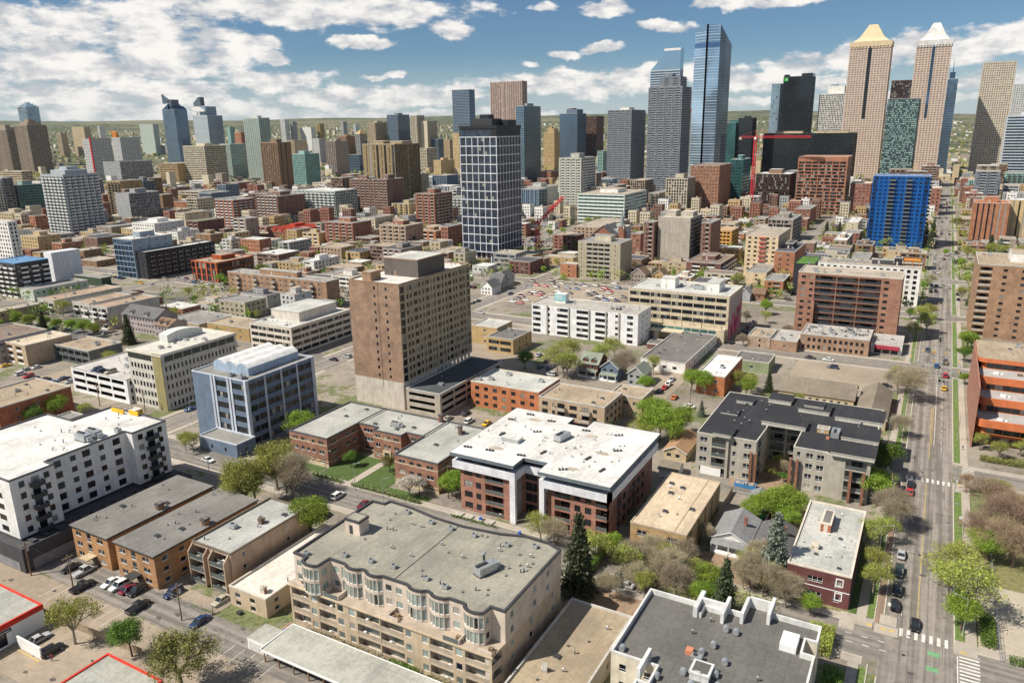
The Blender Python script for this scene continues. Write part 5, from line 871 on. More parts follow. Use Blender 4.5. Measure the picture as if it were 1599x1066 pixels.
def low_white():
    x0,x1,y0,y1,h=-126,-114.9,96.4,126.5,4.8
    s=new('side_building','low tan sided building with a stained bright white roof beside the cream terrace block',(x0+x1)/2,111,mat('siding_tan',(.5,.4,.28)),accent=mat('coping_light',(.58,.53,.45)),frame=M_WHITE)
    polyb(s,[(x0,y0),(x1,y0),(x1,y1),(x0,y1)],0,h,{0:'p1.6 w1.4x1.2 p2.6 w1.4x1.2 p3',1:'p2 w1x1 p4 w1x1 p4 w1x1 p12',3:'blank'},2.6,.9)
    s.roof([(x0,y0),(x1,y0),(x1,y1),(x0,y1)],h,rm('lowwhite')); hutbox(s,-118,98,-117.1,99,h-.4,h+1,wm('brick'),rm('brick'),'chimney'); unit(s,'vent',-116,104,h-.4); unit(s,'goose',-120,112,h-.4)
    s.done()
def terrace_block():
    h=16.3; cream=mat('wall_terrace_cream',(.55,.47,.39)); band=mat('wall_terrace_sand',(.5,.4,.28))
    s=new('terrace_building','big cream stucco terrace block with wavy black roof edge and curved bay windows',-84,113,cream,accent=mat('coping_black',(.05,.05,.055)),frame=M_WHITE,winstyle='none',rail=mat('rail_sand',(.4,.33,.25)),glass=mat('blind_glass_green',(.22,.27,.25),.2,kind='glass',spec=.7)); s.extra=[band]
    def arc(xa,xb,y,dep,n=6,flip=False):
        o=[]
        for i in range(n+1):
            f=i/n; x=xa+(xb-xa)*f; yy=y-dep*math.sin(math.pi*f)**.7 if not flip else y+dep*math.sin(math.pi*f)**.7; o.append((x,yy))
        return o
    S=[(-108.4,99.4),(-104.9,99.2)]+arc(-104.7,-100.2,97.9,.8,5)+[(-100,101)]+[(-97,101)]+arc(-96.2,-91.6,101,.9,5)+arc(-91,-86.4,101,.9,5)+[(-81.2,101)]+arc(-80.6,-76,101,.9,5)+arc(-75.4,-70.8,101,.9,5)+[(-67.8,101)]+arc(-67.2,-62.8,100.2,.8,5)+[(-62.6,102.4)]
    NN=[(-59.7,102.4),(-59.7,125.9),(-63,127.3),(-69,127.5),(-74,125.9),(-83,124.9),(-91,125.3),(-98,126.6),(-104.6,126.9),(-105,125.2),(-108.4,125)]
    poly=S+NN; win={}
    zt=9.4
    for i in range(len(poly)):
        a,b=poly[i],poly[(i+1)%len(poly)]; L=math.hypot(b[0]-a[0],b[1]-a[1])
        curved=i<len(S)-1 and .7<L<1.35
        south=i<len(S)-1
        if curved: p='p.07 t.9 p.07'; 
        elif south and L>4: p='p.6 w1.4x1.4 p1 w1.4x1.4 p.6'
        elif i==len(S): p='p1.8 w1.2x1.5 p7 w1.2x1.5 p4 w1.2x1.5 p5'
        elif south and L>2.2: p='p.6 w1.2x1.4 p.6'
        else: p='blank'
        s.face(a,b,zt,h,p,3.1,.7)
    s.roof(poly,h,rm('terrace'),coping=s.acc,inset=.45,ph=.35)
    # lower three storeys stand forward, with recessed balconies
    lowp=[(-109.2,98.2),(-60.2,98.2),(-59.9,101.6),(-59.75,125.8),(-108.4,124.6)]
    s.face(lowp[0],lowp[1],0,zt,'p.5 b4.6 p.5 w1.4x1.5 p.6 b4.4 p.5 w1.5x1.5 p1 b.001 p.4 w1.4x1.5 p.6 b5.4 p.3 b5.4 p.5 w1.3x1.5 p2.4 w1.3x1.5 p.4 b5 p.6 w1.4x1.5 p.6 b5 p.5',3.1,.15,wm=2)
    s.face(lowp[1],lowp[2],0,zt,'b3',3.1,.15,wm=2); s.face(lowp[2],lowp[3],0,zt,'p3 w1.2x1.5 p6 w1.2x1.5 p8 w1.2x1.5 p3',3.1,.15,wm=2); s.face(lowp[3],lowp[4],0,zt,'win',3.1,.15,wm=2); s.face(lowp[4],lowp[0],0,zt,'win',3.1,.15,wm=2)
    m=MB(); m.poly([(*p,zt) for p in lowp]); s.part('terrace_deck',m,[mat('deck_tile',(.4,.33,.26))])
    m=MB(); 
    for i,(a,b) in enumerate(((-109.2,-104),(-99.8,-96),(-86,-81),(-70.6,-67.2),(-62.8,-60.2))):
        m.box(a,98.15,zt,b,98.3,zt+.9,i%2)
    for a in(-99.8,-96,-83.4,-67.2): m.box(a-.12,98.16,zt,a+.12,100.9,zt+1.0,0)
    s.part('terrace_wall',m,[cream,M_RAIL])
    m=MB(); m.box(-109.4,97.9,zt-.35,-59.9,98.19,zt-.03); s.part('cornice',m,[band])
    for i,(a,b) in enumerate(((-84,2),(-82.5,2),(-68.5,2),(-106.8,2),(-61.5,2))):
        m=MB(); m.box(a,99.2,zt+.01,a+.9,99.9,zt+.75); m.box(a+1.1,98.9,zt+.01,a+1.5,99.3,zt+.5); s.part('patio_furniture',m,[mat('wicker',(.2,.14,.09))])
    hutbox(s,-104.6,111.2,-100.6,114.4,h-.4,h+2.9,mat('hut_pinkish',(.6,.5,.43)),rm('terrace'),'stair_hut')
    for x,y in((-105.5,100.3),(-98,103.5),(-91.8,104.3),(-86.5,104.8),(-78.3,104.4),(-73.5,103.8),(-90,122.8),(-84.6,122.6),(-78.6,122.4),(-70.5,122.4),(-65,124.5),(-97.5,124.2)): unit(s,'ac',x,y,h-.36,label=None).scale=(.6,.7,.7)
    unit(s,'big',-69.5,112,h-.36,1.2,label='large silver air handling unit'); unit(s,'vent',-72,115.5,h-.36).scale=(2,2,2)
    for i in range(34): unit(s,('pipe','goose','pipe','vent')[i%4],rnd.uniform(-100,-62),rnd.uniform(104,124),h-.36)
    m=MB(); m.box(-84.1,101.5,h-.345,-83.95,124.8,h-.28); s.part('roof_seam',m,[M_DARKM])
    s.done()
def tan_flat():
    s=new('parkade_roof_building','low building with a plain sand coloured flat roof between the cream block and the grey roofed block',-51,112,wm('concrete'),accent=mat('coping_pale',(.5,.48,.44)))
    poly=[(-57.6,86),(-44.3,86),(-44.3,126.8),(-57.6,126.8)]; polyb(s,poly,0,5,{0:'blank',1:'few'},3,.7); s.roof(poly,5,rm('tanflat'))
    m=MB(); m.box(-57.58,101,5.03,-56.8,126,5.1); s.part('walkway',m,[wm('greybrown')]) if 0 else None
    for x,y,k in((-52.5,109,'hatch'),(-50,106,'goose'),(-49,116,'pipe'),(-47.5,121,'goose'),(-52,113,'pipe'),(-51,98,'goose'),(-54,96,'vent'),(-48,103,'pipe'),(-50,111.5,'vent'),(-53,102,'pipe'),(-49.5,93,'pipe')): unit(s,k,x,y,4.6)
    hutbox(s,-53.4,104.4,-52.6,105.2,4.6,5.2,wm('brick'),rm('brick'),'chimney')
    s.done()
def grey_parapet_block():
    h=12; w_=mat('wall_pale_sand',(.62,.56,.45)); lt=mat('parapet_pale',(.62,.62,.6))
    s=new('apartment_block','cream block with dark grey roof, tall pale parapets and round silver duct drums',-24,112,w_,accent=lt,frame=M_WHITE)
    poly=[(-40.9,106.7),(-32.6,106.7),(-32.6,102),(-34.6,102),(-34.6,80),(-9.5,80),(-9.5,121.6),(-11.6,121.6),(-11.6,125.7),(-9.6,125.7),(-9.6,130.6),(-18.4,130.6),(-18.4,133.8),(-23.0,133.8),(-23.0,128.2),(-26.2,128.2),(-26.2,127.2),(-30.2,127.2),(-30.2,124.6),(-31.2,124.6),(-31.2,127.6),(-40.9,127.6)]
    polyb(s,poly,0,h,{0:'p1.6 w1.3x1.5 p3.4 w1.3x1.5 p1',1:'blank',3:'win',5:'win',21:'few'},3.1,1.2)
    s.roof(poly,h,rm('brgrey'),inset=.3,ph=1.0,coping=lt)
    m=MB()
    for x0,x1,y in((-31.4,-30.6,124),(-26.4,-25.8,124.4),(-23.2,-22.6,126),(-18.8,-18.2,128),(-34.9,-34.3,103)): m.box(x0,y,h-1,x1,y+6,h+1.2)
    m.box(-30.6,127.3,h-1,-26.4,127.9,h+1.2); m.box(-22.6,131.9,h-1,-18.8,132.4,h+1.2); s.part('raised_parapet',m,[lt])
    for x,y in((-35,107.5),(-32,104.7),(-24.8,122.5),(-23,122.4),(-25.7,117),(-22.8,113.5),(-28.4,107.8),(-26.4,105.4),(-23.4,109.7),(-22.4,107),(-27,114.2),(-39.6,108.7)): unit(s,'drum',x,y,h-1.0)
    hutbox(s,-27.2,107.3,-24,110.6,h-1,h+.5,lt,rm('brgrey'),'stair_hut'); unit(s,'ac',-27.3,112.3,h-1); 
    m=MB(); m.box(-29.6,113,h-1,-28.4,114.4,h-.2); s.part('roof_cover',m,[mat('salmon_cover',(.55,.22,.12))],label='salmon pink roof cover')
    for x,y in((-30,119),(-17,112),(-28,124)): unit(s,'vent',x,y,h-1)
    m=MB(); m.box(-15.4,121.8,h-1,-12.6,126,h+.3); s.part('rooftop_unit',m,[M_WHITE])
    s.done()
def carport():
    s=new('carport','long open carport with a pale grey metal roof below the cream terrace block',-84,88,M_CONC)
    m=MB(); m.quad((-105.4,86,2.9),(-58,86,2.9),(-58,94.6,3.1),(-105.4,94.6,3.1)); m.box(-105.6,85.8,2.6,-57.8,86,3.0,1); m.box(-105.6,85.8,2.6,-105.4,94.8,3.15,1); m.box(-105.4,94.6,2.6,-58,94.8,3.15,1); s.part('roof',m,[rm('metalgrey'),M_WHITE])
    for i in range(13):
        m=MB(); a=-105+i*3.8; m.box(a,86.2,0,a+.2,86.4,2.85); s.part('post',m,[wm('brown')])
    m=MB(); m.box(-105.4,94.4,0,-58,94.58,2.9); s.part('back_wall',m,[wm('tan')])
    s.done()
    s=new('garage','small white doored garage with pale roof at the end of the long carport',-108.4,90,M_WHITE)
    m=MB(); m.box(-111,87.6,0,-106,92.6,2.7,0,1); s.part('wall',m,[M_WHITE,rm('metalgrey')]); m=MB(); m.box(-110.4,87.52,.1,-106.6,87.59,2.2); s.part('garage_door',m,[mat('pale_door',(.6,.58,.54))]); s.done()
def red_edge():
    for (x0,y0,x1,y1,lab) in((-196,52,-155.2,72.8,'shop building with red roof trim and grey roof cut by the left edge'),(-128.2,46,-112.4,69.6,'shop building with orange red roof trim at the bottom edge')):
        s=new('shop_building',lab,(x0+x1)/2,(y0+y1)/2,M_WHITE,accent=mat('red_trim',(.6,.04,.02)))
        poly=[(x0,y0),(x1,y0),(x1,y1),(x0,y1)]; polyb(s,poly,0,5,{0:'few',1:'p3|t2 p5|p2',2:'few'},4,.9); s.roof(poly,5.1,rm('metalgrey'),inset=.35,ph=.2)
        m=MB(); m.box(x1+.08,y0,4.0,x1+.14,y1,4.9); m.box(x0,y1+.08,4.0,x1,y1+.14,4.9); s.part('fascia',m,[s.acc])
        for i in range(4): unit(s,'hatch',x0+3+i*3.1,y0+8+i*4%10,4.9).scale=(.5,.5,.5)
        s.done()
def central_white():
    h=17; brick=wm('redb2'); wht=mat('frame_white',(.7,.71,.74),.6)
    s=new('condo_building','modern red brick and white framed condo block with a bright white membrane roof',-84,174,brick,accent=mat('coping_steel',(.13,.16,.18)),frame=M_FRAME,rail=M_RAIL,winstyle='sash')
    s.extra=[wht,mat('wall_grey_panel',(.33,.32,.3))]
    ft=[(-104.6,157),(-89,157),(-89,163),(-78.6,163),(-78.6,157.6),(-62.4,157.6),(-62.4,191.5),(-104.6,191.5)]
    tp=[(-104.0,158.3),(-88.4,158.3),(-88.4,164),(-78,164),(-78,158.6),(-63.4,158.6),(-63.4,191),(-104,191)]
    rf=[(-106.6,155.2),(-87.2,155.2),(-87.2,160.9),(-80.2,160.9),(-80.2,155.2),(-60.7,155.2),(-60.7,192.8),(-80.9,192.8),(-80.9,187.6),(-87.1,187.6),(-87.1,192.5),(-106.6,192.5)]
    polyb(s,ft,0,13.1,{0:'p1.2 w2.5x1.8 p1.1 w1.6x1.8 p1.2 b5.6 p2.2',1:'blank',2:'p1 t3 p1 t3 p1',3:'blank',4:'p2 b4.5 p1.2 w1.7x1.8 p1.2 w1.8x1.8 p1.2 b3',5:'p7|b3.2 p1.2 w2x1.8 p2 w1.8x1.8 p1|p6',6:'win',7:'p3|w1.8x1.8 p1.5 B2.4 p2|p1'},3.15,.4,wmi=lambda i:3 if i in(1,3) else 0)
    polyb(s,tp,13.1,16.4,'|g2.4 p.12|',3.2,.05)
    for i in range(len(tp)):
        pass
    m=MB()
    for (a,b,c,d_) in((-106.4,-87.2,155.9,157.0),(-80.3,-61,156.1,157.6)): m.box(a,c,12.3,b,d_-.03,14.5)
    m.box(-61.9,156.1,12.3,-61,192,14.5); m.box(-88.9,156.9,12.3,-87.2,162.4,14.5); m.box(-80.3,157.2,12.3,-78.7,162.4,14.5); m.box(-87.2,161.7,12.3,-80.3,162.9,14.5); m.box(-106.4,157.05,12.3,-104.7,192,14.5)
    m.box(-88.8,155.92,0,-87.22,156.9,12.28); m.box(-80.28,156.12,0,-78.9,157.2,12.28)
    s.part('white_frame',m,[wht])
    m=MB(); N=len(rf)
    m.poly([(*p,h-.05) for p in rf]); s.part('roof',m,[rm('membrane')])
    m=MB()
    for i in range(N): a,b=rf[i],rf[(i+1)%N]; m.quad((*a,h-1.0),(*b,h-1.0),(*b,h+.02),(*a,h+.02))
    m.poly([(*p,h-1.0) for p in reversed(rf)]); s.part('roof_edge',m,[s.acc])
    m=MB(); m.box(-98,168,h-.05,-92.8,171,h+1.1,0,1); s.part('skylight_curb',m,[M_METAL,rm('membrane')])
    unit(s,'big',-83.5,176.4,h-.05,1.35,label='silver rooftop air handling unit'); 
    for x,y in((-104,160),(-100,172),(-97.5,160.8),(-103,183),(-88.5,161.8),(-84,166),(-75,159),(-72,168),(-67,176),(-70.5,186),(-80,185),(-92,187),(-100,189),(-92,178),(-66,163)): unit(s,'dark',x,y,h-.05,rnd.choice((0,.4,1.2)))
    for i in range(36): unit(s,('pipe','goose','pipe')[i%3],rnd.uniform(-105,-62),rnd.uniform(163,186),h-.05)
    m=MB(); r=random.Random(3)
    for x,y in((-97,163),(-73,160.5),(-70,173),(-77,182),(-97,186)):
        for j in range(5):
            a=[(x+r.uniform(-1,1)+1.9*math.cos(k*.9+j)*r.uniform(.5,1),y+r.uniform(-.6,.6)+1.1*math.sin(k*.9+j)*r.uniform(.5,1),h-.044+j*.003) for k in range(7)]; m.poly(a)
    s.part('roof_stain',m,[mat('stain_silt',(.42,.36,.28))])
    m=MB()
    for i in range(4): m.box(-104.4+i*3.2,152.2,0,-102+i*3.2,154.4,.5)
    for i in range(4): m.box(-77+i*4,152.2,0,-74+i*4,154.6,.5)
    s.part('planter',m,[M_CONC])
    s.done()
def u_brick():
    h=9.5; s=new('apartment_block','red brick u shaped walk up around a lawn, with flat grey roofs',-143,175,wm('ubrick'),accent=mat('coping_dark',(.09,.09,.1)),frame=M_WHITE,winstyle='sill'); cream=mat('band_cream',(.55,.46,.3))
    poly=[(-171,160.2),(-155.3,160.2),(-155.3,175),(-147.5,175),(-147.5,172.6),(-136.5,172.6),(-136.5,175.5),(-130,175.5),(-130,160.8),(-114.7,160.8),(-114.7,189.4),(-171,189.4)]
    P={0:'p1.4 w2x1.2 p1.4 w1.2x1.2 p1 w1.2x1.2 p1 w1.2x1.2 p1.6 w2x1.2 p1.4',1:'p1.5 w2x1.2 p3.5 w1.6x1.2 p1 w1.6x1.2 p1',2:'p1 w1.6x1.2 p1',4:'p1 w1.8x1.2 p1.6 w.9x1.4 p.7 w.9x1.4 p1.6 w1.8x1.2 p1',6:'p.8 w1.6x1.2 p.8',7:'p2|w1.6x1.2 p3|p2',8:'p1.4 w2x1.2 p1.4 w1.4x1.2 p1 w1.4x1.2 p1.6 w2.2x1.2 p1.4',9:'win',11:'win'}
    polyb(s,poly,0,h,P,2.95,.6); s.roof(poly,h,rm('ugrey'))
    for zz in(1.55,6.9):
        for i in(0,1,8,9,4):
            m=MB()
            a,b=poly[i],poly[(i+1)%len(poly)]; dx,dy=b[0]-a[0],b[1]-a[1]; L=math.hypot(dx,dy); n=(dy/L,-dx/L); A=(a[0]+n[0]*.04,a[1]+n[1]*.04); B_=(b[0]+n[0]*.04,b[1]+n[1]*.04)
            z2=zz+.3; m.quad((*A,zz),(*B_,zz),(*B_,z2),(*A,z2)); m.quad((*A,z2),(*B_,z2),(*b,z2),(*a,z2))
            s.part('stone_band',m,[cream])
    for i in(0,8):   # pale plinth
        a,b=poly[i],poly[i+1]; m=MB(); m.box(a[0]-.06,a[1]-.06,0,b[0]+.06,a[1]-.01,.9); s.part('plinth',m,[cream])
    m=MB(); m.box(-143.6,172.3,.1,-140.6,172.57,3.3); m2=MB(); m2.box(-143,172.2,.1,-141.2,172.28,2.7); s.part('door_surround',m,[cream]); s.part('door',m2,[M_DOOR])
    m=MB(); m.box(-155.4,175,h,-155.1,189,h+.3); m.box(-130.1,175.5,h,-129.8,189,h+.3); s.part('roof_divider',m,[s.acc])
    for x,y,k in((-163,178,'hatch'),(-161,186,'hatch'),(-146,184,'vent'),(-143,179,'big'),(-141,176.5,'hatch'),(-137,180,'hatch'),(-123,172,'hatch'),(-121,184,'hatch'),(-150,177,'hatch'),(-147,187,'pipe'),(-168,183,'pipe'),(-119,178,'pipe'),(-125,186,'vent')): unit(s,k,x,y,h-.4).scale=(.8,.8,.7) if k=='big' else (1,1,1)
    hutbox(s,-121.7,182,-120.6,183,h-.4,h+2.2,wm('redst'),rm('brick'),'chimney'); hutbox(s,-133,188,-131.8,189.2,h-.4,h+2.0,wm('redst'),rm('brick'),'chimney')
    s.done()
def tan_two():
    x0,x1,y0,y1,h=-56.1,-42.3,157.2,188.2,8.2
    s=new('walk_up_apartment','two storey orange brick walk up with a stained tan flat roof',(x0+x1)/2,172,wm('tanbr'),accent=mat('coping_tan',(.45,.36,.26)),frame=M_WHITE); poly=[(x0,y0),(x1,y0),(x1,y1),(x0,y1)]
    polyb(s,poly,0,h,{0:'p1.8 w2.4x1.6 p5 w3x1.6 p1.8',1:'p3|v1 p5|p2',3:'few'},3.1,.6); s.roof(poly,h,rm('tan2'),ph=.12,inset=.2)
    clutter(s,x0,y0,x1,y1,h-.1,9,('pipe','goose','hatch')); m=MB(); m.box(x1-3.2,y0+.3,h-.1,x1-3.08,y1-.3,h+.0); s.part('roof_seam',m,[s.acc]); s.done()
def black_condo():
    h=13; w_=mat('wall_putty',(.4,.37,.31)); br=wm('accbrown'); lt=mat('trim_putty',(.5,.48,.42))
    s=new('condo_building','putty coloured condo block with black roofs and tall red brick posts around a courtyard',-31,230,w_,accent=lt,frame=M_WHITE,rail=M_RAIL,winstyle='sash'); s.extra=[wm('greybrown')]
    poly=[(-54.5,208.2),(-45.2,208.2),(-45.2,208.9),(-37.5,208.9),(-37,220.5),(-37.6,228),(-27.5,228),(-27.6,209.9),(-18.8,209.9),(-18.8,209.2),(-7.7,209.2),(-7.7,251.8),(-41.5,251.8),(-41.5,247.8),(-54.5,247.8)]
    P={0:'p.8 w1.8x1.6 p1 b3.3 p.6',2:'p1 w.9x1.6 p2 w1.9x1.6 p1.2',3:'p2 b3 p1 w1.5x1.6 p2',5:'p.5 b4 p.6 b4 p.5',6:'p1 w1.6x1.6 p2 b3 p2',7:'p1 w1x1.6 p1.4 w1.9x1.6 p1 w1.9x1.6 p.6',9:'p4.4 b4.8 p.8',10:'p.8|b4 p1.2 w1.8x1.6 p1.2|p1',14:'p1|w1.8x1.6 p2 b3.2 p2|p1'}
    polyb(s,poly,0,h,P,3.05,.6)
    s.roof(poly,h,rm('black'),ph=.1,inset=.25,coping=lt)
    for x0,y0,x1,y1,z in((-49.5,207.3,-44.6,214.5,1.0),(-39,222.5,-26.5,228.6,1.3),(-17.8,208.2,-6.9,217.6,1.1),(-16.6,221,-6.9,231,1.0),(-20,236,-6.7,246.5,1.3),(-31,238.5,-22,246.5,1.2),(-41,243,-34,250,1.2),(-50,238,-45,243,.9),(-29.6,240.5,-24,245,1.9),(-52,226,-47,231,.5)):
        m=MB(); m.box(x0,y0,h-.05,x1,y1,h+z-.25,1); m.box(x0-.15,y0-.15,h+z-.25,x1+.15,y1+.15,h+z,1,0); s.part('raised_roof',m,[rm('black'),lt])
    hutbox(s,-23.4,223.6,-20.2,226,h-.1,h+1.4,wm('tan'),rm('tanr'),'plant_box'); unit(s,'big',-18.3,223,h-.1,1.57,label='pale blue rooftop unit')
    m=MB(); m.box(-20.4,219.6,h-.1,-19.6,220.3,h+.5); s.part('roof_cover',m,[mat('salmon_cover',(.55,.22,.12))])
    for x in(-38.6,-37.3,-28,-26.2,-12.3,-9):
        m=MB(); y=207.6 if x<-30 else(208.6 if x<-20 else 207.9); m.box(x-.35,y,0,x+.35,y+.7,h-3.2 if x<-20 else h-3.4); s.part('brick_post',m,[br])
    for i in range(26): unit(s,('vent','vent','pipe')[i%3],rnd.uniform(-53,-9),rnd.uniform(230,247),h-.1)
    for i in range(8): unit(s,'vent',rnd.uniform(-52,-39),rnd.uniform(211,230),h-.1)
    m=MB(); m.box(-53,208.05,.1,-47,208.18,2.6); s.part('garage_door',m,[M_WHITE])
    s.done()
def maroon_block():
    x0,x1,y0,y1,h=-19.7,-6.8,156.8,189,8
    s=new('walk_up_apartment','dark maroon brick block with arched white windows and a pale roof beside the wide road',(x0+x1)/2,172,wm('maroon'),accent=mat('coping_cream',(.66,.58,.48)),frame=M_WHITE)
    poly=[(x0,y0),(x1,y0),(x1,y1),(x0,y1)]; polyb(s,poly,0,h,{0:'p3.6 w2.6x1.3 p2 w1.1x1.5 p1.6',1:'p2|w1.2x1.4 p4|p1',3:'win'},3.3,.9); s.roof(poly,h,rm('maroonr'),ph=.35)
    m=MB(); m.box(x0,y0-.05,3.75,x1,y0-.01,3.95)
    for z in(1.9,5.25): 
        a,b_=x1-2.95,x1-1.4; m.box(a,y0-.1,z-.25,a+.22,y0-.05,z+1.7); m.box(b_-.22,y0-.1,z-.25,b_,y0-.05,z+1.7); m.box(a+.221,y0-.1,z-.25,b_-.221,y0-.05,z-.02); m.box(a+.221,y0-.1,z+1.45,b_-.221,y0-.05,z+1.7)
    s.part('white_surround',m,[M_WHITE])
    hutbox(s,-15.4,174.5,-13.2,181.5,h-.4,h+1.9,wm('redst'),rm('dkgrey'),'stair_hut')
    hutbox(s,-15.9,165.5,-14.6,166.8,h-.4,h+.6,wm('tan'),rm('tanr'),'chimney')
    for i in range(16): unit(s,('pipe','hatch','goose','pipe')[i%4],rnd.uniform(x0+1.5,x1-1.5),rnd.uniform(y0+2,y1-2),h-.35).scale=(.7,.7,.7)
    s.done()
def orange_office():
    orr=mat('orange_precast',(.55,.16,.06),.8,.1,.4); bp=mat('brick_paver_trim',(.36,.17,.12)); x0=18.2
    s=new('office_block','orange banded office block with stepped rounded terraces at the right edge',40,300,orr,accent=bp,frame=M_FRAME,rail=M_RAIL,glass=G_MID); flr=mat('terrace_floor',(.4,.38,.36))
    def rr(xa,ya,xb,yb,r):
        o=[(xb,ya),(xb,yb),(xa,yb)];  p=[]
        for i in range(6): a=math.pi+ (math.pi/2)*i/5; p.append((xa+r+r*math.cos(a),ya+r+r*math.sin(a)))
        return p+o
    lv=[(0,4.6,270),(4.6,4.0,266.5),(8.6,4.0,277),(12.6,4.0,288),(16.6,4.0,300)]
    for k,(z,hh,y0) in enumerate(lv):
        pin=rr(x0+1.4,y0+1.4,66,326,1.5); pout=rr(x0,y0,66,326,2.6)
        N=len(pin)
        for i in range(N): s.face(pin[i],pin[(i+1)%N],z,z+hh-1.5,'p.2|g2.2 p.15|p.2' if i in(5,N-1,0,1,2,3,4) else 'blank',hh-1.5,0.01)
        m=MB(); N=len(pout)
        for i in range(N): a,b=pout[i],pout[(i+1)%N]; m.quad((*a,z+hh-1.5),(*b,z+hh-1.5),(*b,z+hh+.9 if k<4 else z+hh),(*a,z+hh+.9 if k<4 else z+hh),0)
        for i in range(N):
            a,b=pout[i],pout[(i+1)%N]; zt=z+hh+.9 if k<4 else z+hh; ia=(a[0]+(66-a[0])*.01,a[1]+(326-a[1])*.01); ib=(b[0]+(66-b[0])*.01,b[1]+(326-b[1])*.01); m.quad((*a,zt),(*b,zt),(*ib,zt),(*ia,zt),0); m.quad((*ib,zt-.9),(*ia,zt-.9),(*ia,zt),(*ib,zt),0)
        m.poly([(*p,z+hh-1.5) for p in reversed(pout)],1)
        s.part('orange_band',m,[orr,flr])
        m=MB(); m.poly([(*p,z+hh+.02) for p in pout]); s.part('terrace_floor',m,[flr if k<4 else rm('tanr')])
    m=MB(); m.box(x0-.5,266,0,x0-.1,325,20.3); s.part('brick_trellis',m,[bp])
    for i in range(7):
        m=MB(); y=[270,281,283,292,295,296,303][i]; z=[8.65,8.65,12.65,12.65,16.65,16.65,20.65][i]; x=[24,28,25,31,23,30,34][i]
        m.box(x,y,z,x+1.6,y+.8,z+.75,0); m.box(x+2.2,y,z,x+2.9,y+.7,z+.5,0); s.part('patio_furniture',m,[mat('wicker',(.2,.14,.09)) if i%2 else M_WHITE])
    clutter(s,24,306,60,323,20.6,12); s.done()
def school():
    s=new('school_building','low red brick school corner with white eaves at the right edge',38,222,wm('redb2'),accent=M_WHITE,frame=M_WHITE)
    poly=[(33.5,214),(36.5,210),(60,210),(60,238),(36.5,238),(33.5,234)]; polyb(s,poly,0,5,'p1|w1.6x1.4 p1|p1',3.8,.9); m=MB(); m.poly([(p[0]+(p[0]-46)*.07,p[1]+(p[1]-224)*.05,5.1) for p in poly]); m.poly([(p[0]+(p[0]-46)*.07,p[1]+(p[1]-224)*.05,4.8) for p in reversed(poly)],1)
    ee=[(p[0]+(p[0]-46)*.07,p[1]+(p[1]-224)*.05) for p in poly]
    for i in range(6): m.quad((*ee[i],4.8),(*ee[(i+1)%6],4.8),(*ee[(i+1)%6],5.1),(*ee[i],5.1),1)
    s.part('roof',m,[rm('tanr'),M_WHITE]); s.done()
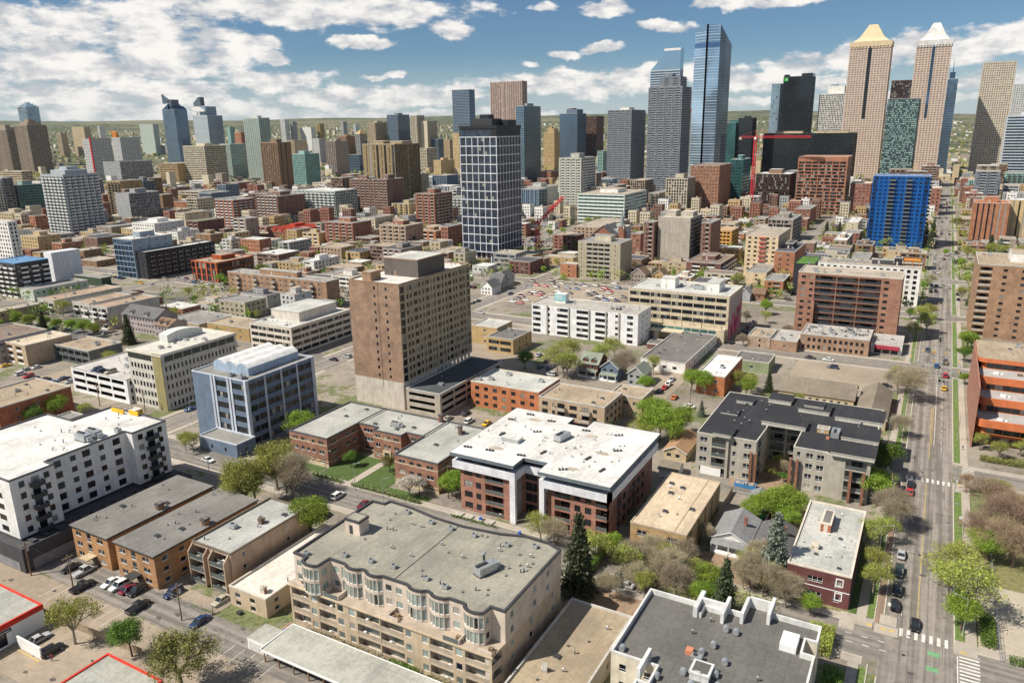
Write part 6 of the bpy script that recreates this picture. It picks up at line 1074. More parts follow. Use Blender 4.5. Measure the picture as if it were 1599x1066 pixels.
def house(x,y,w,d,h,label,wallm,roofm,ridge='x',pitch=.55,rz=0,porch=False,name='house',dormer=False,chim=False):
    s=Builder(name,label,'garage' if name=='garage' else 'house',x,y,wallm,near=True,frame=M_WHITE,winstyle='none')
    x0,x1,y0,y1=x-w/2,x+w/2,y-d/2,y+d/2
    polyb(s,[(x0,y0),(x1,y0),(x1,y1),(x0,y1)],0,h,{0:'p.9|w1.2x1.3 p1.2|p.6',1:'p.9|w1.1x1.2 p2|p.6',3:'p.9|w1.1x1.2 p2|p.6'} if name=='house' else {},2.8,.3)
    m=MB(); o=.45
    if ridge=='x':
        r=pitch*d/2; m.quad((x0-o,y0-o,h-o*pitch),(x1+o,y0-o,h-o*pitch),(x1+o,y,h+r),(x0-o,y,h+r)); m.quad((x1+o,y1+o,h-o*pitch),(x0-o,y1+o,h-o*pitch),(x0-o,y,h+r),(x1+o,y,h+r)); m.poly([(x0,y1,h),(x0,y0,h),(x0,y,h+r-.05)],1); m.poly([(x1,y0,h),(x1,y1,h),(x1,y,h+r-.05)],1)
    else:
        r=pitch*w/2; m.quad((x0-o,y1+o,h-o*pitch),(x0-o,y0-o,h-o*pitch),(x,y0-o,h+r),(x,y1+o,h+r)); m.quad((x1+o,y0-o,h-o*pitch),(x1+o,y1+o,h-o*pitch),(x,y1+o,h+r),(x,y0-o,h+r)); m.poly([(x0,y0,h),(x1,y0,h),(x,y0,h+r-.05)],1); m.poly([(x1,y1,h),(x0,y1,h),(x,y1,h+r-.05)],1)
    s.part('roof',m,[roofm,wallm])
    if ridge=='y':
        for sg in(-1,1):   # pale barge boards on the gable
            t=MB(); q0=(x,y0-o-.02,h+r); q1=(x+sg*(w/2+o),y0-o-.02,h-o*pitch); t.poly([q0,q1,(q1[0],q1[1],q1[2]-.25),(q0[0],q0[1],q0[2]-.3)] if sg>0 else [q1,q0,(q0[0],q0[1],q0[2]-.3),(q1[0],q1[1],q1[2]-.25)]); s.part('barge_board',t,[M_WHITE])
    if porch:
        m=MB(); m.quad((x0,y0-2.4,2.5),(x1,y0-2.4,2.5),(x1,y0-.05,3.2),(x0,y0-.05,3.2)); 
        for a in(x0+.1,x,x1-.3): m.box(a,y0-2.3,0,a+.2,y0-2.1,2.45,1)
        m.box(x0,y0-2.3,.0,x1,y0-.05,.5,1); s.part('porch',m,[roofm,M_WHITE])
    if dormer:
        dx=w*.22
        for k in(-1,1): 
            cx=x+k*dx if ridge=='x' else x; m=MB(); m.box(cx-1,y0+.6,h,cx+1,y,h+1.5,1); m.quad((cx-1.3,y0+.3,h+1.3),(cx,y0+.3,h+2.3),(cx,y,h+2.3),(cx-1.3,y,h+1.3)); m.quad((cx,y0+.3,h+2.3),(cx+1.3,y0+.3,h+1.3),(cx+1.3,y,h+1.3),(cx,y,h+2.3)); m.poly([(cx-1,y0+.58,h+1.5),(cx+1,y0+.58,h+1.5),(cx,y0+.58,h+2.2)],1); s.part('dormer',m,[roofm,wallm])
    if chim: m=MB(); m.box(x+w*.2,y-.4,h,x+w*.2+.7,y+.4,h+r+1.1); s.part('chimney',m,[wm('brick')])
    s.done()
for f in(white_condo,brown_apts,balcony_apt,low_white,terrace_block,tan_flat,grey_parapet_block,carport,red_edge,central_white,u_brick,tan_two,black_condo,maroon_block,orange_office,school): f()
house(-34.6,175,8.6,13,3.4,'white bungalow with a pale grey shingle roof beside the tan roofed walk up',wm('white'),rm('shingle'),'y',.5,porch=True,chim=True)
house(-25.2,175,8,12,3.4,'bungalow with a dark grey shingle roof left of the maroon brick block',wm('white'),rm('slater'),'y',.5,porch=True,chim=True)
house(-33.4,196,4.6,6,2.6,'small white garage with a grey gable roof behind the pale roofed bungalow',wm('white'),rm('shingle'),'y',.6,name='garage')
house(-60.6,204,5.5,6.5,2.5,'small tan roofed garage beside the black roofed condo block',wm('white'),rm('tanshingle'),'x',.45,name='garage')
house(-62.4,221,7,15,3.2,'low house with an orange brown shingle roof among trees by the black roofed condo',wm('beige'),mat('roof_cedar',(.36,.22,.12)),'y',.5)
house(-119.5,283,8.4,10,5.6,'maroon and white two storey house with a green grey hipped roof behind bare trees',wm('maroon'),mat('roof_sage',(.22,.25,.2)),'x',.7,porch=True,dormer=True)
house(-109.8,282,7.4,10,5.6,'blue two storey house with a sage gable roof beside the maroon house',wm('bluewall'),mat('roof_sage',(.22,.25,.2)),'y',.8,porch=True)
house(-97.5,279,7,9,5.4,'pale grey two storey house with a sage roof hidden behind bare trees',wm('greyw'),mat('roof_sage',(.22,.25,.2)),'y',.8)
house(-241,404,8,11,5,'dark grey roofed house by the road, nearest of the three beyond the brick tower',wm('white'),rm('slater'),'y',.9,dormer=True)
house(-243,417,9,11,5.2,'dark gabled house with white dormers, middle of the three beyond the brick tower',wm('greyw'),rm('slater'),'x',.9,dormer=True,porch=True)
house(-246,431,9,10,5.4,'dark grey gabled house furthest of the three beyond the brick tower',wm('mist'),rm('slater'),'y',.95)
house(-168.5,478,10,11,6,'old brown roofed house with pale gables right of the central grey balcony block',wm('greybrown'),rm('brownshingle'),'y',.8,dormer=True)
house(-156.5,484,9,10,5,'brown shingled house with an ochre gable beside the old gabled house',wm('ochre'),rm('brownshingle'),'y',.8)
house(-94,452,7,9,4.4,'small grey gabled house behind the mural office block',wm('greyw'),rm('shingle'),'y',.9)
house(-87,457,7,8,4,'small brown roofed house right of the grey gabled house',wm('brick'),rm('brownshingle'),'x',.7)
house(-357.5,247,27,13.5,8.8,'grey roofed townhouse block with white gable fronts beside a tall spruce',wm('mauve'),rm('slater'),'x',.6,dormer=True)
house(-336.5,243.5,11,11,6.8,'townhouse with a stepped red brown roof behind the white office block',wm('mauve'),rm('brownshingle'),'x',.5,dormer=True)
house(-20,296,14,6,4,'long clubhouse with a tan shingle roof and a white arched gable',wm('beige'),rm('tanshingle'),'x',.6) if 0 else None
def clubhouse():
    t=rm('tanshingle')
    house(-31.5,291,26,14,4,'long tan shingle roofed strip building with a white arched gable end',wm('beige'),t,'x',.55,dormer=False)
    house(-11.8,284,9.6,32,4.2,'tan shingle roofed wing with a tall white gable beside the wide road',wm('beige'),t,'y',.55)
clubhouse()
def church():
    x,y=-240,624
    s=Builder('church','brick church with a dark slate gable roof and a tall grey spire','church',x,y,wm('brick'),near=False)
    polyb(s,[(-262,612),(-240,612),(-240,640),(-262,640)],0,9,{0:'p2|v1.4 p2|p2',1:'p1|v1.4 p2|p1'},4,1); m=MB()
    m.quad((-262.5,611,8.8),(-251,611,18),(-251,641,18),(-262.5,641,8.8)); m.quad((-251,611,18),(-239.5,611,8.8),(-239.5,641,8.8),(-251,641,18)); m.poly([(-262,611.6,9),(-240,611.6,9),(-251,611.6,17.8)],1); s.part('roof',m,[rm('slater'),wm('brick')])
    m=MB(); m.box(-239.5,618,0,-234.5,623,17); 
    for a,b in((-239.5,618),(-234.5,618),(-234.5,623),(-239.5,623)): m.tube((a,b,15),(a,b,20),.5,.05,4,1)
    s.part('tower',m,[wm('brick'),mat('pale_stone',(.6,.58,.52))]); m=MB(); m.tube((-237,620.5,17),(-237,620.5,32),2.6,.05,8,0,False); s.part('spire',m,[mat('spire_lead',(.25,.28,.27))]); s.done()
church()
def bow():
    s=Builder('curved_glass_tower','tallest tower, blue glass with a narrow vertical slot and a slanting top corner','tower',-358,1330,G_BLUE,near=False)
    P=[(-384,1319,250),(-363.2,1311,257),(-362.4,1316,257),(-360.6,1316,257),(-359.8,1311,257),(-341,1313,256),(-333.5,1322,240),(-328,1337,226),(-334,1362,226),(-380,1356,248)]
    lt=mat('tower_glass_light',(.36,.5,.64),.1,kind='glass',metal=.75); gy=mat('tower_glass_grey',(.17,.2,.22),.15,kind='glass',metal=.5); band=mat('tower_band',(.45,.55,.65),.3); mi=[0,2,2,2,0,1,1,1,1,1]  # south lobes painted paler as sunlit, chamfer facets greyer as shaded; bands likewise
    m=MB(); N=len(P)
    for i in range(N): a,b=P[i],P[(i+1)%N]; m.quad((a[0],a[1],0),(b[0],b[1],0),b,a,mi[i])
    m.poly([P[0],P[1],P[4],P[5],P[9]],1); m.poly([P[5],P[6],P[7],P[8],P[9]],1); s.part('glass_wall',m,[lt,gy,G_DARK])
    for i in(0,4,5,6):
        a,b=P[i],P[i+1]; m=MB(); dx,dy=b[0]-a[0],b[1]-a[1]; L=math.hypot(dx,dy); n=(dy/L*.15,-dx/L*.15); A=(a[0]+n[0],a[1]+n[1]); B_=(b[0]+n[0],b[1]+n[1])
        for f in range(1,60):
            z=4.3*f
            if z<min(a[2],b[2])-1: m.quad((*A,z),(*B_,z),(*B_,z+(.7 if f%4 else 1.3)),(*A,z+(.7 if f%4 else 1.3)))
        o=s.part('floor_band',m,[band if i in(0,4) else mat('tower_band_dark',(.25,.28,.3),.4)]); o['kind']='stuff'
    for i,zz in((0,222),(4,222)):
        a,b=P[i],P[i+1]; m=MB(); m.quad((a[0],a[1]-.3,zz),(b[0],b[1]-.3,zz),(b[0],b[1]-.3,zz+7),(a[0],a[1]-.3,zz+7)); s.part('plant_band',m,[mat('plant_band_blue',(.06,.12,.25),.2)])
    s.done()
BOW=(-355,1318); BOWH=257
bow()
def lattice(m,p,q,w,seg,r=.12,mi=0):
    p=Vector(p);q=Vector(q);d=(q-p).normalized(); a=Vector((0,0,1)).cross(d) if abs(d.z)<.9 else Vector((1,0,0)); a.normalize(); b=d.cross(a); C=[a*w/2+b*w/2,a*w/2-b*w/2,-a*w/2-b*w/2,-a*w/2+b*w/2]
    for c in C: m.tube(p+c,q+c,r,r,4,mi,False)
    for i in range(seg):
        P0=p+(q-p)*(i/seg);P1=p+(q-p)*((i+1)/seg)
        for j in range(4): m.tube(P0+C[j],P1+C[(j+1)%4],r*.6,r*.6,4,mi,False)
def crane(x,y,h,L,back,az,label,jibz=None,luff=0):
    t=thing('tower_crane',label,'crane',(x,y,0)); red=mat('crane_red',(.6,.03,.04),.5,.05,.5)
    m=MB(); lattice(m,(0,0,0),(0,0,h),3.0,int(h/3.2),.34); link('mast',m.mesh('mast',[red]),t)
    m=MB(); ca,sa=math.cos(az),math.sin(az); z1=h+luff*L; lattice(m,(0,0,h),(ca*L,sa*L,z1),1.8,int(L/3),.28); link('jib',m.mesh('jib',[red]),t)
    m=MB(); lattice(m,(0,0,h),(-ca*back,-sa*back,h),1.6,int(back/3)+1,.2); m.box(-ca*back-1.5,-sa*back-1.5,h-3,-ca*back+1.5,-sa*back+1.5,h,1); link('counter_jib',m.mesh('counter_jib',[red,M_CONC]),t)
    m=MB(); m.tube((0,0,h),(0,0,h+7),.5,.15,4); m.tube((0,0,h+7),(ca*L*.7,sa*L*.7,h+luff*L*.7+.8),.08,.08,4); m.tube((0,0,h+7),(-ca*back,-sa*back,h+.8),.08,.08,4); link('tie',m.mesh('tie',[red]),t)
    m=MB(); m.box(-1.2,-3.2,h-2.6,1.2,-1.3,h-.2); link('cab',m.mesh('cab',[M_WHITE]),t)
def grid_tower():
    x0,x1,y0,y1=GX; nb=mat('navy_spandrel',(.035,.045,.06),.35); wh=mat('frame_pale',(.6,.62,.65),.5)
    s=Builder('gridded_tower','tall dark blue tower wrapped in a white grid with a black roof terrace, centre of the picture','tower',(x0+x1)/2,(y0+y1)/2,nb,near=True,accent=wh,frame=mat('navy_frame',(.02,.03,.05),.4,kind='plain'),glass=mat('navy_glass',(.03,.045,.075),.08,kind='glass',spec=.9),winstyle='none')
    s.gp=.96; H=GH; zb=8.5; nr=13; rh=(H-zb)/nr
    for p0,p1,nc in(((x0,y0),(x1,y0),10),((x1,y0),(x1,y1),14)):
        s.face(p0,p1,zb,H,'|'.join(('p.25','p.25 g2.1 p.5 g2.1 p.3','p.25')),rh/2,.3)
    s.face((x1,y1),(x0,y1),zb,H,'blank'); s.face((x0,y1),(x0,y0),zb,H,'blank')
    m=MB()
    for r_ in range(nr+1):
        z=zb+r_*rh; m.box(x0-.35,y0-.35,z-.35,x1+.35,y0-.02,z+.35); m.box(x1+.02,y0-.02,z-.35,x1+.35,y1,z+.35)
    o=s.part('grid_band',m,[wh]); m=MB()
    for i in range(7): x=x0+(x1-x0)*i/6; m.box(x-.28,y0-.3,zb,x+.28,y0-.021,H)
    for i in range(1,9): y=y0+(y1-y0)*i/8; m.box(x1+.021,y-.28,zb,x1+.3,y+.28,H)
    s.part('grid_pier',m,[wh])
    m=MB(); m.box(x0,y0,zb-.6,x1,y1,zb-.01); s.part('soffit',m,[M_DARKM])
    s.face((x0+2,y0+2),(x1-2,y0+2),0,zb-.6,'column',4.2,.2); s.face((x1-2,y0+2),(x1-2,y1-2),0,zb-.6,'column',4.2,.2)
    bl=mat('crown_black',(.02,.022,.026),.5)
    m=MB(); m.box(x0-.4,y0-.4,H+6,x1+.4,y1+.4,H+8.2); s.part('black_cornice',m,[bl])
    s.face((x0,y0),(x0+(x1-x0)*.85,y0),H,H+6,'|t2.2 p.3|',5,.5); m=MB(); m.box(x0+(x1-x0)*.85,y0,H,x1,y1,H+6); m.box(x0,y0+2,H,x1-1,y1,H+6); s.part('crown_wall',m,[bl])
    for a,b,c,d,z in((.2,.2,.75,.6,5),(.35,.3,.6,.5,8),(.55,.55,.95,.9,4),(.1,.7,.4,.95,3.5)):
        m=MB(); m.box(x0+(x1-x0)*a,y0+(y1-y0)*b,H+8.2,x0+(x1-x0)*c,y0+(y1-y0)*d,H+8.2+z); s.part('roof_box',m,[bl if z!=5 else M_DARKM])
    m=MB()
    for i in range(16): x=x0+(x1-x0)*i/15; m.box(x-.06,y0-.3,H+8.2,x+.06,y0-.2,H+9.6)
    m.box(x0,y0-.32,H+9.5,x1,y0-.2,H+9.65); s.part('roof_railing',m,[bl])
    s.done()
GX=(-321.5,-289.8,498.4,535.4); GH=93.9
grid_tower()
# ------------------------------------------------------------------ the ground
A_NS=mat('asphalt_worn',(.245,.22,.19),.9,.22,1,'wear'); A_EW=mat('asphalt_cross',(.22,.2,.175),.9,.2,-1,'wear')
A_DK=mat('asphalt_dark',(.13,.125,.12),.9,.14,.3,'ground'); PAVE=mat('pavement',(.40,.355,.295),.9,.09,.3,'ground'); LOT=mat('lot_paving',(.33,.27,.205),.9,.14,.3,'ground')
GRASS=mat('grass',(.075,.12,.03),.95,.25,1.5); DRYG=mat('dry_grass',(.22,.2,.09),.95,.25,1.2); KERB=mat('kerb',(.5,.46,.39),.9,.08,.5); PAINT=mat('road_paint',(.66,.64,.58),.7,.15,1); YEL=mat('road_paint_yellow',(.55,.38,.1),.7,.15,1); GRN=mat('cycle_green',(.16,.34,.17),.8,.15,1); DIRT=mat('bare_earth',(.3,.21,.14),.95,.15,.6)
CITY=mat('city_ground',(.27,.235,.19),.95,.22,.3,'ground')
m=MB(); K=48
m.poly([(2300*math.cos(6.2832*i/K)-500,2300*math.sin(6.2832*i/K)+700,0) for i in range(K)]); struct('ground',m,[CITY])
# far country: land that rises slowly to the ridge on the horizon
def terrain_z(x,y):
    r=math.hypot(x,y); a=math.degrees(math.atan2(x,y))+29.3
    e=.86 if a<20 else .86-.04*(a-20); ridge=100+9500*math.tan(math.radians(max(.35,e)))
    f=min(1,max(0,(r-2700)/6800)); f=f**1.15
    n=math.sin(x*.0011+1)*math.cos(y*.0009)*.5+math.sin(x*.0031+y*.0022)*.3+math.sin(x*.006-y*.005+2)*.15
    return -1.5+ridge*f*(1+.05*n*f)+14*n*min(1,max(0,(r-2600)/900))*min(1,9000/r)*.8+ (6 if r>2700 else 0)*0
m=MB(); NA,NR=150,46; rs=[1500+ (11500)*(i/NR)**1.35 for i in range(NR+1)]; 
for j in range(NR+1):
    for i in range(NA+1):
        a=math.radians(-29.3-75+150*i/NA); x,y=rs[j]*math.sin(a),rs[j]*math.cos(a); m.v.append((x,y,terrain_z(x,y)-(1.0 if rs[j]<2600 else 0)))
for j in range(NR):
    for i in range(NA): k=j*(NA+1)+i; m.f.append((k,k+1,k+NA+2,k+NA+1)); m.m.append(0)
fm=D.materials.new('far_country'); fm.use_nodes=True; t=NT(fm.node_tree); b=t.n['Principled BSDF']; pos=t.new('ShaderNodeNewGeometry').outputs['Position']
f1=t.noise(pos,.0012,6,.65); f2=t.noise(pos,.012,5,.7); f3=t.noise(pos,.05,3,.7)
cc=t.mix(t.ramp(f2,.42,.6),(.035,.05,.022),(.13,.14,.065)); cc=t.mix(t.ramp(f1,.48,.6,0,.75),cc,(.18,.165,.09)); cc=t.mix(t.ramp(f3,.60,.68,0,.4),cc,(.42,.4,.36)); t.put(b.inputs['Base Color'],cc); b.inputs['Roughness'].default_value=.95
o=struct('hills',m,[fm])
for p in o.data.polygons: p.use_smooth=True
# wide sheet below everything out to the horizon
m=MB(); m.poly([(14500*math.cos(6.2832*i/K)-3000,14500*math.sin(6.2832*i/K)+4000,-4) for i in range(K)]); struct('outer_terrain',m,[fm])
EW=[(147.5,11,-262,1.5),(147.5,12,13,200),(240.5,9,-8,0),(242,10,13,200),(203,6,-61,-8),(348.5,13,-700,200),(451,11,-700,200),(560,11,-900,250),(680,12,-900,250),(832,13,-1200,300),(1015,14,-1500,300),(1180,14,-1800,300),(1380,15,-2000,300),(249,9,-600,-238),(88,8,-260,-60)]
NS=[(6.4,12.8,-80,2250),(-231.5,12,130,1500),(-470,12,100,1600),(-600,11,250,1500),(-760,12,300,1500),(-930,12,400,1500),(-1120,12,500,1500),(190,13,-50,1500),(-100,10,455,1400),(-330,11,560,1500),(-1350,12,600,1500),(-46.5,4,189.5,203)]
m=MB()
for c,w,a,b_ in NS: m.quad((c-w/2,a,.03),(c+w/2,a,.03),(c+w/2,b_,.03),(c-w/2,b_,.03))
struct('road',m,[A_NS])
m=MB()
for c,w,a,b_ in EW: m.quad((a,c-w/2,.022),(b_,c-w/2,.022),(b_,c+w/2,.022),(a,c+w/2,.022))
struct('road',m,[A_EW])
def slab(name,x0,y0,x1,y1,z,mt,**k): m=MB(); m.box(x0,y0,-.05,x1,y1,z,0,bottom=False); return struct(name,m,[mt],**k)
# paving of the near lots
for x0,y0,x1,y1 in((-240,60,-108,83.5),(-155,92.6,-126,96),(-233,386,-158,447),(-330,165,-299,195),(-46,308,-10,342),(-100,258,-82,300),(-190,268,-150,300),(-128,96,-126,120)): m=MB(); m.quad((x0,y0,.012),(x1,y0,.012),(x1,y1,.012),(x0,y1,.012)); struct('parking_lot',m,[LOT])
# pavements: kerbed slabs broken at the crossings
cross=[147.5,241.5,348.5,451,560,680,832,1015,1180,1380]
def spans(a,b_,cuts,w):
    o=[];p=a
    for c in cuts:
        if c-w>p and c-w<b_: o.append((p,c-w)); 
        if c+w>p: p=c+w
    if p<b_: o.append((p,b_))
    return o
m=MB(); g=MB(); kb=MB()
for a,b_ in spans(-80,1500,cross,7.2):
    m.box(14.9,a,-.05,16.9,b_,.13,0,bottom=False); m.box(-5.0,a,-.05,-3.1,b_,.13,0,bottom=False) ; g.box(13.1,a+1.5,-.05,14.9,b_-1.5,.14,0,bottom=False); g.box(-3.1,a+1.5,-.05,-1.7,b_-1.5,.14,0,bottom=False)
    kb.box(12.85,a,-.05,13.1,b_,.15,0,bottom=False); kb.box(-1.7,a,-.05,-1.5,b_,.15,0,bottom=False); kb.box(-.05,a+4,-.05,.2,b_-3,.15,0,bottom=False)
    m.box(13.1,a,-.05,14.9,a+1.5,.13,bottom=False); m.box(13.1,b_-1.5,-.05,14.9,b_,.13,bottom=False)
nsx=[6.4,-231.5,-470,-600,-760,-930,-1120,190,-100,-330]
for c,w,a0,b0 in EW[:9]:
    for a,b_ in spans(a0,b0,sorted([6.4,-231.5,-470,-600,-760]),9):
        if c in(203,): continue
        for sgn in(-1,1):
            y=c+sgn*(w/2+.12); 
            if sgn>0: m.box(a,y,-.05,b_,y+2.2,.118,bottom=False); kb.box(a,y-.22,-.05,b_,y,.138,bottom=False)
            else: m.box(a,y-2.2,-.05,b_,y,.118,bottom=False); kb.box(a,y,-.05,b_,y+.22,.138,bottom=False)
for c,w,a0,b0 in NS[1:4]:
    for a,b_ in spans(a0,b0,cross,7.5): m.box(c-w/2-2.4,a,-.05,c-w/2-.2,b_,.13,bottom=False); m.box(c+w/2+.2,a,-.05,c+w/2+2.4,b_,.13,bottom=False); kb.box(c-w/2-.2,a,-.05,c-w/2,b_,.15,bottom=False); kb.box(c+w/2,a,-.05,c+w/2+.2,b_,.15,bottom=False)
struct('pavement',m,[PAVE]); struct('kerb',kb,[KERB]); struct('grass_verge',g,[mat('verge_grass',(.13,.19,.05),.95,.25,1.5)])
cy=MB(); cy.quad((-1.5,155,.034),(-.05,155,.034),(-.05,234,.034),(-1.5,234,.034)); struct('cycle_lane',cy,[mat('cycle_asphalt',(.27,.19,.14),.9,.12,1,'wear')])
for x0,y0,x1,y1,mt,nm in((-155,155.2,-130.2,172,GRASS,'lawn'),(-129.8,153.2,-115,158,GRASS,'lawn'),(-170,153.5,-155.5,159.5,GRASS,'lawn'),(17.2,181,33,209,mat('park_grass',(.2,.19,.08),.95,.2,.8),'lawn'),(17.2,155,33,181,mat('playground_sand',(.42,.37,.29),.95,.08,.4),'playground_ground'),(33,155,120,205,mat('playground_sand',(.42,.37,.29),.95,.08,.4),'playground_ground'),(17.2,209,31,234,mat('park_grass2',(.17,.2,.08),.95,.2,.8),'lawn'),(-19.6,153.3,-6.6,156.7,DRYG,'lawn'),(-40,153.5,-20,166,DIRT,'garden_ground'),(-62,128.5,-42.8,142,DIRT,'garden_ground'),(-36,182,-29,192.5,GRASS,'lawn'),(-29.8,182,-20.5,201,DIRT,'garden_ground'),(-185,441,-179,444.5,mat('turf_patch',(.1,.25,.04),.95,.2,1),'artificial_turf'),(-6.6,154.5,-5.1,186,GRASS,'lawn'),(-44,205,-28,228,DIRT,'courtyard_ground'),(-14,253,-7,262,GRASS,'lawn'),(-110,94.9,-60.5,98.0,DIRT,'garden_ground'),(-420,205,-395,246,GRASS,'lawn')):
    m=MB(); m.quad((x0,y0,.045),(x1,y0,.045),(x1,y1,.045),(x0,y1,.045)); struct(nm,m,[mt])
m=MB(); m.box(-143.4,153.2,-.05,-140.8,172,.09,bottom=False); m.box(16.9,205.5,-.05,33,207,.1,bottom=False); m.box(-8,150,-.05,-5,156,.1,bottom=False); struct('path',m,[PAVE])
# road markings
m=MB(); yl=MB(); gr=MB()
def mk(b,x0,y0,x1,y1,z=.036): b.quad((x0,y0,z),(x1,y0,z),(x1,y1,z),(x0,y1,z))
for x in np.arange(3.2,12.6,1.35): mk(m,x,152.6,x+.62,155.4)
mk(m,13.4,130,13.6,151)
for y in(231.8,): 
    for x in np.arange(.8,12.4,1.35): mk(m,x,y,x+.62,y+2.8)
for yy in np.arange(236.5,246.5,1.05): mk(m,15.2,yy,18.4,yy+.45)
for yy in np.arange(143,152.2,1.1): mk(m,13.8,yy,17.2,yy+.5)
for y0,y1 in((341.5,337),(355.5,359.5),(444,441),(552,549),(567,570)):
    a,b_=min(y0,y1),max(y0,y1)
    mk(m,.5,a,12.6,a+.3); mk(m,.5,b_-.3,12.6,b_)
for y in range(258,336,6): mk(m,9.7,y,9.82,y+3)
for y in range(160,230,7): mk(m,3.25,y,3.35,y+.9)
for y in range(362,545,6): mk(m,6.3,y,6.42,y+3); mk(m,9.5,y,9.6,y+1.5)
for y in range(570,1200,8): mk(m,6.3,y,6.42,y+3)
mk(yl,6.2,156,6.34,231); mk(yl,6.45,250,6.6,300); mk(yl,6.9,262,7.02,300); mk(m,7.6,262,7.75,338)
for x in range(-225,-5,7): mk(yl,x,348.2,x+4,348.35,.028); mk(m,x,351.6,x+2,351.7,.028)
for x in(-6,-3,0): mk(m,x,146,x+1.2,146.2); mk(m,x-.4,148.8,x+.8,149)
mk(gr,8.4,148.7,10.6,150.2,.034); mk(gr,8.2,143.8,10.3,145.2,.034)
for i in range(9): mk(m,-167+i*2.8,78,-166.9+i*2.8,83.5,.018)
for i in range(8): mk(m,-123+i*2.9,82,-122.9+i*2.9,87,.03)
for j in range(3):
    for i in range(22): mk(m,-228+i*2.9,396+j*17,-227.9+i*2.9,401+j*17,.02)
struct('road_marking',m,[PAINT]); struct('road_marking',yl,[YEL]); struct('cycle_marking',gr,[GRN])
m=MB(); m.box(-1.4,151.5,-.05,3.0,154.6,.17,bottom=False); m.box(-.6,155,-.05,2.6,158.5,.165,bottom=False); m.box(12.8,151.6,-.05,17,154.9,.17,bottom=False); m.box(-8,152.5,-.05,-1.75,155.4,.172,bottom=False)
m.box(12.8,228.5,-.05,17,234.5,.17,bottom=False); m.box(-5.05,228.5,-.05,0,234.8,.17,bottom=False); struct('kerb_corner',m,[PAVE])
m=MB()
for x,y in((14,152.2),(-3,153.2),(-.3,153),(1.2,153),(14,233.5),(-2,233.8)): m.box(x,y,.16,x+1.1,y+.5,.19,bottom=False)
struct('tactile_paving',m,[mat('tactile_yellow',(.6,.42,.08))])
# patched asphalt, darker and lighter rectangles where trenches were filled
m=MB(); r=random.Random(11)
for i in range(60): x=r.uniform(.6,11); y=r.uniform(100,700); w=r.uniform(.8,2.5); l=r.uniform(2,12); mk(m,x,y,min(12.5,x+w),y+l,.0325)
struct('asphalt_patch',m,[mat('asphalt_patch',(.17,.155,.14),.9,.14,1,'wear')])

# back lanes through the middle of each block
m=MB()
ys=[88,147.5,242,348.5,451,560,680,832,1015,1180,1380]
for a,b_ in zip(ys[4:],ys[5:]):
    yy=(a+b_)/2; m.quad((-1100,yy-3,.015),(-3,yy-3,.015),(-3,yy+3,.015),(-1100,yy+3,.015))
m.quad((-700,398,.015),(-300,398,.015),(-300,404,.015),(-700,404,.015)); m.quad((-460,296,.015),(-240,296,.015),(-240,302,.015),(-460,302,.015))
struct('back_lane',m,[A_DK])
# ------------------------------------------------------------------ trees
BARK=mat('bark',(.16,.12,.09),.95,.2,2); BARKL=mat('bark_pale',(.3,.27,.22),.95,.2,2)
LEAF=dict(bud=mat('leaf_budding',(.35,.38,.08),kind='leaf',var=.2),bright=mat('leaf_bright',(.26,.37,.045),kind='leaf',var=.22),green=mat('leaf_green',(.14,.24,.035),kind='leaf',var=.25),olive=mat('leaf_olive',(.24,.24,.07),kind='leaf',var=.25),spruce=mat('needle_dark',(.085,.11,.05),kind='leaf',var=.25),bluespruce=mat('needle_blue',(.22,.26,.2),kind='leaf',var=.2),blossom=mat('blossom',(.6,.55,.48),kind='leaf',var=.12),bare=mat('twig_tan',(.42,.36,.25),kind='leaf',var=.15),brown=mat('twig_brown',(.38,.27,.19),kind='leaf',var=.15))
def leaves(r,pts,sizes,flat=.0):
    """many leaf sized quads, numpy made"""
    n=len(pts); a=r.normal(size=(n,3)); a/=np.linalg.norm(a,axis=1)[:,None]; b=r.normal(size=(n,3)); b-=a*(a*b).sum(1)[:,None]; b/=np.linalg.norm(b,axis=1)[:,None]
    s=sizes[:,None]; v=np.empty((n,4,3)); v[:,0]=pts-a*s-b*s*.55; v[:,1]=pts+a*s*.6-b*s*.8; v[:,2]=pts+a*s+b*s*.5; v[:,3]=pts-a*s*.5+b*s*.8
    return v.reshape(-1,3)
def quadmesh(name,v,mats,mi=None):
    n=len(v)//4; me=D.meshes.new(name); me.vertices.add(n*4); me.vertices.foreach_set('co',v.astype('f').ravel()); me.loops.add(n*4); me.loops.foreach_set('vertex_index',np.arange(n*4,dtype='i')); me.polygons.add(n); me.polygons.foreach_set('loop_start',np.arange(0,n*4,4,dtype='i'))
    for m in mats: me.materials.append(m)
    if mi is not None: me.polygons.foreach_set('material_index',mi.astype('i'))
    me.update(); me.validate(); return me
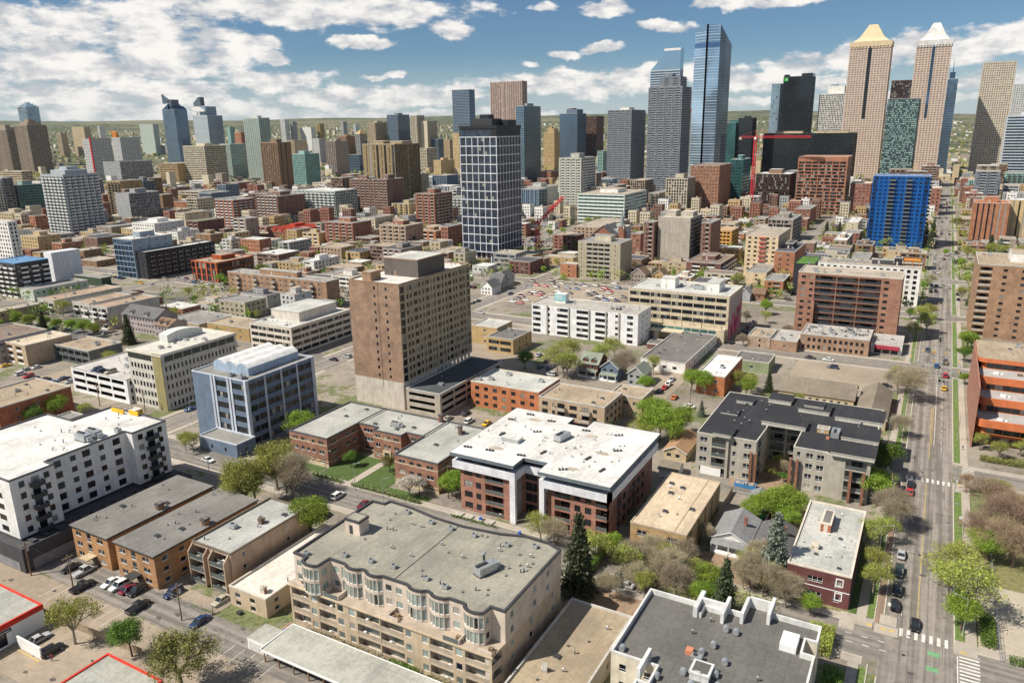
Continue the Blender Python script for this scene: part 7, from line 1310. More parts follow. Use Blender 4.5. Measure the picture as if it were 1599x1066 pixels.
def make_tree(kind,seed):
    """unit tree, 10 m tall"""
    r=np.random.RandomState(seed); R=random.Random(seed); m=MB(); tips=[]
    if kind in('spruce','bluespruce'):
        m.tube((0,0,0),(0,0,9.7),.22,.03,6); P=[];S=[]
        for lv in range(26):
            z=.9+8.9*(lv/25)**.95; rad=(2.35 if kind=='spruce' else 2.6)*(1-(z-.5)/9.9)**.8*r.uniform(.68,1.15); nb=int(5+7*rad/2.4)
            for k in range(nb):
                a=6.283*(k+r.uniform(-.35,.35))/nb+lv; L=rad*r.uniform(.7,1.18); n=int(9+34*L/2.3)
                f=r.uniform(.12,1,n)**.8; off=r.normal(size=(n,3))*.16*(.5+f[:,None]); pt=np.stack([np.cos(a)*L*f,np.sin(a)*L*f,z-.38*L*f**1.6+.12*f],1)+off; P.append(pt); S.append(r.uniform(.10,.2,n))
                if k%2==0: m.tube((0,0,z),(math.cos(a)*L*.9,math.sin(a)*L*.9,z-.3*L),.04,.01,3,0,False)
        P=np.concatenate(P);S=np.concatenate(S); return m.mesh('trunk',[BARK]),quadmesh('crown',leaves(r,P,S),[LEAF[kind]])
    cr=dict(bud=3.9,bright=3.7,green=3.6,olive=4.4,blossom=3.9,bare=3.8,brown=4.4)[kind]
    def grow(p,d,L,rad,depth):
        q=p+d*L; m.tube(p,q,rad,rad*.68,5 if depth<2 else 4,0,False)
        if depth>=(5 if kind in('bare','brown') else 4): tips.append(q); return
        nb=R.choice((2,3,3)) if depth else 5
        for i in range(nb):
            a=6.283*(i+R.uniform(-.3,.3))/nb; sp=R.uniform(.45,.85) if depth else R.uniform(.55,.95)
            o=d.orthogonal().normalized(); o2=d.cross(o); nd=(d+ (o*math.cos(a)+o2*math.sin(a))*sp+Vector((0,0,.12))).normalized()
            grow(q,nd,L*R.uniform(.62,.86),rad*.6,depth+1)
        if depth in(1,2,3): tips.append(q)
    grow(Vector((0,0,0)),Vector((R.uniform(-.05,.05),R.uniform(-.05,.05),1)).normalized(),2.1,.24 if kind!='blossom' else .2,0)
    T=np.array([tuple(t) for t in tips]); 
    # bring the tips to a 10 m crown of the wanted spread
    sz=10/(T[:,2].max()+.6); sx=cr/np.percentile(np.hypot(T[:,0],T[:,1]),92)
    m.v=[(x*sx,y*sx,z*sz) for x,y,z in m.v]; T=T*np.array([sx,sx,sz])
    P=[];S=[];
    if kind in('bare','brown'):
        n=26; idx=np.repeat(np.arange(len(T)),n); c=T[idx]; d=c-np.array([0,0,4.2]); d/=np.linalg.norm(d,axis=1)[:,None]; d=d+r.normal(size=d.shape)*.55; d/=np.linalg.norm(d,axis=1)[:,None]; L=r.uniform(.3,1.15,len(c))[:,None]
        s0=c+r.normal(size=c.shape)*.45; e=s0+d*L; w=r.normal(size=c.shape); w-=d*(w*d).sum(1)[:,None]; w/=np.linalg.norm(w,axis=1)[:,None]; w*=.018
        v=np.stack([s0-w,s0+w,e+w*.5,e-w*.5],1).reshape(-1,3)
        k=r.rand(len(T)*3); ii=r.randint(0,len(T),len(T)*2); b=leaves(r,T[ii]+r.normal(size=(len(ii),3))*.5,r.uniform(.04,.09,len(ii)))
        v=np.concatenate([v,b]); return m.mesh('trunk',[BARKL if kind=='bare' else BARK]),quadmesh('crown',v,[LEAF[kind]])
    n=dict(bud=56,bright=80,green=92,olive=70,blossom=70)[kind]; sp=dict(bud=.55,bright=.62,green=.6,olive=.6,blossom=.5)[kind]
    wgt=r.uniform(.0,1.0,len(T))**1.5*2.4; idx=np.repeat(np.arange(len(T)),(n*wgt).astype(int)); c=T[idx]; P=c+r.normal(size=c.shape)*sp*np.array([1,1,.8]); S=np.clip(r.lognormal(-2.45 if kind!='bud' else -2.6,.38,len(P)),.03,.24)
    return m.mesh('trunk',[BARKL if kind in('bud',) else BARK]),quadmesh('crown',leaves(r,P,S),[LEAF[kind]])
PROTO={k:[make_tree(k,s) for s in ss] for k,ss in dict(bud=(1,2,3,4),bright=(5,6,7),green=(8,9,10),olive=(11,),spruce=(12,13,14),bluespruce=(15,),blossom=(16,),bare=(17,18,19),brown=(20,21)).items()}
DESC=dict(bud='pale budding tree',bright='bright green spring tree',green='dense mid green tree',olive='olive green leafy tree',spruce='dark green spruce',bluespruce='blue green spruce',blossom='white blossoming tree',bare='bare twiggy tree',brown='large bare brown tree')
KIND=dict(spruce='spruce_tree',bluespruce='spruce_tree',blossom='blossom_tree')
# landmark phrases make the places in labels
LMK=[]
def add_landmarks():
    cut=(' with ',' left ',' right ',' beside ',' behind ',' at ',' cut ',' below ',' between ',' under ',', ',' in front',' squeezed',' partly',' half ',' near ',' directly ',' facing ',' topped',' capped',' tucked',' attached',' beyond ',' rising ',' standing ',' just ',' above ',' around ',' by ',' hidden',' on ',' among ')
    for o in THINGS:
        if o.get('category') in('building','tower','shop','house','church','car park','garage'):
            s=o['label']; k=min([s.find(c) for c in cut if s.find(c)>8] or [len(s)]); ph=' '.join(s[:k].split()[:9]); h=20
            LMK.append((o.location.x,o.location.y,ph))
def landmark(x,y,used=None):
    best=min(LMK,key=lambda q:(q[0]-x)**2+(q[1]-y)**2); bx,by,ph=best
    # where it stands as seen from the camera, heading 29 degrees left of north
    c,s_=.8724,.4888; r=(x-bx)*c+(y-by)*s_; f=(y-by)*c-(x-bx)*s_
    rel=('right of' if r>0 else 'left of') if abs(r)>abs(f) else ('behind' if f>0 else 'in front of')
    return rel+' the '+ph
def tree(kind,h,x,y,group=None,label=None):
    if any(bx0-.5<x<bx1+.5 and by0-.5<y<by1+.5 for bx0,by0,bx1,by1 in FOOT): return
    tm,cm=rnd.choice(PROTO[kind]); o=thing(KIND.get(kind,'tree'),label or (DESC[kind]+' '+landmark(x,y)),'tree',(x,y,0),rnd.uniform(0,6.28),group or 'trees of the inner city streets'); s=h/10; w=s*rnd.uniform(.9,1.1); o.scale=(w,w,s)
    link('trunk',tm,o); link('crown',cm,o)
FOOT=[]
def foot():
    deps=set()
    for o in THINGS:
        if o.get('category') in('building','tower','shop','house','church','car park','garage'):
            xs=[];ys=[]
            for c in o.children:
                if c.type=='MESH' and c.name.split('.')[0] in('wall','glass_wall','podium'):
                    n=len(c.data.vertices)
                    if n: v=np.empty(n*3,'f'); c.data.vertices.foreach_get('co',v); v=v.reshape(-1,3); xs+=[v[:,0].min(),v[:,0].max()]; ys+=[v[:,1].min(),v[:,1].max()]
            if xs: FOOT.append((o.location.x+min(xs),o.location.y+min(ys),o.location.x+max(xs),o.location.y+max(ys)))
foot(); add_landmarks()
FILL=[]
def onroad(x,y,mx=2,my=2):
    return any(abs(x-c)<w/2+mx and a-my<y<b_+my for c,w,a,b_ in NS) or any(abs(y-c)<w/2+my and a-mx<x<b_+mx for c,w,a,b_ in EW)
# ------------------------------------------------------------------ smaller blocks between the big ones
def filler():
    R=random.Random(21); made=0; cand=[]
    for i in range(16000):
        f=R.uniform(420,1900); a=math.radians(R.uniform(-36,35)-29.3); x,y=f*math.sin(a)/math.cos(a+.511),f*math.cos(a)/math.cos(a+.511); cand.append((f,x,y))
    cand.sort()
    ALLEY=[(a+b_)/2 for a,b_ in zip(ys[4:],ys[5:])]+[401]
    zones=[(-260,380,-155,475),(-560,290,-380,400),(14,100,130,400),(-330,560,-255,720),(-460,325,-425,352),(-3,400,20,1500)]
    for f,x,y in cand:
        if f<900 and made>=165: continue
        w=R.uniform(10,24); d=R.uniform(11,28)
        if f>=900: w=R.uniform(16,30); d=R.uniform(16,34)
        x0,x1,y0,y1=x-w/2,x+w/2,y-d/2,y+d/2
        if y<455 and x>-300: continue
        if x>14 and y<700: continue
        if any(x0<c and x1>a and y0<d_ and y1>b_ for a,b_,c,d_ in zones): continue
        if any(x0-1.6<c and x1+1.6>a and y0-1.6<d_ and y1+1.6>b_ for a,b_,c,d_ in FOOT+FILL): continue
        if any(abs(x-c)<w/2+w_/2+2.6 and y0<b_ and y1>a for c,w_,a,b_ in NS) or any(abs(y-c)<d/2+w_/2+2.6 and x0<b_ and x1>a for c,w_,a,b_ in EW): continue
        if any(y0<q+3.6 and y1>q-3.6 for q in ALLEY) and x<-3: continue
        FILL.append((x0,y0,x1,y1)); 
        h=R.choice((5,6.5,9,9.5,12)) if f<560 else R.choice((6.5,8,9.5,11,12.5)) if f<900 else R.choice((14,18,24,32,42)) if f<1250 else R.choice((24,34,46,60,74))
        wall=R.choice(('brick','beigebrick','cream','beige','brownbrick','tan','greybrown','white','mist','orangebrick','greyw','brown','yellow','stone') if h<22 else ('navyglass','greyblue','brownbrick','mist','slate','palegreen','taupe','cream','brown','teal','steel','greybrown'))
        roof=R.choice(('grey','beige','tanr','brownr','white','grey','dark'))
        col=dict(brick='red brick',beigebrick='beige brick',brownbrick='brown brick',greybrown='grey brown',mist='pale grey',orangebrick='orange brick',greyw='grey',stone='stone grey',navyglass='dark blue glass',greyblue='blue grey',slate='slate grey',palegreen='pale green',steel='steel grey glass',teal='teal glass').get(wall,wall)
        rc=dict(grey='grey roof',beige='beige roof',tanr='tan roof',brownr='brown roof',white='white roof',dark='dark roof')[roof]
        B('apartment_block','%s %s block with %s %s'%('small' if h<13 else ('mid height' if h<30 else 'tall'),col,rc,landmark(x,y)),round(x0,1),round(y0,1),round(x1,1),round(y1,1),h,wall,R.choice(('win','bal','win','few','balw','rib') if h<22 else ('balB','strip','bandw','slS','rib','grid')),R.choice(('few','win','few') if h<22 else ('win','strip','balB','glz')),roof,ph=R.choice((0,0,1)),near=0)
        made+=1
        if made>=290: break
    FOOT.extend(FILL); return made
nfill=filler()
# the smallest blocks between, too many and too small to tell apart from here
def infill():
    R=random.Random(77); m=MB(); k=0; mats=[wm('brick'),wm('cream'),wm('brownbrick'),wm('greyw'),wm('white'),wm('tan'),rm('grey'),rm('brownr'),rm('tanr'),rm('dark'),G_DARK]; C=[]
    for i in range(30000):
        f=R.uniform(430,1900); a=math.radians(R.uniform(-36,35)-29.3); C.append((f,f*math.sin(a)/math.cos(a+.511),f*math.cos(a)/math.cos(a+.511)))
    C.sort(); cell={}
    def near_(x,y): return [q for i in(-1,0,1) for j in(-1,0,1) for q in cell.get((int(x//40)+i,int(y//40)+j),())]
    for q in FOOT:
        for i in range(int(q[0]//40),int(q[2]//40)+1):
            for j in range(int(q[1]//40),int(q[3]//40)+1): cell.setdefault((i,j),[]).append(q)
    for f,x,y in C:
        w,d=R.uniform(7,13),R.uniform(8,15); x0,x1,y0,y1=x-w/2,x+w/2,y-d/2,y+d/2
        if (y<470 and x>-300) or (x>14 and y<700): continue
        if any(x0<c and x1>a and y0<d_ and y1>b_ for a,b_,c,d_ in((-260,380,-155,475),(-560,290,-380,400),(-330,560,-255,720))): continue
        if any(x0-.8<c and x1+.8>a and y0-.8<d_ and y1+.8>b_ for a,b_,c,d_ in near_(x,y)): continue
        if onroad(x,y,w/2+2.6,d/2+2.6) or any(abs(y-q)<d/2+3.2 for q in((451+560)/2,620,756,923.5,1097.5,1280,401)): continue
        q=(x0,y0,x1,y1); cell.setdefault((int(x//40),int(y//40)),[]).append(q); FOOT.append(q)
        h=R.choice((4,5,6,7.5)) if f<800 else R.choice((7,10,14,20)); mi=R.randrange(6); m.box(x0,y0,0,x1,y1,h,mi,bottom=False); m.quad((x0+.3,y0+.3,h+.02),(x1-.3,y0+.3,h+.02),(x1-.3,y1-.3,h+.02),(x0+.3,y1-.3,h+.02),6+R.randrange(4))
        for z in np.arange(1,h-1.6,3):
            for u in np.arange(1,w-1.6,2.7): m.box(x0+u,y0-.06,z,x0+u+1.3,y0+.02,z+1.4,10,bottom=False)
            if f<900:
                for u in np.arange(1,d-1.6,3.2): m.box(x1-.02,y0+u,z,x1+.06,y0+u+1.2,z+1.4,10,bottom=False)
        if R.random()<.4: m.box(x-1,y,h,x+1,y+1.6,h+1.4,mi)
        k+=1
        if k>1500: break
    o=link('small_blocks',m.mesh('small_blocks',mats)); o['kind']='stuff'; o['label']='countless small low blocks and houses packed between the distant towers'; print('infill',k)
infill()
for k,h,x,y in TREES: tree(k,h,x,y)
for k,h,x,y in (('olive',3.9,-34,213.5),('bare',4.6,-31,218.5),('green',3.4,-30,213),('bud',4.3,-33.5,223),('green',5.4,-149.4,163.5),('olive',5.6,-136.2,165.8),('bluespruce',18,-22.6,158.5),('spruce',19,-60.5,136.5),('spruce',14,-29.5,142)):
    FOOT_=FOOT[:]; FOOT.clear(); tree(k,h,x,y,label={3.9:'small olive tree at the mouth of the brick posted courtyard',4.6:'bare little tree in the middle of the brick posted courtyard',3.4:'small green tree by the right posts of the courtyard',4.3:'small budding tree at the back of the brick posted courtyard',5.4:'dark rounded shrub tree left of the lawn path',5.6:'rounded shrub tree right of the lawn path',18:'tall blue green spruce in front of the maroon brick block',19:'tallest dark spruce, right of the cream terrace block',14:'slender spruce rising behind the dark grey parapet roof'}[h]); FOOT.extend(FOOT_)
# street and yard trees further out
R=random.Random(5); n=0; extra=[]
for i in range(4000):
    f=R.uniform(300,1250); a=math.radians(R.uniform(-37,34)-29.3); x,y=f*math.sin(a)/math.cos(a+.511),f*math.cos(a)/math.cos(a+.511)
    if onroad(x,y,.6,.6) or (y<455 and x>-260) or (x>13 and y<380): continue
    if any(a_-2.2<x<c_+2.2 and b_-2.2<y<d_+2.2 for a_,b_,c_,d_ in FOOT): continue
    if R.random()<.5 and not onroad(x,y,4,4): continue
    k=R.choice(('bud','bud','bright','bright','green','bare','spruce','olive')); tree(k,R.uniform(6,11),x,y); n+=1
    if n>=95: break
# ------------------------------------------------------------------ hedges, bushes
def hedge(x0,y0,x1,y1,h,label,kind='green',dens=46):
    t=thing('hedge' if max(x1-x0,y1-y0)>4 else 'bush',label,'hedge' if max(x1-x0,y1-y0)>4 else 'bush',((x0+x1)/2,(y0+y1)/2,0)); r=np.random.RandomState(int(abs(x0*7+y0))%9999)
    n=int((x1-x0)*(y1-y0)*h*dens)+200; P=np.stack([r.uniform(-(x1-x0)/2,(x1-x0)/2,n),r.uniform(-(y1-y0)/2,(y1-y0)/2,n),h*r.uniform(.05,1,n)**.7],1)
    link('foliage',quadmesh('foliage',leaves(r,P,r.uniform(.08,.17,n)),[LEAF[kind]]),t); t['kind_note']='' ; del t['kind_note']
hedge(-140.5,152.9,-116,154.3,1.2,'long clipped hedge between the brick block lawn and the street pavement'); hedge(-156,152.9,-144,154.2,1.0,'shorter clipped hedge left of the lawn path')
hedge(-105,151.6,-90.5,152.1,.8,'low dark hedge in front of the planters of the white roofed condo'); hedge(17.4,156,20,166,2.2,'tall square hedge between the pavement and the playground'); hedge(22,152.6,34,154.4,1.4,'low hedge along the playground fence')
hedge(-6.5,236,-3.3,246,4.5,'dense climbing greenery on the dark end wall of the black roofed condo'); hedge(-62,143,-60,156,3,'green shrubs beside the white roofed condo entrance','green'); hedge(-13,138,-8,146,3,'yellow green shrubs by the corner pavement ramp','bud'); hedge(-8.6,110,-5,134,2.5,'dark shrub row along the cream block at the corner','green')
hedge(-104,95,-84,97.6,1.6,'tangle of brown and green bushes below the cream terrace balconies','bare'); hedge(-83,95,-76,97.8,1.5,'green bush beside the low terrace wall below the cream block','green'); hedge(-74,94.9,-61,97.6,1.4,'dry bushes near the right end of the carport','olive')
hedge(-55,144,-44,155.5,2.2,'scruffy shrubs in front of the tan roofed walk up','bare',20); hedge(-44,131,-20,152,1.8,'wild thicket of pale twigs behind the dark roofed block','bud',9)
hedge(-139.5,97,-126,98,.5,'strip of weeds','olive') if 0 else None
hedge(20,254.5,44,257.5,1.6,'planted bed of shrubs below the orange banded office','olive')
# ------------------------------------------------------------------ cars
CC=dict(white=(.72,.72,.7),silver=(.42,.43,.44),black=(.015,.015,.017),navy=(.02,.04,.1),maroon=(.16,.01,.03),red=(.5,.02,.02),blue=(.05,.12,.3),beige=(.42,.38,.3),yellow=(.75,.45,.02),orange=(.65,.17,.02),darkgreen=(.03,.05,.04))
CM={k:mat('car_paint_'+k,v,.3,kind='plain',spec=.7) for k,v in CC.items()}
TYRE=mat('tyre',(.02,.02,.02),.9,kind='plain'); RIM=mat('rim',(.4,.4,.4),.4,kind='plain'); LAMP=mat('headlight_glass',(.7,.7,.68),.2,kind='plain'); TAIL=mat('tail_light',(.4,.01,.01),.3,kind='plain'); CGL=mat('car_glass',(.02,.025,.03),.08,kind='plain',spec=.8)
def loft(m,secs,mi=0):
    """secs: list of (x, [(y,z)...]) rings, same count"""
    k=len(secs[0][1]); i0=len(m.v)
    for x,ring in secs: m.v+=[(x,a,b) for a,b in ring]
    for s in range(len(secs)-1):
        for j in range(k): a=i0+s*k+j; b=i0+s*k+(j+1)%k; m.f.append((a,b,b+k,a+k)); m.m.append(mi)
    m.f.append(tuple(i0+j for j in reversed(range(k)))); m.m.append(mi); m.f.append(tuple(i0+(len(secs)-1)*k+j for j in range(k))); m.m.append(mi)
CARP={}
def car_proto(kind):
    L,Wd,H=dict(sedan=(4.7,1.82,1.42),suv=(4.7,1.9,1.72),pickup=(5.7,1.98,1.85))[kind]; w=Wd/2; m=MB(); bz=.95 if kind!='sedan' else .82
    def ring(z1,ww,z0=.28): return [(-ww*.96,z0),(-ww,z0+.25),(-ww,z1-.14),(-ww*.9,z1),(ww*.9,z1),(ww,z1-.14),(ww,z0+.25),(ww*.96,z0)]
    h=L/2
    loft(m,[(-h,ring(bz-.2,w*.82,.4)),(-h+.22,ring(bz-.03,w*.97)),(-h+1.1,ring(bz,w)),(0,ring(bz,w)),(h-1.15,ring(bz-.03,w)),(h-.35,ring(bz-.13,w*.95)),(h,ring(bz-.3,w*.78,.4))])
    g=MB(); r2=MB()
    ca=dict(sedan=(-h+.75,-h+1.35,.35,1.05),suv=(-h+.12,-h+.45,.45,1.1),pickup=(-.75,-.55,.75,1.45))[kind]
    def cab(z,ww): return [(-ww,z),(ww,z)]
    a,b_,c,d=ca; wt=w*.76
    lo=[(a,-w*.9),(d,-w*.9),(d,w*.9),(a,w*.9)]; hi=[(b_,-wt),(c,-wt),(c,wt),(b_,wt)]
    g.v+=[(x,y,bz-.02) for x,y in lo]+[(x,y,H-.05) for x,y in hi]; g.f+=[(0,1,5,4),(1,2,6,5),(2,3,7,6),(3,0,4,7)]; g.m+=[0]*4
    m.v+=[(x,y,H-.05) for x,y in hi]+[(b_+.1,-wt*.9,H),(c-.1,-wt*.9,H),(c-.1,wt*.9,H),(b_+.1,wt*.9,H)]; k=len(m.v)-8; m.f+=[(k,k+1,k+5,k+4),(k+1,k+2,k+6,k+5),(k+2,k+3,k+7,k+6),(k+3,k,k+4,k+7),(k+4,k+5,k+6,k+7)]; m.m+=[0]*5
    for sg in(-1,1):   # pillars
        for (x0,x1) in((a,b_),(d,c),((a+d)/2-.05,(b_+c)/2-.05)): m.tube((x0,sg*w*.905,bz-.02),(x1,sg*(wt+.01),H-.04),.045,.045,4)
    if kind=='pickup': r2.box(-h+.12,-w*.84,bz-.35,-.85,w*.84,bz-.3); m.box(-h+.08,-w*.97,bz,-.85,-w*.86,bz+.1); m.box(-h+.08,w*.86,bz,-.85,w*.97,bz+.1); m.box(-h+.05,-w*.86,bz,-h+.15,w*.86,bz+.1)
    wh=MB(); wh.tube((0,-.11,0),(0,.11,0),.34,.34,14,0); rim=MB(); rim.tube((0,-.12,0),(0,.12,0),.2,.2,10,0)
    hl=MB(); hl.box(-.05,-.17,-.07,.05,.17,.07)
    return dict(L=L,w=w,body=m.mesh('body',[CM['white']]),glass=g.mesh('windows',[CGL]),bed=r2.mesh('cargo_bed',[M_DARKM]) if r2.f else None,wheel=wh.mesh('wheel',[TYRE]),rim=rim.mesh('rim',[RIM]),head=hl.mesh('headlight',[LAMP]),tail=hl.mesh('tail_light',[TAIL]),bz=bz)
for k in('sedan','suv','pickup'): CARP[k]=car_proto(k)
def car(kind,col,x,y,z,rz,label,group=None,detail=True):
    p=CARP[kind]; o=thing('parked_car' if kind!='pickup' else 'pickup_truck',label,'car' if kind!='pickup' else 'pickup truck',(x,y,z+.035),rz,group)
    b=link('body',p['body'],o); b.material_slots[0].link='OBJECT'; b.material_slots[0].material=CM[col]; link('windows',p['glass'],o)
    if p['bed']: link('cargo_bed',p['bed'],o)
    if detail:
        for sx in(-1,1):
            for sy in(-1,1):
                q=link('wheel',p['wheel'],o,(sx*p['L']*.3,sy*(p['w']-.1),.34)); link('rim',p['rim'],q)
        for sy in(-1,1): link('headlight',p['head'],o,(p['L']/2-.12,sy*p['w']*.68,p['bz']-.3)); link('tail_light',p['tail'],o,(-p['L']/2+.06,sy*p['w']*.7,p['bz']-.25))
KN=dict(sedan='sedan',suv='SUV',pickup='pickup truck')
for kind,col,x,y,z,o in CARS:
    deck=z>1
    if not deck and any(a_<x<c_ and b_<y<d_ for a_,b_,c_,d_ in FOOT): continue
    lb='%s %s %s'%(dict(darkgreen='dark green',navy='navy blue').get(col,col),KN[kind],'on the roof deck of the white car park' if deck else landmark(x,y))
    car(kind,col,x,y,z,(math.pi/2 if o=='n' else 0)+rnd.choice((0,math.pi))+rnd.uniform(-.04,.04),lb,'cars parked and driving in the streets')
R=random.Random(9)
def autocars(n,fn):
    k=0;used=[]
    for i in range(n*6):
        x,y,rz=fn()
        if any(abs(x-a)<(6 if abs(math.sin(rz))<.5 else 2.7) and abs(y-b_)<(2.7 if abs(math.sin(rz))<.5 else 6) for a,b_ in used): continue
        if any(a_-1<x<c_+1 and b_-1<y<d_+1 for a_,b_,c_,d_ in FOOT): continue
        used.append((x,y)); kind=R.choice(('sedan','suv','sedan')); col=R.choice(('white','silver','black','black','navy','maroon','red','blue','beige','silver','white'))
        car(kind,col,x,y,0,rz,'%s %s %s'%(dict(navy='navy blue').get(col,col),KN[kind],landmark(x,y)),'cars parked and driving in the streets',detail=False); k+=1
        if k>=n: return
def far_ns(): y=R.uniform(500,1150); return (R.choice((1.8,1.8,4.8,8.2,11.4)),y,math.pi/2)
autocars(45,far_ns)
def far_lot(): return (-328+R.randrange(24)*2.9,R.choice((585,591,603,609,622,628,640,646,700,706)),math.pi/2)
autocars(42,far_lot)
def sqlot(): return (R.uniform(-540,-400),R.choice((344.5,352.5,349)),0)
autocars(14,sqlot)
def st(): c,w,a,b_=R.choice(NS[1:4]); return (c+R.choice((-w/2+1.3,w/2-1.3)),R.uniform(max(a,160),900),math.pi/2)
autocars(26,st)
def st2(): c,w,a,b_=R.choice(EW[5:10]); return (R.uniform(max(a,-700),-15),c+R.choice((-w/2+1.3,w/2-1.3)),0)
autocars(22,st2)
# free corners of the blocks are small car parks with painted stalls
lm=MB(); pm_=MB(); nl=0; R=random.Random(31); LOTS=[]
for i in range(9000):
    f=R.uniform(380,1000); a=math.radians(R.uniform(-36,33)-29.3); x,y=f*math.sin(a)/math.cos(a+.511),f*math.cos(a)/math.cos(a+.511); w,d=R.choice(((20,15),(26,16),(14,12))); w/=2;d/=2
    if (y<455 and x>-260) or (x>14 and y<700): continue
    if any(x-w<c_ and x+w>a_ and y-d<d_ and y+d>b_ for a_,b_,c_,d_ in FOOT+LOTS): continue
    if any(abs(x-c)<w+w_/2+2.6 and y-d<b_ and y+d>a_ for c,w_,a_,b_ in NS) or any(abs(y-c)<d+w_/2+2.6 and x-w<b_ and x+w>a_ for c,w_,a_,b_ in EW): continue
    LOTS.append((x-w,y-d,x+w,y+d)); lm.quad((x-w,y-d,.018),(x+w,y-d,.018),(x+w,y+d,.018),(x-w,y+d,.018),R.randrange(2))
    for q in range(int(2*w/2.8)): mk(pm_,x-w+q*2.8,y+d-5,x-w+q*2.8+.12,y+d-.3,.022)
    if f<800:
        for q in range(int(2*w/2.8)):
            if R.random()<.35 and nl<60: nl+=1; kind=R.choice(('sedan','suv')); col=R.choice(('white','silver','black','navy','maroon','red','blue','beige')); xx=x-w+q*2.8+1.4; yy=y+d-2.7; car(kind,col,xx,yy,0,math.pi/2,'%s %s %s'%(dict(navy='navy blue').get(col,col),KN[kind],landmark(xx,yy)),'cars parked and driving in the streets',detail=False)
    if len(LOTS)>40: break
struct('parking_lot',lm,[A_DK,mat('lot_worn',(.27,.24,.2),.9,.16,.3,'ground')]); struct('stall_marking',pm_,[PAINT])
# ------------------------------------------------------------------ street furniture
def lamp(x,y,h=8.4,dx=-2.2,label=None):
    t=thing('street_lamp',label or 'grey street lamp '+landmark(x,y),'street lamp',(x,y,0),0,'street lamps along the roads'); m=MB(); m.tube((0,0,0),(0,0,h),.11,.06,6); m.tube((0,0,h),(dx,0,h+.6),.05,.04,5); link('pole',m.mesh('pole',[M_METAL]),t); m=MB(); m.box(dx-.4,-.13,h+.52,dx+.3,.13,h+.66); link('lamp_head',m.mesh('lamp_head',[M_METAL]),t); m=MB(); m.tube((0,0,0),(0,0,.5),.2,.16,6); link('base',m.mesh('base',[M_CONC]),t)
WOOD=mat('pole_wood',(.26,.16,.09),.9,.2,2)
for k,x,y in POLES:
    if any(a_<x<c_ and b_<y<d_ for a_,b_,c_,d_ in FOOT): continue
    if k=='lamp': lamp(x,y,8.4,-2.2 if x>10 else 2.2)
    else:
        t=thing('utility_pole','brown wooden utility pole '+landmark(x,y),'utility pole',(x,y,0),0,'wooden utility poles in the lanes'); m=MB(); m.tube((0,0,0),(0,0,9),.17,.12,7); link('pole',m.mesh('pole',[WOOD]),t); m=MB(); m.box(-.08,-1.2,8.1,.08,1.2,8.25); link('crossarm',m.mesh('crossarm',[WOOD]),t); m=MB(); m.tube((.3,.3,6.6),(.3,.3,7.6),.25,.25,8); link('transformer',m.mesh('transformer',[M_METAL]),t)
        for q in(-1.1,-.4,.4,1.1): m=MB(); m.tube((0,q,8.25),(0,q,8.42),.05,.04,5); link('insulator',m.mesh('insulator',[M_WHITE]),t)
def wire(a,b,label):
    m=MB(); n=10; P=[Vector(a).lerp(Vector(b),i/n)-Vector((0,0,.9*math.sin(math.pi*i/n))) for i in range(n+1)]
    for p,q in zip(P,P[1:]): m.tube(p,q,.02,.02,3,0,False)
    t=thing('overhead_cable',label,'cable',(0,0,0),me=m.mesh('overhead_cable',[M_DARKM]))
U=[(x,y) for k,x,y in POLES if k=='utility']
wire((*U[0],8.3),(*U[1],8.3),'black overhead cable from the leftmost utility pole to the one beside the parked pickup'); wire((*U[1],8.3),(*U[2],8.3),'black overhead cable above the cars parked behind the ochre brick walk ups')
for y in range(270,1100,42):
    if abs(y-348)<9: continue
    lamp(-2.2,y+14,8.4,2.2); lamp(14.2,y,8.4,-2.2)
def signal(x,y,dirx,L,label,ns=False):
    t=thing('traffic_signal',label,'traffic light',(x,y,0),math.pi/2 if ns else 0); m=MB(); m.tube((0,0,0),(0,0,6.2),.14,.1,7); m.tube((0,0,5.8),(dirx*L,0,6.3),.09,.06,6); link('mast_arm',m.mesh('mast_arm',[M_METAL]),t); ye=mat('signal_yellow',(.75,.42,.02),.5,kind='plain')
    for f in(.55,.98):
        m=MB(); m.box(dirx*L*f-.2,-.18,5.4,dirx*L*f+.2,.12,6.6); h=link('signal_head',m.mesh('signal_head',[ye]),t)
        for j,cc in enumerate((mat('lens_red',(.2,.01,.01),.3,kind='plain'),mat('lens_amber',(.25,.1,.0),.3,kind='plain'),mat('lens_green',(.01,.12,.05),.3,kind='plain'))): m=MB(); m.tube((dirx*L*f,-.2,6.35-j*.38),(dirx*L*f,-.17,6.35-j*.38),.13,.13,10); link('lens',m.mesh('lens',[cc]),h)
    m=MB(); m.box(-.25,-.2,2.6,.15,.2,3.4); link('pedestrian_head',m.mesh('pedestrian_head',[ye]),t)
signal(15.2,341,-1,9.5,'traffic signal on the right kerb with an arm over the wide road, south of the avenue'); signal(15.2,356,-1,9.5,'traffic signal on the right kerb just beyond the avenue crossing'); signal(-2.6,356,1,8,'traffic signal on the left kerb near the maroon awning shop'); signal(-3,444,1,9.5,'traffic signal with a yellow head left of the tree lined second crossing'); signal(14.9,457,-1,9,'traffic signal at the far right corner of the second crossing'); signal(-224,355,-1,8,'traffic signal at the junction by the tan building'); signal(-224,445,-1,8,'traffic signal at the central crossroads by the parking lot'); signal(14.9,553,-1,9,'traffic signal at the third crossing near the tan terraced block')
def sign(x,y,label,txt=None):
    t=thing('road_sign',label,'road sign',(x,y,0)); m=MB(); m.tube((0,0,0),(0,0,2.6),.04,.04,5); link('post',m.mesh('post',[M_METAL]),t); m=MB(); m.box(-.3,-.03,1.9,.3,-.005,2.7); link('sign_plate',m.mesh('sign_plate',[M_WHITE]),t)
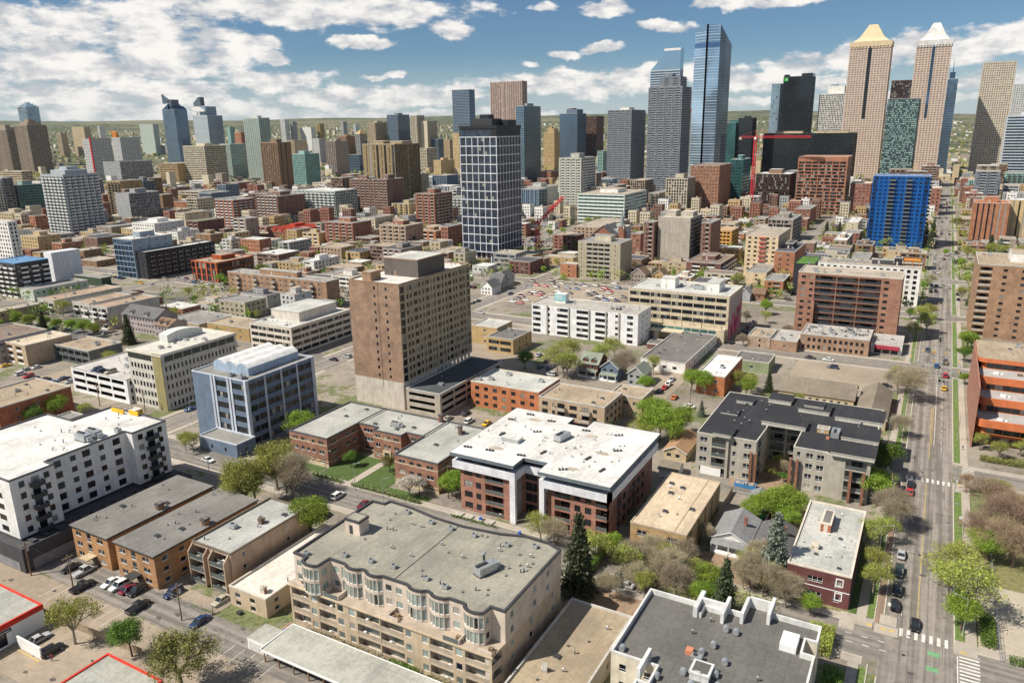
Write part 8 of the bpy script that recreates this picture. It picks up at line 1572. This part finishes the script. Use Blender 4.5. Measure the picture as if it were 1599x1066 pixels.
sign(.8,159.5,'small white road sign on the kerb island by the near crosswalk'); sign(13.6,231,'white road sign beside the middle crosswalk'); sign(14.3,208,'small white box sign on the grass verge'); sign(-4,232,'white road sign in front of the black roofed condo corner')
# railings, fences and bins
def fence(pts,h,label,name='chain_fence',board=False):
    t=thing(name,label,'fence',(pts[0][0],pts[0][1],0)); ox,oy=pts[0]
    wmat=mat('fence_wood',(.35,.27,.19),.9,.15,1) if board else M_METAL
    for a,b_ in zip(pts,pts[1:]):
        L=math.hypot(b_[0]-a[0],b_[1]-a[1]); n=max(1,int(L/2.4)); u=((b_[0]-a[0])/L,(b_[1]-a[1])/L); nn=(u[1],-u[0])
        for i in range(n+1): c=(a[0]+u[0]*L*i/n-ox,a[1]+u[1]*L*i/n-oy); m=MB(); m.obox(c,u,nn,.05,.05,0,h+.08); link('post',m.mesh('post',[wmat]),t)
        m=MB()
        if board:
            for i in range(n):
                m=MB(); k=8
                for j in range(k): f=(i+(j+.5)/k)/n; c=(a[0]+u[0]*L*f-ox,a[1]+u[1]*L*f-oy); m.obox(c,u,nn,L/n/k*.46,.02,.05,h)
                o=link('fence_boards',m.mesh('fence_boards',[wmat]),t); o['kind']='stuff'
        else:
            for z in(.1,h/2,h-.03): c=((a[0]+b_[0])/2-ox,(a[1]+b_[1])/2-oy); m.obox(c,u,nn,L/2,.02,z,z+.04)
            k=int(L/.5)
            for j in range(k): f=j/k; c=(a[0]+u[0]*L*f-ox,a[1]+u[1]*L*f-oy); m.obox(c,u,nn,.008,.008,.1,h)
            o=link('mesh_panel',m.mesh('mesh_panel',[wmat]),t); o['kind']='stuff'
fence([(-144.5,91),(-133,91.5),(-126.5,92)],1.7,'grey mesh fence round the lot behind the boxed balconies'); fence([(-126.6,92),(-126.6,96.2)],1.6,'short mesh fence end beside the low sided building'); fence([(21,153),(60,153)],1.8,'mesh fence along the near side of the playground'); fence([(20.6,153),(20.6,205)],1.8,'mesh fence between pavement and playground'); fence([(-41.5,168),(-41.5,200)],1.8,'wooden board fence along the tan roofed walk up yard',board=True,name='board_fence'); fence([(-29.6,183),(-29.6,201)],1.6,'wooden board fence between the two back gardens',board=True,name='board_fence'); fence([(-176,73.4),(-128,76)],1.9,'white panel fence behind the trees between the lots',board=True,name='panel_fence'); fence([(-242,437),(-238,437),(-238,399)],1.4,'dark board fence beside the grey gabled houses',board=True,name='board_fence')
t=thing('skip_bin','long blue skip full of rubble in the lane','skip',(-39,205.3,0)); bl=mat('skip_blue',(.05,.2,.42),.5); m=MB()
m.box(-3,-1.1,.1,3,1.1,.2); m.box(-3,-1.1,.2,3,-1.02,1.2); m.box(-3,1.02,.2,3,1.1,1.2); m.box(-3,-1.02,.2,-2.92,1.02,1.2); m.box(2.92,-1.02,.2,3,1.02,1.2); link('body',m.mesh('body',[bl]),t)
m=MB(); r=random.Random(1)
for i in range(40): x,y=r.uniform(-2.7,2.7),r.uniform(-.8,.8); s_=r.uniform(.15,.4); m.box(x-s_,y-s_*.6,.5,x+s_,y+s_*.6,r.uniform(.8,1.5))
o=link('rubble',m.mesh('rubble',[mat('rubble',(.45,.4,.33),.9,.2,3)]),t); o['kind']='stuff'
def bin_(x,y,c,label):
    t=thing('wheelie_bin',label,'bin',(x,y,0)); m=MB(); m.box(-.3,-.35,.1,.3,.35,1.0); link('body',m.mesh('body',[c]),t); m=MB(); m.box(-.33,-.38,1.0,.33,.38,1.08); link('lid',m.mesh('lid',[c]),t); m=MB(); m.tube((-.3,.3,.1),(.3,.3,.1),.1,.1,8); link('wheel',m.mesh('wheel',[TYRE]),t)
BLU=mat('bin_blue',(.03,.12,.5),.5,kind='plain'); GRB=mat('bin_green',(.03,.3,.1),.5,kind='plain')
for x,y,c,l in((-29.8,188,BLU,'blue bin in the back garden by the white garage'),(-31,188.2,GRB,'green bin beside the blue one by the white garage'),(-56.5,196.5,BLU,'blue bin next to the tan roofed garage'),(-96.3,153.3,BLU,'blue bin left of the white roofed condo entrance path'),(-83.6,151.6,BLU,'blue bin on the pavement behind the cream terrace block'),(-92,240,GRB,'green bin beside the parked orange car')): bin_(x,y,c,l)
# playground
t=thing('play_climber','curved metal climbing frame on the playground','climbing frame',(36,178,0)); m=MB()
for i in range(5):
    a0=None
    for k in range(9): a=math.pi*k/8; p=(2.4*math.cos(a),i*.8,2.2*math.sin(a)); (m.tube(a0,p,.05,.05,5) if a0 else None); a0=p
link('frame',m.mesh('frame',[M_METAL]),t)
t=thing('play_rocker','small red play rocker on the sand','play equipment',(27.5,163,0)); m=MB(); m.tube((0,0,0),(0,0,.5),.1,.1,6); m.box(-.5,-.15,.5,.5,.15,.75); m.tube((.35,0,.75),(.35,0,1.1),.05,.05,5); link('body',m.mesh('body',[mat('play_red',(.55,.04,.03),kind='plain')]),t)
t=thing('stepping_logs','ring of dark stepping logs on the playground','play equipment',(30,159,0))
for i in range(8): a=i*.55; m=MB(); m.tube((2.2*math.cos(a),1.6*math.sin(a),0),(2.2*math.cos(a),1.6*math.sin(a),.35),.3,.28,8); link('log',m.mesh('log',[WOOD]),t)
t=thing('footbridge_gantry','tall rust brown concrete wedge standing by the school corner','monument',(31.4,219,0)); m=MB(); m.poly([(-1,-5,0),(1,-5,0),(1.2,5,9),(-.6,5,9)]); m.box(-.9,4.4,0,1.1,5.2,9.2); link('slab',m.mesh('slab',[mat('corten',(.22,.12,.07),.9,.2,1)]),t)
# people
def person(x,y,rz,top,leg,label,stride=.18):
    verts=[(0,0,.95),(0,0,1.18),(0,0,1.42),(0,0,1.56),(0,0,1.7),(.1,0,.9),(.1,stride,.48),(.1,stride*.6,.06),(-.1,0,.9),(-.1,-stride*.4,.48),(-.1,-stride*1.4,.08),(.2,0,1.4),(.25,-.08,1.14),(.24,.08,.9),(-.2,0,1.4),(-.25,.08,1.14),(-.24,.18,.92),(.1,stride*.6+.16,.03),(-.1,-stride*1.4+.15,.04)]
    edges=[(0,1),(1,2),(2,3),(3,4),(0,5),(5,6),(6,7),(0,8),(8,9),(9,10),(2,11),(11,12),(12,13),(2,14),(14,15),(15,16),(7,17),(10,18)]
    rad=[.15,.14,.16,.06,.11,.1,.075,.05,.1,.075,.05,.065,.05,.035,.065,.05,.035,.04,.04]
    me=D.meshes.new('body'); me.from_pydata(verts,edges,[]); o=D.objects.new('tmp',me); COL.objects.link(o); o.modifiers.new('s','SKIN'); me.materials.append(top)
    for v,r_ in zip(me.skin_vertices[0].data,rad): v.radius=(r_,r_)
    me.skin_vertices[0].data[0].use_root=True; o.modifiers.new('u','SUBSURF').levels=1
    bpy.context.view_layer.update(); nm=D.meshes.new_from_object(o.evaluated_get(bpy.context.evaluated_depsgraph_get())); D.objects.remove(o)
    nm.materials.clear(); nm.materials.append(top); nm.materials.append(leg); nm.materials.append(mat('skin_tone',(.4,.25,.18),kind='plain')); nm.materials.append(mat('hair_dark',(.03,.02,.015),kind='plain'))
    for p in nm.polygons: z=p.center.z; p.material_index=1 if z<.92 else (0 if z<1.47 else (3 if z>1.72 or (p.center.y<-.02 and z>1.58) else 2)); p.use_smooth=True
    return nm
PM=[person(0,0,0,mat('shirt_%d'%i,c,kind='plain'),mat('trousers_%d'%i,d,kind='plain'),'') for i,(c,d) in enumerate((((.5,.5,.48),(.03,.04,.08)),((.03,.03,.035),(.05,.05,.06)),((.4,.05,.04),(.04,.05,.09)),((.05,.1,.3),(.2,.18,.15))))]
PD=['pale shirt and dark trousers','black jacket and grey trousers','red top and dark trousers','blue top and tan trousers']
for i,(x,y,l) in enumerate(((11.8,349.5,'crossing the wide road'),(15.8,345.5,'waiting on the right kerb by the signal'),(16,341,'on the pavement beside the orange banded office'),(15.6,262,'walking beside the orange banded office corner'),(-471,338,'crossing the busy square'),(-466,341,'in the middle of the busy square'),(-462,337,'on the kerb of the busy square'),(-455,345,'beside the red columned building'),(-450,346,'near the red columned building corner'),(-478,344,'left side of the busy square'),(-484,341,'by the black apartment block'),(-4.2,300,'on the left pavement of the wide road'),(-460,332,'at the near side of the busy square'),(-445,349.4,'on the avenue beside the red columns'))):
    o=thing('person','person in %s %s'%(PD[i%4],l),'person',(x,y,.05),rnd.uniform(0,6),'people on the streets',me=None); link('body',PM[i%4],o)
crane(-193,924,86,62,18,-.15,'red tower crane with a level jib beside the teal glass office block'); crane(-288,560,24,34,7,1.35,'red lattice crane leaning over the car parks right of the gridded tower',luff=.55)
# ------------------------------------------------------------------ far woods and far houses
r=np.random.RandomState(3); n=15000; rr=1150+6500*r.rand(n)**1.5; aa=np.radians(r.uniform(-38,36,n)-29.27)
X,Y=rr*np.sin(aa),rr*np.cos(aa); ok=np.ones(n,bool)
for a_,b_,c_,d_ in FOOT: ok&=~((X>a_-4)&(X<c_+4)&(Y>b_-4)&(Y<d_+4))
for c,w,a,b_ in NS: ok&=~((abs(X-c)<w/2+2)&(Y>a)&(Y<b_))
for c,w,a,b_ in EW: ok&=~((abs(Y-c)<w/2+2)&(X>a)&(X<b_))
# woods gather in patches, with denser cover on the rise
pat=np.sin(X*.004+1)*np.cos(Y*.0035)+.5*np.sin(X*.011-Y*.009); ok&=(pat>-.35)|(r.rand(n)<.3); ok&=(rr>1700)|(r.rand(n)<.35)
X,Y,rr=X[ok],Y[ok],rr[ok]; Z=np.array([terrain_z(x,y) if q>2300 else 0 for x,y,q in zip(X,Y,rr)]); h=r.uniform(6,13,len(X)); q=12; idx=np.repeat(np.arange(len(X)),q)
P=np.stack([X[idx]+r.normal(size=len(idx))*2.6,Y[idx]+r.normal(size=len(idx))*2.6,Z[idx]+h[idx]*(.35+.6*r.rand(len(idx)))],1); mi=np.repeat(r.choice([0,1,2,3],len(X),p=[.36,.2,.3,.14]),q)
o=link('far_woods',quadmesh('far_woods',leaves(r,P,r.uniform(1.2,2.7,len(P))),[LEAF['bud'],LEAF['green'],LEAF['bare'],LEAF['spruce']],mi)); o['kind']='stuff'; o['label']='mass of trees spreading over the hills towards the horizon'
# trees in the yards and along the kerbs further off, too many and too small to count
n=9000; rr=430+850*r.rand(n); aa=np.radians(r.uniform(-37,35,n)-29.27); X,Y=rr*np.sin(aa),rr*np.cos(aa); ok=~((X>13)&(Y<520))&~((X>-260)&(Y<458))
for a_,b_,c_,d_ in FOOT+LOTS+[(-560,290,-430,400),(-330,575,-262,715)]: ok&=~((X>a_-2)&(X<c_+2)&(Y>b_-2)&(Y<d_+2))
for c,w,a,b_ in NS: ok&=~((abs(X-c)<w/2+1.2)&(Y>a)&(Y<b_))
for c,w,a,b_ in EW: ok&=~((abs(Y-c)<w/2+1.2)&(X>a)&(X<b_))
X,Y=X[ok][:1500],Y[ok][:1500]; h=r.uniform(5,10,len(X)); q=70; idx=np.repeat(np.arange(len(X)),q); cz=r.normal(size=(len(idx),3))
P=np.stack([X[idx]+cz[:,0]*h[idx]*.17,Y[idx]+cz[:,1]*h[idx]*.17,h[idx]*(.62+.17*cz[:,2].clip(-2,2))],1); mi=np.repeat(r.choice([0,1,2,3,4],len(X),p=[.32,.2,.2,.1,.18]),q)
o=link('yard_trees',quadmesh('yard_trees',leaves(r,P,r.uniform(.25,.6,len(P))),[LEAF['bud'],LEAF['green'],LEAF['bare'],LEAF['spruce'],LEAF['bright']],mi)); o['kind']='stuff'; o['label']='small trees filling yards between the distant blocks'
m=MB(); R=random.Random(8); nh=0
while nh<3200:
    q=1500+5200*R.random()**1.2; a=math.radians(R.uniform(-38,36)-29.27); x,y=q*math.sin(a),q*math.cos(a)
    if any(a_<x<c_ and b_<y<d_ for a_,b_,c_,d_ in FOOT): continue
    z=terrain_z(x,y) if q>2300 else 0; w,d,h=R.uniform(8,22),R.uniform(8,16),R.uniform(4,8) if R.random()<.9 else R.uniform(12,30); mi=R.randrange(4); m.box(x-w/2,y-d/2,z-3,x+w/2,y+d/2,z+h,mi,top=4+R.randrange(3),bottom=False); nh+=1
o=struct('far_houses',m,[wm('cream'),wm('white'),wm('beige'),wm('greybrown'),rm('shingle'),rm('brownr'),rm('grey')],kind='stuff',label='scatter of far houses on the slopes beyond the towers')
# larger far buildings that show on the horizon
for i,(x,y,w,d,h,c,l) in enumerate(HORIZON): B('institution_building',l,x-w/2,y-d/2,x+w/2,y+d/2,h,c,'rib' if i%2 else 'win','few','grey',fh=4)
# ------------------------------------------------------------------ labels: tell look-alikes apart
from collections import defaultdict
G=defaultdict(list)
for o in THINGS: G[o['label']].append(o)
cr,srr=.8724,.4888
ORD=['','second','third','fourth','fifth','sixth','seventh','eighth']
for lb,os_ in G.items():
    if len(os_)<2: continue
    if len(os_)<=16:
        os_.sort(key=lambda o:(o.location.x*cr+o.location.y*srr)/max(1,o.location.y*cr-o.location.x*srr))
        n=len(os_); NUM=['','','two','three','four','five','six','seven','eight','nine','ten','eleven','twelve','thirteen','fourteen','fifteen','sixteen']
        for i,o in enumerate(os_):
            if i==0: s='leftmost of the '+NUM[n] if n>1 else ''
            elif i==n-1: s='rightmost of the '+NUM[n]
            elif i<=n//2 and i<8: s=ORD[i]+' from left of '+NUM[n]
            else: k=n-1-i; s=(ORD[k] if k<8 else 'middle')+' from right of '+NUM[n]
            w=lb.split(); w=w[:16-len((', '+s).split())] if len(w)+len(s.split())>16 else w
            while w and w[-1] in('the','and','with','of','a','in','behind'): w.pop()
            o['label']=' '.join(w)+', '+s
for o in THINGS:
    w=o['label'].split()
    if len(w)>16:
        w=w[:16]
        while w[-1].strip(',') in('the','and','with','of','a','in','behind','left','right','small','front'): w.pop()
        o['label']=' '.join(w)
print('things',len(THINGS),'objects',len(D.objects),'fill',nfill)
# ------------------------------------------------------------------ yard of the red trimmed shop
t=thing('yard_wall','white yard wall beside the red trimmed shop at the left edge','wall',(-149,66,0)); m=MB(); m.box(-4,-.15,0,4,.15,2.5); m.box(-4.05,-.2,2.5,4.05,.2,2.6); link('wall',m.mesh('wall',[M_WHITE]),t)
t=thing('shop_sign','dark sign panel over the side door of the red trimmed shop','sign',(-155.06,64.4,3.1)); m=MB(); m.box(-.02,-1.7,0,.12,1.7,.7); link('panel',m.mesh('panel',[M_DARKM]),t); m=MB(); m.box(.121,-1.4,.28,.13,1.4,.4); link('stripe',m.mesh('stripe',[M_WHITE]),t)
m=MB(); mk(m,-152.6,65.2,-145,65.4,.03); mk(m,-145.2,63.4,-145,65.2,.03); mk(m,-153,61.2,-152.8,65,.03); struct('yard_marking',m,[YEL])
o=thing('person','person in a red top and dark trousers beside the dark jeep in the yard','person',(-142.6,66.6,.02),1.0); link('body',PM[2],o)
# stones, crates and pots in the near yards
R=random.Random(12)
def crate(x,y,c,label):
    t=thing('crate',label,'crate',(x,y,0)); m=MB(); m.box(-.5,-.4,0,.5,.4,.7); m.box(-.54,-.44,.6,.54,.44,.72); link('body',m.mesh('body',[c]),t)
crate(-108,94.5,BLU,'blue crate by the fence corner near the low sided building'); crate(-121.5,94.8,M_DARKM,'dark crate against the front of the low sided building')
# puddled oil and tar marks on the lanes
m=MB()
for i in range(140):
    x,y=R.uniform(-200,-110),R.uniform(62,92); a0=R.uniform(0,6); s_=R.uniform(.2,1.1)
    if i>70: x,y=R.uniform(.5,12),R.uniform(100,420)
    m.poly([(x+s_*math.cos(a0+q*.9)*R.uniform(.5,1),y+s_*.7*math.sin(a0+q*.9)*R.uniform(.5,1),.0385+i*.00001) for q in range(7)])
o=struct('oil_stain',m,[mat('oil_stain',(.1,.09,.08),.7)])
# manhole covers
for i,(x,y) in enumerate(((5.2,238.5),(8.4,243),(4.3,146.5),(-12,147.5),(9.1,262),(-166,81),(-141,80.6),(5.8,188))):
    m=MB(); m.tube((x,y,.036),(x,y,.045),.38,.38,14); struct('manhole_cover',m,[M_DARKM])
# tar seams running along the wide road
m=MB()
for x in(3.6,5.0,8.1,10.9):
    y=80; px=x
    while y<600: nx=x+R.uniform(-.12,.12); ny=y+R.uniform(3,8); m.quad((px-.03,y,.0375),(px+.03,y,.0375),(nx+.03,ny,.0375),(nx-.03,ny,.0375)); px=nx; y=ny+(R.uniform(0,14) if R.random()<.3 else 0)
struct('tar_seam',m,[mat('tar',(.07,.065,.06),.6)])
# ------------------------------------------------------------------ the air: thin haze over the whole city
m=MB(); m.box(-22000,-14000,-6,16000,22000,300); hz=link('haze',m.mesh('haze',[])); hz['kind']='stuff'
hm=D.materials.new('haze_air'); hm.use_nodes=True; hm.node_tree.nodes.clear(); pv=hm.node_tree.nodes.new('ShaderNodeVolumePrincipled'); ho=hm.node_tree.nodes.new('ShaderNodeOutputMaterial')
pv.inputs['Color'].default_value=(.82,.88,1,1); pv.inputs['Density'].default_value=1.1e-5; pv.inputs['Anisotropy'].default_value=.2
hm.node_tree.links.new(pv.outputs[0],ho.inputs['Volume']); hz.data.materials.append(hm)
